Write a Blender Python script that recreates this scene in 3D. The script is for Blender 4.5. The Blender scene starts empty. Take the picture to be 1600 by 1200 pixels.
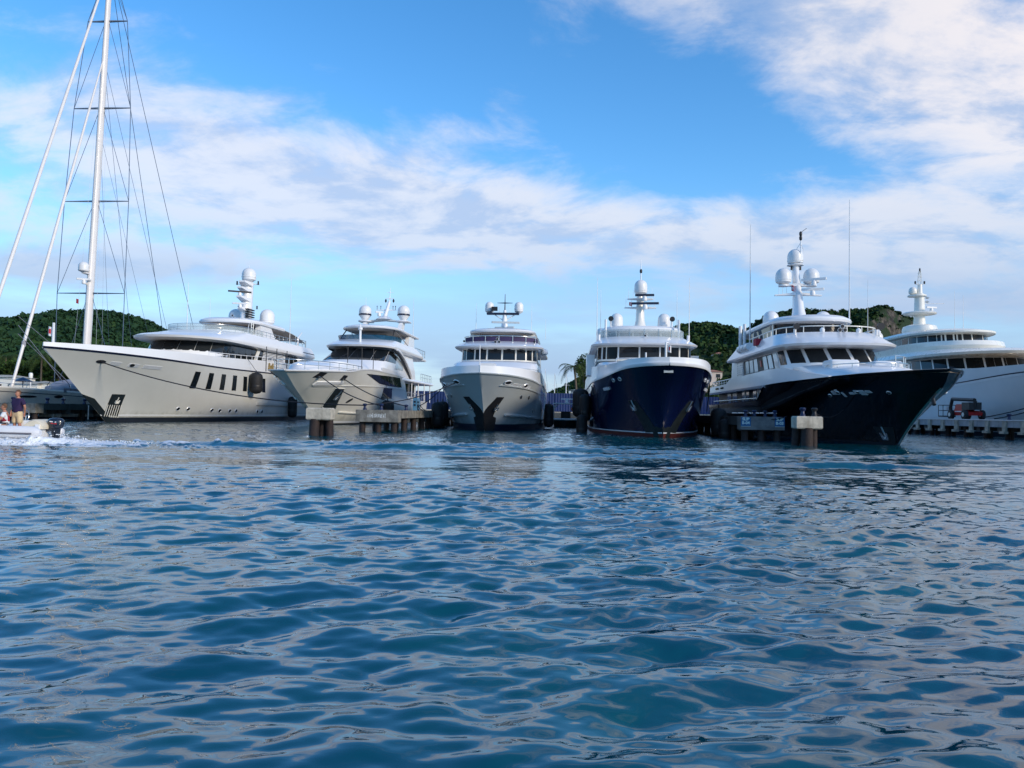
import bpy, bmesh, math, random
import numpy as np
from mathutils import Vector, Matrix
R = math.radians
SC = bpy.context.scene
COL = SC.collection
random.seed(7)
rng = np.random.default_rng(11)

# ---------------------------------------------------------------- camera
EYE = 1.5                      # eye height above the water, from a small boat
FPX = 1200.0                   # focal length in pixels of the 1600 px wide photograph
PITCH = math.atan(43.0 / FPX)  # looking a little above the horizon
ROLL = R(1.0)                  # the phone was held about one degree off level
cam_d = bpy.data.cameras.new('camera')
cam_d.sensor_width = 36.0
cam_d.lens = 36.0 * FPX / 1600.0
cam_d.clip_start = 0.1
cam_d.clip_end = 20000.0
cam = bpy.data.objects.new('camera', cam_d)
COL.objects.link(cam)
cam.matrix_world = Matrix.Translation((0, 0, EYE)) @ Matrix.Rotation(R(90) + PITCH, 4, 'X') @ Matrix.Rotation(ROLL, 4, 'Z')
SC.camera = cam

# ---------------------------------------------------------------- light
SUN_EL, SUN_AZ = R(21.0), R(128.0)      # azimuth from +Y towards +X: low, behind the camera on the right
sun_dir = Vector((math.sin(SUN_AZ) * math.cos(SUN_EL), math.cos(SUN_AZ) * math.cos(SUN_EL), math.sin(SUN_EL)))
sd = bpy.data.lights.new('sun', 'SUN')
sd.energy = 1.5
sd.angle = R(10)
sd.color = (1.0, 0.86, 0.68)
so = bpy.data.objects.new('sun', sd)
COL.objects.link(so)
so.rotation_euler = sun_dir.to_track_quat('Z', 'Y').to_euler()

SC.view_settings.view_transform = 'Standard'
SC.view_settings.look = 'None'
SC.view_settings.exposure = 0.98
SC.view_settings.gamma = 1.0
SC.view_settings.use_curve_mapping = False
SC.cycles.max_bounces = 6
SC.cycles.transparent_max_bounces = 12
SC.cycles.caustics_reflective = False
SC.cycles.caustics_refractive = False


class NT:
    """small helper to wire shader nodes"""
    def __init__(s, tree):
        s.t = tree; s.n = tree.nodes; s.l = tree.links

    def node(s, kind, **kw):
        n = s.n.new(kind)
        for k, v in kw.items():
            setattr(n, k, v)
        return n

    def put(s, sock, v):
        if isinstance(v, bpy.types.NodeSocket):
            s.l.new(v, sock)
        else:
            sock.default_value = v

    def math(s, op, a, b=0.0, c=None, clamp=False):
        n = s.node('ShaderNodeMath', operation=op, use_clamp=clamp)
        s.put(n.inputs[0], a); s.put(n.inputs[1], b)
        if c is not None:
            s.put(n.inputs[2], c)
        return n.outputs[0]

    def vmath(s, op, a, b=(0, 0, 0)):
        n = s.node('ShaderNodeVectorMath', operation=op)
        s.put(n.inputs[0], a); s.put(n.inputs[1], b)
        return n.outputs[0]

    def smooth(s, v, lo, hi, a=0.0, b=1.0):
        n = s.node('ShaderNodeMapRange', interpolation_type='SMOOTHSTEP')
        s.put(n.inputs[0], v); s.put(n.inputs[1], lo); s.put(n.inputs[2], hi); s.put(n.inputs[3], a); s.put(n.inputs[4], b)
        return n.outputs[0]

    def mix(s, f, a, b, blend='MIX'):
        n = s.node('ShaderNodeMix', data_type='RGBA', blend_type=blend)
        s.put(n.inputs[0], f); s.put(n.inputs[6], a); s.put(n.inputs[7], b)
        return n.outputs[2]

    def noise(s, vec, scale, detail=4.0, rough=0.5, dist=0.0, col=False):
        n = s.node('ShaderNodeTexNoise')
        if vec is not None:
            s.put(n.inputs['Vector'], vec)
        s.put(n.inputs['Scale'], scale); s.put(n.inputs['Detail'], detail); s.put(n.inputs['Roughness'], rough); s.put(n.inputs['Distortion'], dist)
        return n.outputs[1 if col else 0]

    def xyz(s, x, y, z):
        n = s.node('ShaderNodeCombineXYZ')
        s.put(n.inputs[0], x); s.put(n.inputs[1], y); s.put(n.inputs[2], z)
        return n.outputs[0]


# ---------------------------------------------------------------- sky: clear evening blue with a broken sheet of cloud
world = bpy.data.worlds.new('World')
SC.world = world
world.use_nodes = True
wt = NT(world.node_tree)
for n in list(wt.n):
    wt.n.remove(n)
w_out = wt.node('ShaderNodeOutputWorld')
w_bg = wt.node('ShaderNodeBackground')
w_bg.inputs['Strength'].default_value = 0.15
wt.l.new(w_bg.outputs[0], w_out.inputs[0])
sky = wt.node('ShaderNodeTexSky', sky_type='NISHITA')
sky.sun_disc = False
sky.sun_elevation = SUN_EL
sky.sun_rotation = SUN_AZ
sky.altitude = 0.0
sky.air_density = 1.0
sky.dust_density = 0.15
sky.ozone_density = 3.0
tc = wt.node('ShaderNodeTexCoord')
sep = wt.node('ShaderNodeSeparateXYZ')
wt.l.new(tc.outputs['Generated'], sep.inputs[0])
dx, dy, dz = sep.outputs
up = wt.math('MAXIMUM', dz, 0.0)
den = wt.math('ADD', up, 0.27)
cu = wt.math('DIVIDE', dx, den)
cv = wt.math('DIVIDE', dy, den)
sheet = wt.xyz(cu, cv, 0.0)                          # where the view ray meets the cloud sheet
# where the broken sheet is thick and where it opens, in directions (dx/dy, dz/dy) of the northern half of the sky
ady = wt.math('MAXIMUM', dy, 0.05)
ax_ = wt.math('DIVIDE', dx, ady)
az_ = wt.math('DIVIDE', up, ady)
front = wt.smooth(dy, 0.15, 0.5)


def lobe(cx, cz, rx, rz, amp, tilt=0.0):
    c, s = math.cos(tilt), math.sin(tilt)
    a = wt.math('SUBTRACT', ax_, cx); b = wt.math('SUBTRACT', az_, cz)
    p = wt.math('ADD', wt.math('MULTIPLY', a, c / rx), wt.math('MULTIPLY', b, s / rx))
    q = wt.math('ADD', wt.math('MULTIPLY', a, -s / rz), wt.math('MULTIPLY', b, c / rz))
    e = wt.math('ADD', wt.math('MULTIPLY', p, p), wt.math('MULTIPLY', q, q))
    g = wt.math('POWER', 2.71828, wt.math('MULTIPLY', e, -1.0))
    return wt.math('MULTIPLY', g, amp)


SKY_LOBES = [  # cx, cz, rx, rz, amp, tilt
    (-0.34, 0.33, 0.34, 0.085, 0.25, -0.28),
    (-0.62, 0.33, 0.24, 0.14, 0.15, -0.2),
    (-0.08, 0.245, 0.42, 0.065, 0.18, -0.03),
    (0.22, 0.225, 0.42, 0.055, 0.10, 0.0),
    (0.52, 0.49, 0.40, 0.13, 0.30, -0.30),
    (0.72, 0.40, 0.22, 0.12, 0.18, 0.0),
    (0.0, 0.44, 0.07, 0.05, 0.17, 0.6),
    (0.52, 0.25, 0.32, 0.08, 0.20, 0.0),
    (-0.55, 0.180, 0.30, 0.024, 0.26, 0.0),
    (0.10, 0.140, 0.70, 0.018, 0.08, 0.0),
    (0.55, 0.155, 0.35, 0.03, 0.12, 0.0),
    (-0.20, 0.52, 0.34, 0.07, -0.20, -0.25),
    (0.18, 0.40, 0.20, 0.08, -0.20, -0.3),
    (-0.15, 0.155, 0.45, 0.030, -0.14, 0.0),
    (0.20, 0.08, 1.2, 0.035, -0.12, 0.0),
]
bias = None
for a in SKY_LOBES:
    l_ = lobe(*a)
    bias = l_ if bias is None else wt.math('ADD', bias, l_)
bias = wt.math('MULTIPLY', bias, front)


def cloud(vec):
    warp = wt.noise(vec, 1.3, 2.0, 0.5, 0.0, col=True)
    vec2 = wt.vmath('ADD', vec, wt.vmath('MULTIPLY', wt.vmath('SUBTRACT', warp, (0.5, 0.5, 0.5)), (0.30, 0.30, 0.0)))
    big = wt.noise(vec2, 1.1, 3.0, 0.55)
    fine = wt.noise(wt.vmath('MULTIPLY', vec2, (1.0, 1.35, 1.0)), 4.6, 9.0, 0.62, 0.25)
    return wt.math('ADD', wt.math('MULTIPLY', big, 0.55), wt.math('MULTIPLY', fine, 0.50))


d0 = cloud(sheet)
d1 = cloud(wt.vmath('ADD', sheet, (0.10, -0.08, 0.0)))      # a step towards the sun
dens = wt.math('ADD', d0, bias)
cover = wt.smooth(dens, 0.535, 0.82)
cover = wt.math('POWER', cover, 0.9)
lit = wt.smooth(wt.math('SUBTRACT', d0, d1), -0.11, 0.055)
thick = wt.smooth(dens, 0.62, 0.95)
lit = wt.math('SUBTRACT', lit, wt.math('MULTIPLY', thick, 0.15))
lowfade = wt.smooth(az_, 0.13, 0.24)
lit = wt.math('MULTIPLY', lit, wt.math('ADD', wt.math('MULTIPLY', lowfade, 0.55), 0.45))
c_shadow = (1.85, 2.15, 2.80, 1)
c_lit = (3.1, 3.05, 3.15, 1)
warm = wt.math('MULTIPLY', lobe(0.72, 0.52, 0.34, 0.22, 1.0), front, clamp=True)
ccol = wt.mix(lit, c_shadow, wt.mix(warm, c_lit, (4.0, 3.55, 3.25, 1)))
# the sky's own colour, a touch more saturated as the phone renders it
hs = wt.node('ShaderNodeHueSaturation')
hs.inputs['Saturation'].default_value = 1.26
hs.inputs['Value'].default_value = 0.84
wt.l.new(sky.outputs[0], hs.inputs['Color'])
final = wt.mix(wt.math('MULTIPLY', cover, 0.80), hs.outputs[0], ccol)
# thin blue-grey haze bank lying on the horizon all round
bank = wt.math('MULTIPLY', wt.smooth(dz, 0.03, 0.30, 1.0, 0.0), wt.smooth(wt.noise(wt.xyz(wt.math('MULTIPLY', dx, 2.2), wt.math('MULTIPLY', dy, 2.2), wt.math('MULTIPLY', dz, 16.0)), 1.5, 5.0, 0.55), 0.25, 0.62, 0.60, 0.95))
final = wt.mix(bank, final, (1.22, 1.72, 2.60, 1))
wt.l.new(final, w_bg.inputs['Color'])

# ================================================================ materials
MATS = {}


def mat(name, col, rough=0.4, metal=0.0, coat=0.0, var=0.06, vscale=1.5, bump=0.0, bscale=20.0, spec=0.5, streak=0.0, trans=0.0, alpha=1.0, stain=0.0, rnd=0.0):
    """painted or natural surface: base colour with a little procedural variation, stains and relief"""
    if name in MATS:
        return MATS[name]
    m = bpy.data.materials.new(name)
    m.use_nodes = True
    t = NT(m.node_tree)
    b = t.n['Principled BSDF']
    b.inputs['Roughness'].default_value = rough
    b.inputs['Metallic'].default_value = metal
    b.inputs['Coat Weight'].default_value = coat
    b.inputs['Coat Roughness'].default_value = 0.06
    b.inputs['Specular IOR Level'].default_value = spec
    if trans:
        b.inputs['Transmission Weight'].default_value = trans
    if alpha < 1:
        b.inputs['Alpha'].default_value = alpha
    geo = t.node('ShaderNodeNewGeometry')
    pos = geo.outputs['Position']
    n1 = t.noise(pos, vscale, 5.0, 0.6)
    f = t.smooth(n1, 0.25, 0.75, 1.0 - var, 1.0 + var)
    c = t.vmath('MULTIPLY', (col[0], col[1], col[2]), t.xyz(f, f, f))
    if streak:
        sv = t.vmath('MULTIPLY', pos, (2.2, 2.2, 0.16))
        sn = t.smooth(t.noise(sv, 1.6, 6.0, 0.65), 0.5, 0.8)
        c = t.mix(t.math('MULTIPLY', sn, streak), c, (col[0] * 0.45, col[1] * 0.40, col[2] * 0.33, 1))
    if rnd:      # each pane a little different: blinds, interior, tint
        oi = t.node('ShaderNodeObjectInfo')
        f_ = t.math('POWER', oi.outputs['Random'], 3.0)
        c = t.mix(t.math('MULTIPLY', f_, rnd), c, (0.16, 0.17, 0.17, 1))
    if stain:    # salt and weed line just above the water
        sp = t.node('ShaderNodeSeparateXYZ'); t.l.new(pos, sp.inputs[0])
        lo = t.smooth(t.math('ADD', sp.outputs[2], t.math('MULTIPLY', t.noise(t.vmath('MULTIPLY', pos, (1, 1, .25)), 1.8, 5.0, .65), -1.2)), -.35, .55, 1.0, 0.0)
        c = t.mix(t.math('MULTIPLY', lo, stain), c, (0.16, 0.15, 0.10, 1))
    t.l.new(c, b.inputs['Base Color'])
    rn = t.smooth(t.noise(pos, vscale * 3.1, 4.0, 0.6), 0.3, 0.7, max(0.0, rough - 0.015), min(1.0, rough + 0.02))
    t.l.new(rn, b.inputs['Roughness'])
    if bump:
        bn = t.node('ShaderNodeBump')
        bn.inputs['Strength'].default_value = bump
        bn.inputs['Distance'].default_value = 0.05
        t.l.new(t.noise(pos, bscale, 6.0, 0.6), bn.inputs['Height'])
        t.l.new(bn.outputs[0], b.inputs['Normal'])
    MATS[name] = m
    return m


WHITE = mat('white_gelcoat', (0.80, 0.80, 0.80), 0.25, coat=0.3, var=0.015, vscale=0.7, streak=0.02)
CREAM = mat('cream_gelcoat', (0.82, 0.79, 0.71), 0.28, coat=0.25, var=0.015, vscale=0.7, streak=0.02)
SILVER = mat('silver_hull_paint', (0.65, 0.645, 0.60), 0.22, coat=0.4, var=0.03, vscale=0.5, streak=0.03, stain=0.45)
SILVERB = mat('blue_grey_hull_paint', (0.47, 0.51, 0.52), 0.2, coat=0.4, var=0.03, vscale=0.5, streak=0.03, stain=0.45)
IVORY = mat('ivory_hull_paint', (0.73, 0.715, 0.65), 0.22, coat=0.4, var=0.03, vscale=0.5, streak=0.03, stain=0.45)
NAVY = mat('navy_hull_paint', (0.003, 0.006, 0.034), 0.10, coat=0.25, spec=0.4, var=0.08, vscale=0.5)
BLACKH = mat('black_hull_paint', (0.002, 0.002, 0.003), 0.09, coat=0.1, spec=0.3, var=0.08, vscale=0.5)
BOOT = mat('dark_antifouling', (0.012, 0.016, 0.026), 0.55, var=0.2)
REDB = mat('red_antifouling', (0.10, 0.014, 0.010), 0.6, var=0.25, vscale=3)
LINE = mat('navy_line_paint', (0.006, 0.008, 0.03), 0.3)
GLASS = mat('dark_tinted_glass', (0.008, 0.011, 0.014), 0.04, var=0.2, vscale=0.8, spec=0.4, rnd=0.10)
GLASSB = mat('blue_tinted_screen', (0.02, 0.09, 0.16), 0.05, var=0.1, spec=0.8, alpha=0.72)
GLASSC = mat('clear_deck_screen', (0.55, 0.62, 0.62), 0.06, var=0.05, alpha=0.35)
STEEL = mat('stainless_steel', (0.62, 0.62, 0.61), 0.22, metal=0.9, var=0.05)
DECK = mat('teak_deck', (0.34, 0.25, 0.16), 0.7, var=0.2, vscale=6)
DARK = mat('black_fitting', (0.012, 0.012, 0.014), 0.5, var=0.2)
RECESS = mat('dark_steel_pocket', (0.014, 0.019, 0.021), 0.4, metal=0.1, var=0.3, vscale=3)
RUBBER = mat('black_rubber', (0.010, 0.010, 0.011), 0.7, var=0.3, vscale=5, bump=0.2)
DOME = mat('radome_plastic', (0.78, 0.78, 0.77), 0.35, var=0.03, streak=0.02)
CANVAS = mat('beige_awning', (0.34, 0.31, 0.28), 0.8, var=0.08)
UNDER = mat('grey_headliner', (0.36, 0.34, 0.32), 0.7, var=0.05)
GOLD = mat('gold_letters', (0.55, 0.36, 0.09), 0.35, metal=0.5)
PURPLE = mat('dark_purple_canvas', (0.035, 0.02, 0.075), 0.7, var=0.2)
CONC = mat('dock_concrete', (0.20, 0.19, 0.165), 0.85, var=0.45, vscale=2.2, bump=0.5, bscale=9, streak=0.85)
CONCP = mat('pale_dock_concrete', (0.46, 0.42, 0.34), 0.85, var=0.3, vscale=2.5, bump=0.5, bscale=9, streak=0.8)
CONCD = mat('dark_dock_concrete', (0.06, 0.066, 0.066), 0.6, var=0.4, vscale=1.5, bump=0.4, bscale=7, streak=0.6)  # very dark concrete for quay wall, cross beams and slip-pier sides
PILE = mat('rusty_shaded_pile', (0.022, 0.012, 0.010), 0.75, var=0.5, vscale=3, bump=0.6, bscale=12, streak=0.5)  # dark rust, deepened in colour for the shade under the piers
BLUESHED = mat('blue_sheeting', (0.004, 0.026, 0.12), 0.6, var=0.12, vscale=0.4)
BLUEBOL = mat('blue_bollard_paint', (0.008, 0.016, 0.06), 0.4, var=0.25, vscale=5)
PLATE = mat('polished_plate', (0.74, 0.75, 0.76), 0.25, metal=0.25, var=0.08, vscale=6)  # bright metal sheen put into a pale, mostly non-metal colour
ROPE = mat('dark_rope', (0.014, 0.015, 0.022), 0.85, var=0.2, vscale=20)
ROPEW = mat('grey_rigging', (0.10, 0.14, 0.20), 0.4, metal=0.4)
SPAR = mat('white_spar_paint', (0.78, 0.74, 0.70), 0.3, coat=0.2, var=0.04)
COVER = mat('grey_boat_cover', (0.33, 0.33, 0.37), 0.8, var=0.12, vscale=1.5)
COVERD = mat('dark_grey_cover_panel', (0.16, 0.15, 0.17), 0.8, var=0.12, vscale=1.5)
REDP = mat('red_machine_paint', (0.45, 0.016, 0.012), 0.4, var=0.2, vscale=3)
SKIN = mat('skin', (0.42, 0.19, 0.12), 0.55, var=0.12, vscale=15)
HAIR = mat('brown_hair', (0.12, 0.06, 0.03), 0.8, var=0.4, vscale=40)
SHIRT = mat('dark_navy_shirt', (0.022, 0.010, 0.055), 0.85, var=0.25, vscale=9)
SHORTS = mat('sand_shorts', (0.62, 0.47, 0.27), 0.85, var=0.12, vscale=9)
REDV = mat('red_vest', (0.30, 0.012, 0.030), 0.8, var=0.2, vscale=9)
WSHIRT = mat('white_shirt', (0.72, 0.72, 0.72), 0.85, var=0.1, vscale=9)
TUBE = mat('white_inflatable_fabric', (0.70, 0.71, 0.74), 0.5, var=0.06)
MOTOR = mat('dark_outboard_cowl', (0.012, 0.018, 0.032), 0.25, coat=0.4, var=0.1)
ORANGE = mat('orange_plastic', (0.75, 0.16, 0.04), 0.5)
SIGNB = mat('blue_sign', (0.006, 0.085, 0.22), 0.5, var=0.15, vscale=4)
SIGNW = mat('sign_lettering', (0.55, 0.72, 0.66), 0.5, var=0.12, vscale=14)
FADED = mat('faded_white_paint', (0.55, 0.57, 0.56), 0.8, var=0.5, vscale=8)
BARK = mat('palm_bark', (0.13, 0.10, 0.07), 0.9, var=0.3, vscale=4, bump=0.5)
HOUSEW = mat('pale_plaster', (0.62, 0.52, 0.44), 0.85, var=0.1, vscale=0.5, streak=0.15)
ROOFT = mat('clay_roof', (0.40, 0.17, 0.10), 0.85, var=0.2, vscale=2)
FLAGR = mat('red_flag_cloth', (0.5, 0.03, 0.04), 0.8)
FLAGW = mat('white_flag_cloth', (0.7, 0.7, 0.7), 0.8)


# ================================================================ mesh helpers
class MB:
    """collects shapes and links them as one mesh object"""
    def __init__(s):
        s.v = []; s.f = []

    def add(s, vs, fs):
        o = len(s.v)
        s.v.extend([tuple(map(float, p)) for p in vs])
        s.f.extend([tuple(i + o for i in f) for f in fs])
        return s

    def box(s, x0, x1, y0, y1, z0, z1):
        vs = [(x0, y0, z0), (x1, y0, z0), (x1, y1, z0), (x0, y1, z0), (x0, y0, z1), (x1, y0, z1), (x1, y1, z1), (x0, y1, z1)]
        return s.add(vs, [(0, 3, 2, 1), (4, 5, 6, 7), (0, 1, 5, 4), (1, 2, 6, 5), (2, 3, 7, 6), (3, 0, 4, 7)])

    def tube(s, pts, r, n=8, cap=True, r1=None):
        """round bar along a polyline; r may be a list of radii"""
        pts = [Vector(p) for p in pts]
        m = len(pts)
        if isinstance(r, (int, float)):
            rr = [r + ((r1 if r1 is not None else r) - r) * i / (m - 1) for i in range(m)]
        else:
            rr = r
        rings = []
        prev = None
        for i, p in enumerate(pts):
            d = (pts[min(i + 1, m - 1)] - pts[max(i - 1, 0)])
            if d.length < 1e-9:
                d = Vector((0, 0, 1))
            d.normalize()
            if prev is None:
                a = d.cross(Vector((0, 0, 1)) if abs(d.z) < 0.9 else Vector((1, 0, 0))).normalized()
            else:
                a = (prev - d * prev.dot(d))
                a = a.normalized() if a.length > 1e-6 else d.orthogonal().normalized()
            prev = a
            b = d.cross(a)
            rings.append([p + (a * math.cos(2 * math.pi * k / n) + b * math.sin(2 * math.pi * k / n)) * rr[i] for k in range(n)])
        return s.loft(rings, cap=cap)

    def loft(s, rings, cap=True, closed=True):
        n = len(rings[0]); o = 0
        vs = [p for r in rings for p in r]
        fs = []
        for i in range(len(rings) - 1):
            for k in range(n if closed else n - 1):
                a, b = i * n + k, i * n + (k + 1) % n
                fs.append((a, b, b + n, a + n))
        if cap:
            fs.append(tuple(range(n - 1, -1, -1)))
            fs.append(tuple(range((len(rings) - 1) * n, len(rings) * n)))
        return s.add(vs, fs)

    def lathe(s, prof, c=(0, 0, 0), n=20, squash=1.0):
        """prof: (radius, z) from bottom to top, turned about the vertical through c"""
        rings = [[(c[0] + r * math.cos(2 * math.pi * k / n), c[1] + squash * r * math.sin(2 * math.pi * k / n), c[2] + z) for k in range(n)] for r, z in prof]
        return s.loft(rings)

    def grid(s, P, closed_u=False):
        """P: 2-D list of points"""
        nu, nv = len(P), len(P[0])
        vs = [p for row in P for p in row]
        fs = []
        for i in range(nu - 1):
            for j in range(nv - 1):
                a = i * nv + j
                fs.append((a, a + 1, a + nv + 1, a + nv))
        return s.add(vs, fs)

    def slab(s, P, N, th):
        """a sheet P (2-D list) given thickness th against its normals N"""
        Q = [[Vector(p) - Vector(n) * th for p, n in zip(pr, nr)] for pr, nr in zip(P, N)]
        nu, nv = len(P), len(P[0])
        vs = [p for row in P for p in row] + [p for row in Q for p in row]
        o = nu * nv
        fs = []
        for i in range(nu - 1):
            for j in range(nv - 1):
                a = i * nv + j
                fs.append((a, a + 1, a + nv + 1, a + nv))
                fs.append((o + a, o + a + nv, o + a + nv + 1, o + a + 1))
        def rim(l):
            for a, b in zip(l[:-1], l[1:]):
                fs.append((a, o + a, o + b, b))
        rim([j for j in range(nv)]); rim([(nu - 1) * nv + j for j in range(nv)][::-1])
        rim([i * nv for i in range(nu)][::-1]); rim([i * nv + nv - 1 for i in range(nu)])
        return s.add(vs, fs)

    def build(s, name, m, parent=None, smooth=40, fix=True):
        me = bpy.data.meshes.new(name)
        me.from_pydata(s.v, [], s.f)
        if fix:
            bm = bmesh.new(); bm.from_mesh(me)
            bmesh.ops.remove_doubles(bm, verts=bm.verts, dist=1e-5)
            bmesh.ops.recalc_face_normals(bm, faces=bm.faces)
            bm.to_mesh(me); bm.free()
        if smooth:
            me.polygons.foreach_set('use_smooth', [True] * len(me.polygons))
            me.set_sharp_from_angle(angle=R(smooth))
        me.materials.append(m)
        o = bpy.data.objects.new(name, me)
        COL.objects.link(o)
        o.parent = parent
        return o


def tag(o, label=None, cat=None, group=None, kind=None):
    if label: o['label'] = label
    if cat: o['category'] = cat
    if group: o['group'] = group
    if kind: o['kind'] = kind
    return o


def empty(name, loc=(0, 0, 0), rz=0.0, label=None, cat=None, group=None):
    o = bpy.data.objects.new(name, None)
    COL.objects.link(o)
    o.location = loc
    o.rotation_euler = (0, 0, rz)
    o.empty_display_size = 0.5
    return tag(o, label, cat, group)


def text_mesh(name, body, size, m, parent, shear=0.0, depth=0.004, matrix=None, bold=0.0):
    cu = bpy.data.curves.new(name, 'FONT')
    cu.body = body; cu.size = size; cu.extrude = depth; cu.align_x = 'CENTER'; cu.align_y = 'CENTER'; cu.shear = shear; cu.offset = bold
    tmp = bpy.data.objects.new(name + '_tmp', cu)
    COL.objects.link(tmp)
    dg = bpy.context.evaluated_depsgraph_get()
    me = bpy.data.meshes.new_from_object(tmp.evaluated_get(dg))
    bpy.data.objects.remove(tmp)
    me.name = name
    me.materials.clear(); me.materials.append(m)
    o = bpy.data.objects.new(name, me)
    COL.objects.link(o)
    o.parent = parent
    if matrix is not None:
        o.matrix_local = matrix
    return o


def curve(tab):
    """monotone smooth interpolation through (x, y) knots"""
    x = np.array([p[0] for p in tab], float); y = np.array([p[1] for p in tab], float)
    h = np.diff(x); d = np.diff(y) / h
    m = np.empty_like(y)
    m[0], m[-1] = d[0], d[-1]
    for i in range(1, len(x) - 1):
        m[i] = 0 if d[i - 1] * d[i] <= 0 else 2 * d[i - 1] * d[i] / (d[i - 1] + d[i])
    def f(q):
        if q <= x[0]: return float(y[0])
        if q >= x[-1]: return float(y[-1])
        i = int(np.searchsorted(x, q) - 1)
        t = (q - x[i]) / h[i]
        return float((2*t**3-3*t*t+1)*y[i] + (t**3-2*t*t+t)*h[i]*m[i] + (-2*t**3+3*t*t)*y[i+1] + (t**3-t*t)*h[i]*m[i+1])
    return f


def lin(tab):
    xs = [p[0] for p in tab]; ys = [p[1] for p in tab]
    return lambda q: float(np.interp(q, xs, ys))


# ================================================================ hulls.  local axes of a vessel: x = athwart (right in the picture), y = aft, z = up
class Hull:
    def __init__(s, L, stem, sheer, deckplan, wlplan, flare=1.5, zb=-0.7):
        s.L = L; s.zb = zb; s.k = flare
        s.zs = curve(sheer)
        zt = sheer[0][1]
        s.s0 = curve([((z - zb) / (zt - zb), q) for z, q in stem])
        s.pd = curve(deckplan); s.pw = curve(wlplan)
        s.tip = s.s0(1.0)

    def hb(s, q, v):
        d = max(0.0, q - s.s0(min(1.0, v)))
        w = max(0.0, min(1.0, v)) ** s.k
        return s.pw(d) * (1 - w) + s.pd(d) * w

    def v(s, q, z):
        return (z - s.zb) / (s.zs(q) - s.zb)

    def pt(s, q, z, side, off=0.0):
        p = Vector((side * s.hb(q, s.v(q, z)), q, z))
        if off:
            p += s.nrm(q, z, side) * off
        return p

    def nrm(s, q, z, side):
        e = 0.08
        a = s.pt(q + e, z, side) - s.pt(q - e, z, side)
        b = s.pt(q, z + e, side) - s.pt(q, z - e, side)
        n = a.cross(b)
        if n.x * side < 0: n = -n
        if n.length < 1e-9: return Vector((side, 0, 0))
        return n.normalized()

    def mesh(s, name, m, parent, nu=44, nv=14):
        mb = MB()
        for side in (-1, 1):
            P = []
            for i in range(nu + 1):
                u = (i / nu) ** 1.7
                row = []
                for j in range(nv + 1):
                    v = j / nv
                    q0 = s.s0(v); q = q0 + (s.L - q0) * u
                    row.append((side * s.hb(q, v), q, s.zb + v * (s.zs(q) - s.zb)))
                P.append(row)
            mb.grid(P)
        # transom
        T = []
        for j in range(nv + 1):
            v = j / nv
            z = s.zb + v * (s.zs(s.L) - s.zb); b = s.hb(s.L, v)
            T.append([(-b, s.L, z), (b, s.L, z)])
        mb.grid(T)
        return mb.build(name, m, parent, 30)

    def strip(s, name, m, parent, z0, z1, q0=None, q1=None, off=0.012, n=60, nv=2, sides=(-1, 1)):
        """a band painted or fixed along the topsides between heights z0(q) and z1(q)"""
        if not callable(z0): c0 = z0; z0 = lambda q: c0
        if not callable(z1): c1 = z1; z1 = lambda q: c1
        mb = MB()
        for side in sides:
            P = []; N = []
            for i in range(n + 1):
                row = []; nr = []
                for j in range(nv + 1):
                    u = (i / n) ** 1.5
                    qa = q0
                    if qa is None:
                        zz = z0(s.tip) * (1 - j / nv) + z1(s.tip) * j / nv
                        qa = s.s0(max(0, min(1, s.v(s.tip, zz)))) + 0.002
                    q = qa + ((q1 if q1 is not None else s.L) - qa) * u
                    z = z0(q) * (1 - j / nv) + z1(q) * j / nv
                    row.append(s.pt(q, z, side, off)); nr.append(s.nrm(q, z, side))
                P.append(row); N.append(nr)
            mb.slab(P, N, off + 0.02)
        return mb.build(name, m, parent, 30)

    def patch(s, name, m, parent, quad, side, off=0.02, nu=6, nv=4, th=None):
        """a panel on the topsides; quad = four (q, z) corners: low-fore, low-aft, high-aft, high-fore"""
        a, b, c, d = quad
        P = []; N = []
        for i in range(nu + 1):
            u = i / nu; row = []; nr = []
            for j in range(nv + 1):
                v = j / nv
                q = (a[0] * (1 - u) + b[0] * u) * (1 - v) + (d[0] * (1 - u) + c[0] * u) * v
                z = (a[1] * (1 - u) + b[1] * u) * (1 - v) + (d[1] * (1 - u) + c[1] * u) * v
                row.append(s.pt(q, z, side, off)); nr.append(s.nrm(q, z, side))
            P.append(row); N.append(nr)
        return MB().slab(P, N, th if th else off + 0.02).build(name, m, parent, 30)

    def disc(s, name, m, parent, q, z, side, ra, rb, off=0.02, tilt=0.0, n=14):
        """an oval fitting (port, fairlead) on the topsides"""
        c = s.pt(q, z, side); nn = s.nrm(q, z, side)
        a = (s.pt(q + .1, z, side) - s.pt(q - .1, z, side)).normalized(); b = nn.cross(a).normalized()
        if b.z < 0: b = -b
        r0 = []; r1 = []
        for k in range(n):
            t = 2 * math.pi * k / n
            x, y = ra * math.cos(t), rb * math.sin(t)
            x, y = x * math.cos(tilt) - y * math.sin(tilt), x * math.sin(tilt) + y * math.cos(tilt)
            r0.append(c + a * x + b * y - nn * 0.03); r1.append(c + a * x + b * y + nn * off)
        return MB().loft([r0, r1]).build(name, m, parent, 30)

    def ring(s, name, m, parent, q, z, side, ra, rb, w=0.04, off=0.03, n=16):
        c = s.pt(q, z, side); nn = s.nrm(q, z, side)
        a = (s.pt(q + .1, z, side) - s.pt(q - .1, z, side)).normalized(); b = nn.cross(a).normalized()
        pts = [c + a * ra * math.cos(2*math.pi*k/n) + b * rb * math.sin(2*math.pi*k/n) + nn * off * .5 for k in range(n + 1)]
        return MB().tube(pts, w, 5, cap=False).build(name, m, parent, 60)

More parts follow.
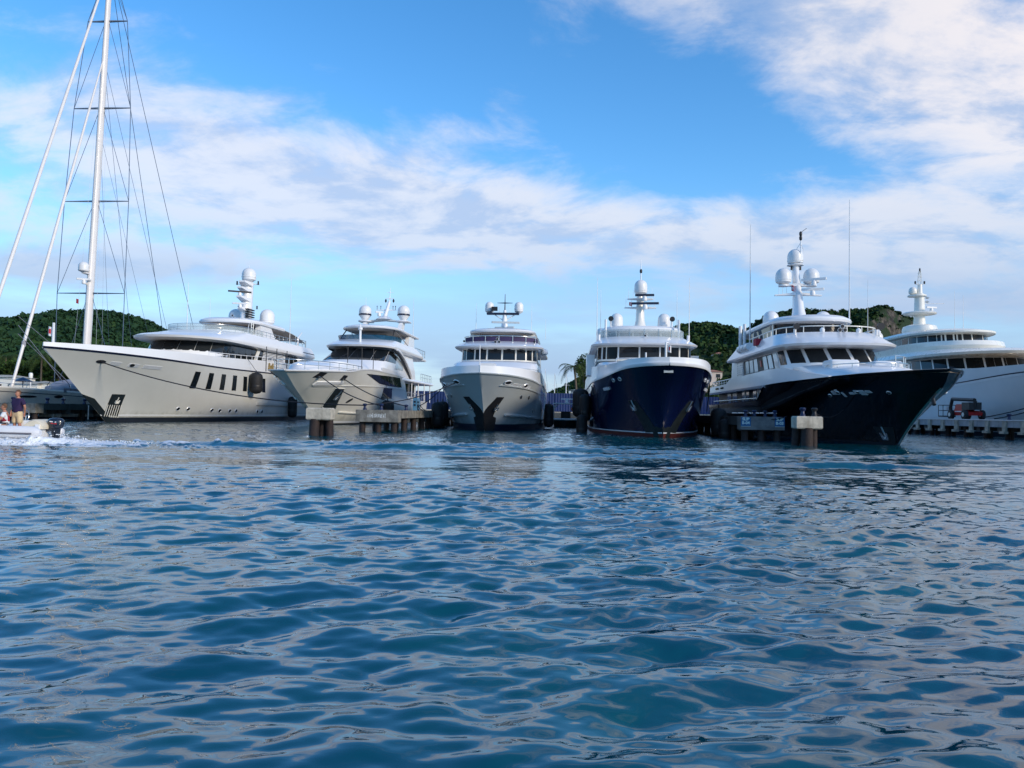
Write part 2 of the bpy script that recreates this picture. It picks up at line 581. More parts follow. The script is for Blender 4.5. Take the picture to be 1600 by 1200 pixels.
    def bulwark(s, name, m, parent, h, q0=None, q1=None, flare=0.0, th=0.12, n=60, z_off=0.0, sides=(-1, 1), inset=0.0):
        """wall standing on the sheer; h(q) = height"""
        if not callable(h): hc = h; h = lambda q: hc
        mb = MB()
        qa = s.tip if q0 is None else q0; qb = s.L if q1 is None else q1
        for side in sides:
            rings = []
            for i in range(n + 1):
                q = qa + (qb - qa) * (i / n) ** 1.4
                b = s.hb(q, 1.0) - inset; z = s.zs(q) + z_off
                bi = max(0.0, b - th); hh = h(q)
                bt = max(0.0, b + flare * hh)
                bti = max(0.0, bt - th)
                rings.append([(side * b, q, z), (side * bt, q - (0.25 * flare * hh), z + hh), (side * bti, q, z + hh), (side * bi, q, z)])
            mb.loft(rings)
        return mb.build(name, m, parent, 35)

    def deck(s, name, m, parent, q0=None, q1=None, dz=-0.05, n=40, inset=0.05):
        qa = (s.tip if q0 is None else q0) + 0.05; qb = s.L if q1 is None else q1
        P = []
        for i in range(n + 1):
            q = qa + (qb - qa) * (i / n) ** 1.4
            b = max(0.0, s.hb(q, 1.0) - inset)
            P.append([(t * b, q, s.zs(q) + dz + 0.06 * (1 - t * t)) for t in (-1, -0.5, 0, 0.5, 1)])
        return MB().grid(P).build(name, m, parent, 30)


# ================================================================ deckhouses
class Tier:
    """a deckhouse storey or roof: rings are (z, front, back, halfwidth, nose, power)"""
    NA, NS = 17, 12

    def __init__(s, rings):
        s.rings = rings
        s.out = [s.outline(*r[1:]) for r in rings]

    def outline(s, front, back, hw, nose, p):
        pts = []
        for k in range(s.NS):
            f = k / s.NS
            pts.append((-hw, back + (front + nose - back) * f))
        for k in range(s.NA + 1):
            a = -math.pi / 2 + math.pi * k / s.NA
            t = hw * math.copysign(abs(math.sin(a)) ** (2 / p), math.sin(a))
            q = front + nose * (1 - max(0.0, math.cos(a)) ** (2 / p))
            pts.append((t, q))
        for k in range(1, s.NS + 1):
            f = k / s.NS
            pts.append((hw, front + nose + (back - front - nose) * f))
        return pts

    def mesh(s, name, m, parent, smooth=35):
        mb = MB()
        mb.loft([[(t, q, r[0]) for t, q in o] for r, o in zip(s.rings, s.out)])
        return mb.build(name, m, parent, smooth)

    def _ring(s, z):
        zs = [r[0] for r in s.rings]
        if z <= zs[0]: return np.array(s.out[0])
        for i in range(len(zs) - 1):
            if z <= zs[i + 1]:
                f = (z - zs[i]) / max(1e-6, zs[i + 1] - zs[i])
                return np.array(s.out[i]) * (1 - f) + np.array(s.out[i + 1]) * f
        return np.array(s.out[-1])

    def pt(s, w, z, off=0.0):
        """w: metres along the wall from the centre of the front (+ to the right), measured on the lowest ring"""
        base = np.array(s.out[0])
        d = np.r_[0, np.cumsum(np.hypot(*np.diff(base, axis=0).T))]
        mid = d[-1] / 2
        q = min(max(mid + w, 0.0), d[-1])
        ring = s._ring(z)
        p = np.array([np.interp(q, d, ring[:, 0]), np.interp(q, d, ring[:, 1])])
        if off:
            a = np.array([np.interp(q + .05, d, ring[:, 0]), np.interp(q + .05, d, ring[:, 1])])
            b = np.array([np.interp(q - .05, d, ring[:, 0]), np.interp(q - .05, d, ring[:, 1])])
            t = a - b; t /= max(1e-9, np.hypot(*t))
            n = np.array([t[1], -t[0]])
            p = p + n * off
        return Vector((p[0], p[1], z))

    def nrm(s, w, z):
        e = 0.05
        a = s.pt(w + e, z) - s.pt(w - e, z); b = s.pt(w, z + e) - s.pt(w, z - e)
        if b.length < 1e-9 or a.length < 1e-9:
            return (s.pt(w, z, 1.0) - s.pt(w, z)).normalized()
        n = a.cross(b).normalized()
        o = s.pt(w, z, 1.0) - s.pt(w, z)
        return n if n.dot(o) > 0 else -n

    def panel(s, name, m, parent, w0, w1, z0, z1, off=0.03, lean=0.0, n=None, taper=(0, 0), th=0.06):
        """a pane lying on the wall; z0/z1 may be (left, right) pairs; lean shifts the upper edge along the wall"""
        n = n or max(2, int(abs(w1 - w0) / 0.5))
        za = z0 if isinstance(z0, tuple) else (z0, z0); zb = z1 if isinstance(z1, tuple) else (z1, z1)
        P = []; N = []
        for i in range(n + 1):
            f = i / n; row = []; nr = []
            for j in range(3):
                g = j / 2
                zl = za[0] * (1 - f) + za[1] * f; zh = zb[0] * (1 - f) + zb[1] * f
                z = zl * (1 - g) + zh * g
                w = w0 + (w1 - w0) * f + lean * g + (taper[0] * (1 - f) - taper[1] * f) * g
                nn = s.nrm(w, z)
                row.append(s.pt(w, z) + nn * off); nr.append(nn)
            P.append(row); N.append(nr)
        return MB().slab(P, N, th).build(name, m, parent, 30)

    def panes(s, parent, edges, z0, z1, gap=0.14, m=None, name='window', off=0.03, lean=0.0):
        for a, b in zip(edges[:-1], edges[1:]):
            s.panel(name, m or GLASS, parent, a + gap / 2, b - gap / 2, z0, z1, off, lean)

    def rail(s, name, m, parent, w0, w1, z, h, inset=0.1, step=1.4, r=0.022, bars=2):
        mb = MB()
        n = max(2, int(abs(w1 - w0) / 0.4))
        path = [s.pt(w0 + (w1 - w0) * i / n, z, -inset) for i in range(n + 1)]
        for b in range(bars):
            zz = h * (1 - b * 0.5 if bars > 1 else 1)
            mb.tube([p + Vector((0, 0, zz)) for p in path], r * (1.3 if b == 0 else .8), 6)
        k = max(1, int(abs(w1 - w0) / step))
        for i in range(k + 1):
            p = s.pt(w0 + (w1 - w0) * i / k, z, -inset)
            mb.tube([p, p + Vector((0, 0, h))], r, 6)
        return mb.build(name, m, parent, 60)

    def screen(s, name, m, parent, w0, w1, z, h, inset=0.08, lean=0.0, th=0.03):
        n = max(4, int(abs(w1 - w0) / 0.4))
        P = []; N = []
        for i in range(n + 1):
            w = w0 + (w1 - w0) * i / n
            p = s.pt(w, z, -inset); q = s.pt(w, z, -inset + lean)
            P.append([p, q + Vector((0, 0, h))]); nn = (s.pt(w, z, 1) - s.pt(w, z)).normalized(); N.append([nn, nn])
        return MB().slab(P, N, th).build(name, m, parent, 30)


def slab_rings(z0, z1, front, back, hw, nose, p, edge=0.15):
    """roof slab with a rolled edge"""
    h = z1 - z0
    return [(z0, front + edge, back - edge, hw - edge, nose, p), (z0 + .02, front + .05, back - .03, hw - .04, nose, p), (z0 + h * .35, front, back, hw, nose, p),
            (z0 + h * .65, front + edge * .2, back - edge * .2, hw - edge * .2, nose, p), (z1, front + edge * 1.2, back - edge, hw - edge * 1.2, nose, p)]


def radome(parent, c, r, h=None, m=None, cone=0.35, band=None, name='radome'):
    """satellite dome: cone foot, drum and hemispherical cap"""
    h = h or r * 2.1
    cap = [(r * math.cos(a), h - r + r * math.sin(a)) for a in [i * math.pi / 2 / 7 for i in range(7)]] + [(0.02, h)]
    prof = [(r * 0.45, 0.0), (r * .97, h * cone * .5), (r, h * cone)] + cap
    o = MB().lathe(prof, c, 20).build(name, m or DOME, parent, 40)
    if band:
        MB().lathe([(r * 1.015, h * cone * .5 - .01), (r * 1.03, h * cone * .5 + .03), (r * 1.03, h * cone * .5 + .14), (r * 1.015, h * cone * .5 + .18)], c, 20).build('band', band, o)
    else:
        MB().lathe([(r * 1.01, h * cone * .9), (r * 1.035, h * cone * .95), (r * 1.035, h * cone * 1.05), (r * 1.01, h * cone * 1.1)], c, 20).build('seam', m or DOME, o)
    return o


def whip(parent, p, h, r=0.03, lean=(0, 0), name='whip_antenna', m=None):
    return MB().tube([p, (p[0] + lean[0] * .4, p[1] + lean[1] * .4, p[2] + h * .4), (p[0] + lean[0], p[1] + lean[1], p[2] + h)], [r, r * .75, r * .4], 6).build(name, m or DOME, parent, 60)


def scanner(parent, c, length, ang=0.0, name='radar_scanner', m=None):
    """open-array radar: turning bar on a gearbox"""
    o = MB()
    a = (math.cos(ang), math.sin(ang))
    p = []
    for f, s_ in ((-1, .05), (-.95, .09), (0, .10), (.95, .09), (1, .05)):
        x, y = c[0] + a[0] * length / 2 * f, c[1] + a[1] * length / 2 * f
        p.append([(x - a[1] * s_, y + a[0] * s_, c[2] - .09), (x + a[1] * s_, y - a[0] * s_, c[2] - .09), (x + a[1] * s_, y - a[0] * s_, c[2] + .09), (x - a[1] * s_, y + a[0] * s_, c[2] + .09)])
    o.loft(p)
    bar = o.build(name, m or DOME, parent, 30)
    MB().lathe([(.2, -.5), (.22, -.3), (.16, -.1), (.1, -.08)], c, 10).build('gearbox', DOME, bar, 40)
    return bar


def cross_arm(parent, c, half, th=0.07, m=None, name='crosstree', depth=None, drop=0.0):
    d = depth or th
    mb = MB()
    mb.loft([[(c[0] - half, c[1] - d * .5, c[2] + drop - th * .4), (c[0] - half, c[1] + d * .5, c[2] + drop - th * .4), (c[0] - half, c[1] + d * .5, c[2] + drop + th * .4), (c[0] - half, c[1] - d * .5, c[2] + drop + th * .4)],
             [(c[0], c[1] - d, c[2] - th), (c[0], c[1] + d, c[2] - th), (c[0], c[1] + d, c[2] + th), (c[0], c[1] - d, c[2] + th)],
             [(c[0] + half, c[1] - d * .5, c[2] + drop - th * .4), (c[0] + half, c[1] + d * .5, c[2] + drop - th * .4), (c[0] + half, c[1] + d * .5, c[2] + drop + th * .4), (c[0] + half, c[1] - d * .5, c[2] + drop + th * .4)]])
    return mb.build(name, m or WHITE, parent, 30)


def mast_body(parent, foot, top, w0, d0, w1, d1, m=None, name='mast', n=14, flare=True):
    """tapering aerofoil-section mast"""
    rings = []
    K = 8
    for i in range(K + 1):
        f = i / K
        g = f
        w = w0 + (w1 - w0) * g; d = d0 + (d1 - d0) * g
        if flare and f < .25:
            k = (1 - f / .25) ** 2 * .6
            w *= 1 + k; d *= 1 + k
        c = [foot[j] + (top[j] - foot[j]) * f for j in range(3)]
        rings.append([(c[0] + w * math.cos(2*math.pi*k/n), c[1] + d * math.sin(2*math.pi*k/n), c[2]) for k in range(n)])
    return MB().loft(rings).build(name, m or WHITE, parent, 50)


def floodlight(parent, c, r=.14, d=.2, m=None):
    return MB().tube([(c[0], c[1] - d, c[2]), (c[0], c[1] - d * .6, c[2]), (c[0], c[1], c[2])], [r, r, r * .5], 10).build('searchlight', m or DARK, parent, 40)


def horns(parent, c, n=3, r=.12):
    """cluster of air horns pointing forward"""
    offs = [(0, .17), (-.17, -.08), (.17, -.08)] if n == 3 else [(-.2, 0), (.2, 0), (0, .2), (-.12, -.2), (.12, -.2)]
    for a, b in offs:
        o = MB().tube([(c[0] + a, c[1], c[2] + b), (c[0] + a, c[1] + .35, c[2] + b)], [r, r * .4], 10).build('horn', WHITE, parent, 40)
        MB().tube([(c[0] + a, c[1] - .012, c[2] + b), (c[0] + a, c[1] + .02, c[2] + b)], [r * .85, r * .7], 10).build('bell', DARK, o, 40)


def anchor(parent, hull, q, z, side, size=0.8, m=None):
    """stockless anchor housed against the topsides"""
    c = hull.pt(q, z, side, .07); n = hull.nrm(q, z, side)
    a = (hull.pt(q + .1, z, side) - hull.pt(q - .1, z, side)).normalized(); b = n.cross(a).normalized()
    if b.z < 0: b = -b
    mb = MB()
    mb.tube([c - b * size * .2, c + b * size * .7], size * .07, 6)
    for sg in (-1, 1):
        t0 = c - b * size * .3
        tip = c + a * sg * size * .34 + b * size * .25 + n * .04
        w = a * sg * size * .05
        mb.loft([[t0 - n * .06, t0 + a * sg * size * .30 - n * .04, t0 + a * sg * size * .30 + n * .10, t0 + n * .10], [tip - n * .02 - w, tip + w, tip + n * .04 + w, tip + n * .04 - w]])
    return mb.build('anchor', m or STEEL, parent, 30)


# mooring frame of a berth: stem at the waterline, axis towards the quay
AXIS = math.atan(90.0 / FPX)
A_ = Vector((math.sin(AXIS), math.cos(AXIS), 0)); R_ = Vector((math.cos(AXIS), -math.sin(AXIS), 0))
BERTH = {1: (-33.89, 64.25), 2: (-17.24, 68.64), 3: (-2.04, 58.69), 4: (9.62, 48.92), 5: (21.46, 42.53)}


def BW(k, t, q, z):
    """world position of a point given in the berth frame of yacht k"""
    return Vector((BERTH[k][0], BERTH[k][1], 0)) + R_ * t + A_ * q + Vector((0, 0, z))


def RW(r, a, z):
    """world position in the marina grid: r across the berths, a along them"""
    return R_ * r + A_ * a + Vector((0, 0, z))

# ================================================================ the six motor yachts: hull lines
HULL = {
    1: Hull(42.0, [(-0.7, 0.7), (0.0, 0.0), (2.5, -3.5), (5.7, -7.95)], [(-7.95, 5.7), (0, 5.52), (12, 5.32), (27, 5.42), (42, 5.42)],
            [(0, 0), (1.2, 0.95), (3, 2.0), (6, 3.2), (10, 4.1), (15, 4.55), (22, 4.65), (50, 4.6)], [(0, 0), (4, 0.95), (10, 2.5), (18, 3.9), (26, 4.45), (42, 4.45)], 1.6),
    2: Hull(33.0, [(-0.7, 1.2), (0.0, 0.0), (1.6, -3.0), (3.0, -5.9), (4.45, -8.4)], [(-8.4, 4.45), (-5, 4.6), (-2, 4.72), (1, 5.05), (6, 5.25), (15, 5.2), (18, 5.05), (20.5, 2.75), (33, 2.5)],
            [(0, 0), (0.7, 1.0), (2, 2.0), (4, 2.9), (7, 3.45), (12, 3.7), (42, 3.6)], [(0, 0), (4, 1.2), (9, 2.5), (15, 3.3), (24, 3.5), (36, 3.4)], 1.5),
    3: Hull(34.0, [(-0.7, 0.4), (0.0, 0.0), (1.5, -0.9), (3.0, -2.3), (4.25, -3.6)], [(-3.6, 4.25), (0, 3.95), (4, 3.75), (12, 3.8), (34, 3.8)],
            [(0, 0), (0.4, 1.15), (1.2, 2.2), (2.6, 3.1), (4.5, 3.65), (7, 3.95), (11, 4.1), (24, 3.9), (40, 3.7)], [(0, 0), (1.5, 1.0), (4, 2.3), (8, 3.5), (13, 3.95), (20, 3.85), (36, 3.6)], 1.25),
    4: Hull(38.0, [(-0.7, 0.3), (0.0, 0.0), (1.5, -0.5), (3.2, -1.6), (4.5, -3.2)], [(-3.2, 4.5), (-1, 4.32), (2, 4.05), (7, 3.85), (16, 3.8), (38, 3.8)],
            [(0, 0), (0.12, 0.8), (0.5, 1.5), (1.4, 2.25), (3.2, 2.9), (6, 3.5), (10, 4.05), (14, 4.25), (42, 4.2)], [(0, 0), (1.0, 0.7), (3, 1.7), (7, 3.1), (12, 4.0), (18, 4.2), (40, 4.1)], 1.2),
    5: Hull(35.0, [(-0.7, 0.7), (0.0, 0.0), (1.3, -1.8), (2.6, -4.1), (3.2, -5.2), (3.9, -5.7)], [(-5.7, 3.9), (-2, 3.86), (4, 3.76), (11, 3.72), (13, 3.6), (15, 2.68), (35, 2.5)],
            [(0, 0), (0.6, 0.75), (2, 1.6), (5, 2.85), (8, 3.55), (12, 4.0), (18, 4.15), (42, 4.1)], [(0, 0), (3, 0.7), (8, 2.2), (14, 3.4), (20, 3.85), (36, 3.85)], 1.5),
    6: Hull(60.0, [(-0.7, 0.6), (0.0, 0.0), (3.0, -4.0), (6.3, -8.0)], [(-8, 6.6), (0, 6.3), (8, 6.2), (20, 6.3), (30, 6.0), (60, 5.0)],
            [(0, 0), (2, 1.6), (5, 3.2), (10, 4.9), (16, 5.9), (22, 6.2), (70, 6.2)], [(0, 0), (5, 1.4), (12, 3.8), (20, 5.4), (30, 6.0), (60, 6.0)], 1.5),
}
c6 = RW(43.6, 60.0, 0)
BERTH[6] = (c6.x, c6.y)


# ================================================================ land: quay, hills and their woods
def green(name, c0, c1, scale, rough=.75, attr=True):
    m = bpy.data.materials.new(name)
    m.use_nodes = True
    t = NT(m.node_tree); b = t.n['Principled BSDF']
    geo = t.node('ShaderNodeNewGeometry'); pos = geo.outputs['Position']
    n = t.noise(pos, scale, 5.0, .65)
    f = t.smooth(n, .32, .68)
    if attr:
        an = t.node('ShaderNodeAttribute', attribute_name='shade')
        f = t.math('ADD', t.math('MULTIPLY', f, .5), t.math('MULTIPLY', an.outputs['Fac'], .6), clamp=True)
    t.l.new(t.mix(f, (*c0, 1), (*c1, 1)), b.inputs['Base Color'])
    b.inputs['Roughness'].default_value = rough
    b.inputs['Specular IOR Level'].default_value = .2
    bn = t.node('ShaderNodeBump'); bn.inputs['Strength'].default_value = .8; bn.inputs['Distance'].default_value = .6
    t.l.new(t.noise(pos, scale * 9, 4.0, .7), bn.inputs['Height'])
    t.l.new(bn.outputs[0], b.inputs['Normal'])
    return m


WOODL = green('left_hill_wood', (0.008, 0.030, 0.014), (0.026, 0.070, 0.024), .02)
WOODR = green('right_hill_wood', (0.010, 0.028, 0.009), (0.042, 0.082, 0.017), .02)
SCRUB = green('hill_scrub', (0.014, 0.042, 0.014), (0.045, 0.09, 0.022), .03, attr=False)
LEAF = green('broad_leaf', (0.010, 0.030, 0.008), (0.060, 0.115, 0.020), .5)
PALM = green('palm_leaf', (0.018, 0.042, 0.010), (0.085, 0.125, 0.028), .8)
ROCK = mat('cliff_rock', (0.20, 0.165, 0.125), .9, var=.5, vscale=.12, bump=1.0, bscale=.5, streak=.5)

quay = empty('quay', RW(0, 106, 0), -AXIS)
tag(quay, kind='structure')
MB().box(-95, 95, 0, 330, -1, 1.45).build('quay_slab', CONC, quay, 0)
for i in range(36):
    MB().box(-90 + i * 5 + .04, -85 + i * 5 - .04, -.25, .02, .5, 1.40).build('quay_wall_panel', CONCD, quay, 0)

ICO = None


def ico():
    global ICO
    if ICO is None:
        bm = bmesh.new(); bmesh.ops.create_icosphere(bm, subdivisions=2, radius=1.0)
        bm.verts.ensure_lookup_table()
        ICO = (np.array([v.co[:] for v in bm.verts]), np.array([[v.index for v in f.verts] for f in bm.faces]))
        bm.free()
    return ICO


def fast_mesh(name, V, Fc, m, parent=None, attr=None, smooth=True):
    me = bpy.data.meshes.new(name)
    k = Fc.shape[1]
    me.vertices.add(len(V)); me.vertices.foreach_set('co', V.astype(np.float32).ravel())
    me.loops.add(Fc.size); me.loops.foreach_set('vertex_index', Fc.ravel().astype(np.int32))
    me.polygons.add(len(Fc)); me.polygons.foreach_set('loop_start', (np.arange(len(Fc)) * k).astype(np.int32))
    me.update(calc_edges=True)
    if smooth: me.polygons.foreach_set('use_smooth', np.ones(len(Fc), bool))
    if attr is not None:
        a = me.attributes.new('shade', 'FLOAT', 'POINT'); a.data.foreach_set('value', attr.astype(np.float32))
    me.materials.append(m)
    o = bpy.data.objects.new(name, me); COL.objects.link(o); o.parent = parent
    return o


def vnoise(x, y, seed, scale):
    g = np.random.default_rng(seed)
    out = np.zeros_like(x)
    for i in range(14):
        th = g.random() * 6.28; k = 2 * math.pi / (scale * (.25 + 1.2 * g.random()))
        out += np.sin(k * (x * math.cos(th) + y * math.sin(th)) + g.random() * 6.28)
    return out / math.sqrt(7)


def hill(name, ridge, dist, run, wood, seed, n_clump, size, cliff=None, gully=6.0):
    """ridge: (x, height) at distance dist; the near slope falls over 'run' metres"""
    xs = np.linspace(ridge[0][0], ridge[-1][0], 90)
    rf = curve(ridge)
    rz = np.array([rf(x) for x in xs])
    fr = np.linspace(0, 1.35, 46)
    X, Fm = np.meshgrid(xs, fr)
    RZ = np.tile(rz, (len(fr), 1))
    prof = np.where(Fm <= 1, np.clip(Fm, 0, 1) ** 1.1, 1 - (Fm - 1) * 1.2)
    Y = dist - run * (1 - Fm)
    Z = RZ * prof + gully * vnoise(X, Y, seed, 90) * np.sin(np.clip(Fm, 0, 1) * math.pi) * (RZ / 60).clip(.1, 1.2)
    if cliff:
        for cx, w, f0, drop in cliff:
            # a rock band: the slope steps up steeply at fraction f0
            env = np.exp(-((X - cx) / w) ** 4)
            step = 1 / (1 + np.exp(-(Fm - f0) / .012))
            Z += env * (step - np.clip((Fm - .3) / .7, 0, 1)) * drop * (Fm < 1.02) * (Fm > .3)
    Z = np.maximum(Z, 0.5 * (Fm > .03))
    V = np.stack([X, Y, Z], -1).reshape(-1, 3)
    n = len(xs)
    i = np.arange(len(fr) - 1)[:, None]; j = np.arange(n - 1)[None]
    Q = np.stack([i * n + j, i * n + j + 1, (i + 1) * n + j + 1, (i + 1) * n + j], -1).reshape(-1, 4)
    h = fast_mesh(name, V, Q, SCRUB if not cliff else ROCKY)
    tag(h, kind='structure')
    # the wood that covers it: crowns spread over the slope
    g = np.random.default_rng(seed + 1)
    xs_ = xs[0] + (xs[-1] - xs[0]) * g.random(n_clump); fs_ = g.random(n_clump) ** .8 * 1.02
    ii = np.clip(fs_ / 1.35 * (len(fr) - 1), 0, len(fr) - 2.001); jj = np.clip((xs_ - xs[0]) / (xs[-1] - xs[0]) * (n - 1), 0, n - 2.001)
    a, b = ii.astype(int), jj.astype(int); u, v = ii - a, jj - b
    zz = (Z[a, b] * (1 - u) + Z[a + 1, b] * u) * (1 - v) + (Z[a, b + 1] * (1 - u) + Z[a + 1, b + 1] * u) * v
    yy = dist - run * (1 - fs_)
    slope = np.abs(Z[a + 1, b] - Z[a, b]) / (run * 1.35 / (len(fr) - 1))
    keep = (zz > 1.0) & ((slope < 1.5) | (g.random(n_clump) < .06))
    xs_, yy, zz = xs_[keep], yy[keep], zz[keep]
    N = len(xs_)
    # each crown: a spray of small leaf faces through a rounded volume
    K = 8
    s = size * (.5 + .8 * g.random(N) ** 1.6)
    d = g.standard_normal((N, K, 3)); d /= np.linalg.norm(d, axis=2, keepdims=True)
    d[..., 2] = np.abs(d[..., 2]) * .95 - .12
    ctr = np.stack([xs_, yy, zz + s * .25], -1)[:, None] + d * (s[:, None, None] * (.55 + .5 * g.random((N, K, 1))))
    nrm = d + .55 * g.standard_normal((N, K, 3)); nrm /= np.linalg.norm(nrm, axis=2, keepdims=True)
    t1 = np.cross(nrm, g.standard_normal((N, K, 3))); t1 /= np.linalg.norm(t1, axis=2, keepdims=True)
    t2 = np.cross(nrm, t1)
    q = (s[:, None, None] * (.38 + .3 * g.random((N, K, 1))))
    VV = [np.stack([ctr - t1 * q, ctr + t2 * q * .8, ctr + t1 * q, ctr - t2 * q * .8], 2).reshape(-1, 3)]
    FF = [np.arange(N * K * 4).reshape(-1, 4)]
    crown = g.random(N)[:, None] * .6 + .25 * g.random((N, K))
    SH = [np.repeat(crown.reshape(-1), 4)]
    w = fast_mesh('hill_foliage', np.concatenate(VV), np.concatenate(FF), wood, h, np.concatenate(SH), False)
    w['kind'] = 'stuff'
    return h


ROCKY = bpy.data.materials.new('rocky_slope'); ROCKY.use_nodes = True
_t = NT(ROCKY.node_tree); _b = _t.n['Principled BSDF']
_g = _t.node('ShaderNodeNewGeometry'); _s = _t.node('ShaderNodeSeparateXYZ'); _t.l.new(_g.outputs['True Normal'], _s.inputs[0])
_rk = _t.mix(_t.smooth(_t.noise(_t.vmath('MULTIPLY', _g.outputs['Position'], (1, 1, .22)), .30, 7.0, .75), .38, .66), (.028, .025, .022, 1), (.21, .175, .135, 1))
_t.l.new(_t.mix(_t.math('MAXIMUM', _t.smooth(_s.outputs[2], .42, .60), _t.smooth(_t.noise(_t.vmath('MULTIPLY', _g.outputs['Position'], (1, 1, .6)), .13, 4.0, .6), .46, .55)), _rk, (.02, .045, .014, 1)), _b.inputs['Base Color'])
_b.inputs['Roughness'].default_value = .9
_bn = _t.node('ShaderNodeBump'); _bn.inputs['Distance'].default_value = 2.0
_t.l.new(_t.noise(_g.outputs['Position'], .3, 7.0, .7), _bn.inputs['Height']); _t.l.new(_bn.outputs[0], _b.inputs['Normal'])


def PXD(px, py, d):
    """where a sight line through the photograph's pixel meets the distance d (used to survey the hills' skyline)"""
    x0 = (px - 800) / FPX; z0 = (600 - py) / FPX
    x = x0 * math.cos(ROLL) - z0 * math.sin(ROLL); z = x0 * math.sin(ROLL) + z0 * math.cos(ROLL)
    c, s = math.cos(PITCH), math.sin(PITCH)
    k = d / (c - z * s)
    return x * k, EYE + (s + z * c) * k


hill('left_hill', [PXD(x, y, 620) for x, y in ((-420, 560), (-260, 520), (-120, 503), (0, 500), (45, 500), (85, 496), (112, 489), (145, 487), (175, 491), (203, 495), (240, 508), (268, 520), (330, 545), (420, 580), (520, 622), (600, 640))],
     620, 330, WOODL, 21, 26000, 2.5)
hill('cliff_hill', [PXD(x, y, 560) for x, y in ((1010, 610), (1090, 570), (1150, 530), (1188, 502), (1215, 490), (1250, 485), (1330, 488), (1385, 496), (1412, 505), (1424, 524), (1436, 552), (1470, 570), (1560, 590))],
     560, 170, WOODR, 33, 15000, 2.1, cliff=[(PXD(1395, 520, 560)[0], 20, .86, 46), (PXD(1348, 520, 560)[0], 15, .80, 40), (PXD(1200, 505, 560)[0], 9, .86, 22)])
hill('near_right_hill', [PXD(x, y, 400) for x, y in ((800, 640), (850, 622), (900, 598), (960, 560), (1020, 528), (1065, 511), (1100, 507), (1130, 512), (1160, 523), (1200, 540), (1260, 560), (1360, 590), (1450, 615))],
     400, 210, WOODR, 45, 18000, 1.7, cliff=[(PXD(1078, 520, 400)[0], 5, .9, 8)])
hill('far_right_hill', [PXD(x, y, 900) for x, y in ((1440, 600), (1500, 570), (1540, 553), (1556, 552), (1575, 557), (1640, 585), (1700, 600))], 900, 200, WOODR, 57, 2500, 4.0)


# ================================================================ trees
def leaf_cloud(lobes, n, size, g):
    """many small leaf faces spread through the lobes (centre, radii)"""
    V = []; F = []; S = []
    c = 0
    for k in range(n):
        ce, ra = lobes[int(g.random() * len(lobes))]
        d = g.standard_normal(3); d /= np.linalg.norm(d)
        p = np.array(ce) + d * np.array(ra) * (.45 + .6 * g.random() ** .6)
        a = g.standard_normal(3); a /= np.linalg.norm(a)
        b = np.cross(a, g.standard_normal(3)); b /= np.linalg.norm(b)
        s = size * (.6 + .8 * g.random())
        V += [p - a * s, p + b * s * .5, p + a * s, p - b * s * .5]
        F.append((c, c + 1, c + 2, c + 3)); c += 4
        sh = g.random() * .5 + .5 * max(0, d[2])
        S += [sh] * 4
    return np.array(V), np.array(F), np.array(S)


def broad_tree(pos, height, radius, label, seed, n=2600):
    g = np.random.default_rng(seed)
    t = empty('tree', pos, 0, label, 'tree', 'trees along the quay')
    mb = MB().tube([(0, 0, 0), (.1, 0, height * .3), (0, .1, height * .6)], [height * .035, height * .028, height * .012], 8)
    lobes = []
    for k in range(9):
        a = k * 2.4; zz = height * (.38 + .5 * g.random()); rr = radius * (.25 + .5 * g.random())
        c = (math.cos(a) * rr, math.sin(a) * rr, zz)
        lobes.append((c, (radius * .42, radius * .42, height * .15)))
        mb.tube([(0, 0, height * .3), (c[0] * .6, c[1] * .6, zz * .85), c], [height * .016, height * .010, .02], 5)
    lobes.append(((0, 0, height * .85), (radius * .5, radius * .5, height * .13)))
    mb.build('trunk', BARK, t)
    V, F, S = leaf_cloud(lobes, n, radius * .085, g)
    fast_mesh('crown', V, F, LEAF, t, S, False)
    return t


def palm_tree(pos, height, spread, label, seed, lean=(0, 0), fronds=17):
    g = np.random.default_rng(seed)
    t = empty('palm_tree', pos, 0, label, 'palm', 'palms along the quay')
    top = Vector((lean[0], lean[1], height))
    mb = MB().tube([(0, 0, 0), (lean[0] * .25, lean[1] * .25, height * .4), (lean[0] * .6, lean[1] * .6, height * .75), top], [.24, .18, .15, .14], 8)
    mb.build('trunk', BARK, t)
    V = []; F = []; S = []
    c = 0
    for k in range(fronds):
        az = k * 2.399 + g.random() * .4; up = .9 - 1.3 * (k / fronds) + .15 * g.random()
        L = spread * (.8 + .35 * g.random())
        pts = []
        for i in range(9):
            f = i / 8
            rr = L * (math.sin(f * 1.35) / math.sin(1.35)) * (1 - .12 * f)
            pts.append(np.array([top.x + math.cos(az) * rr, top.y + math.sin(az) * rr, top.z + L * (up * f * .8 - .85 * f * f)]))
        sh = g.random()
        for i in range(8):
            p, q = pts[i], pts[i + 1]
            d = (q - p); d /= np.linalg.norm(d)
            sd = np.cross(d, [0, 0, 1.0]); sd /= max(1e-6, np.linalg.norm(sd))
            for e in range(3):
                b = p + (q - p) * (e / 3)
                wl = L * .20 * math.sin((i + e / 3 + 1.2) / 9.6 * math.pi) + .05
                for sg in (-1, 1):
                    tip = b + sd * sg * wl + d * wl * .55 - np.array([0, 0, wl * (.35 + .3 * g.random())])
                    V += [b, b + d * L * .035, tip]
                    F.append((c, c + 1, c + 2)); c += 3
                    S += [sh * .7 + .2] * 3
    fast_mesh('crown', np.array(V), np.array(F), PALM, t, np.array(S), False)
    return t


def on_quay(px, d):
    return Vector((PXD(px, 640, d)[0], d, 1.45))


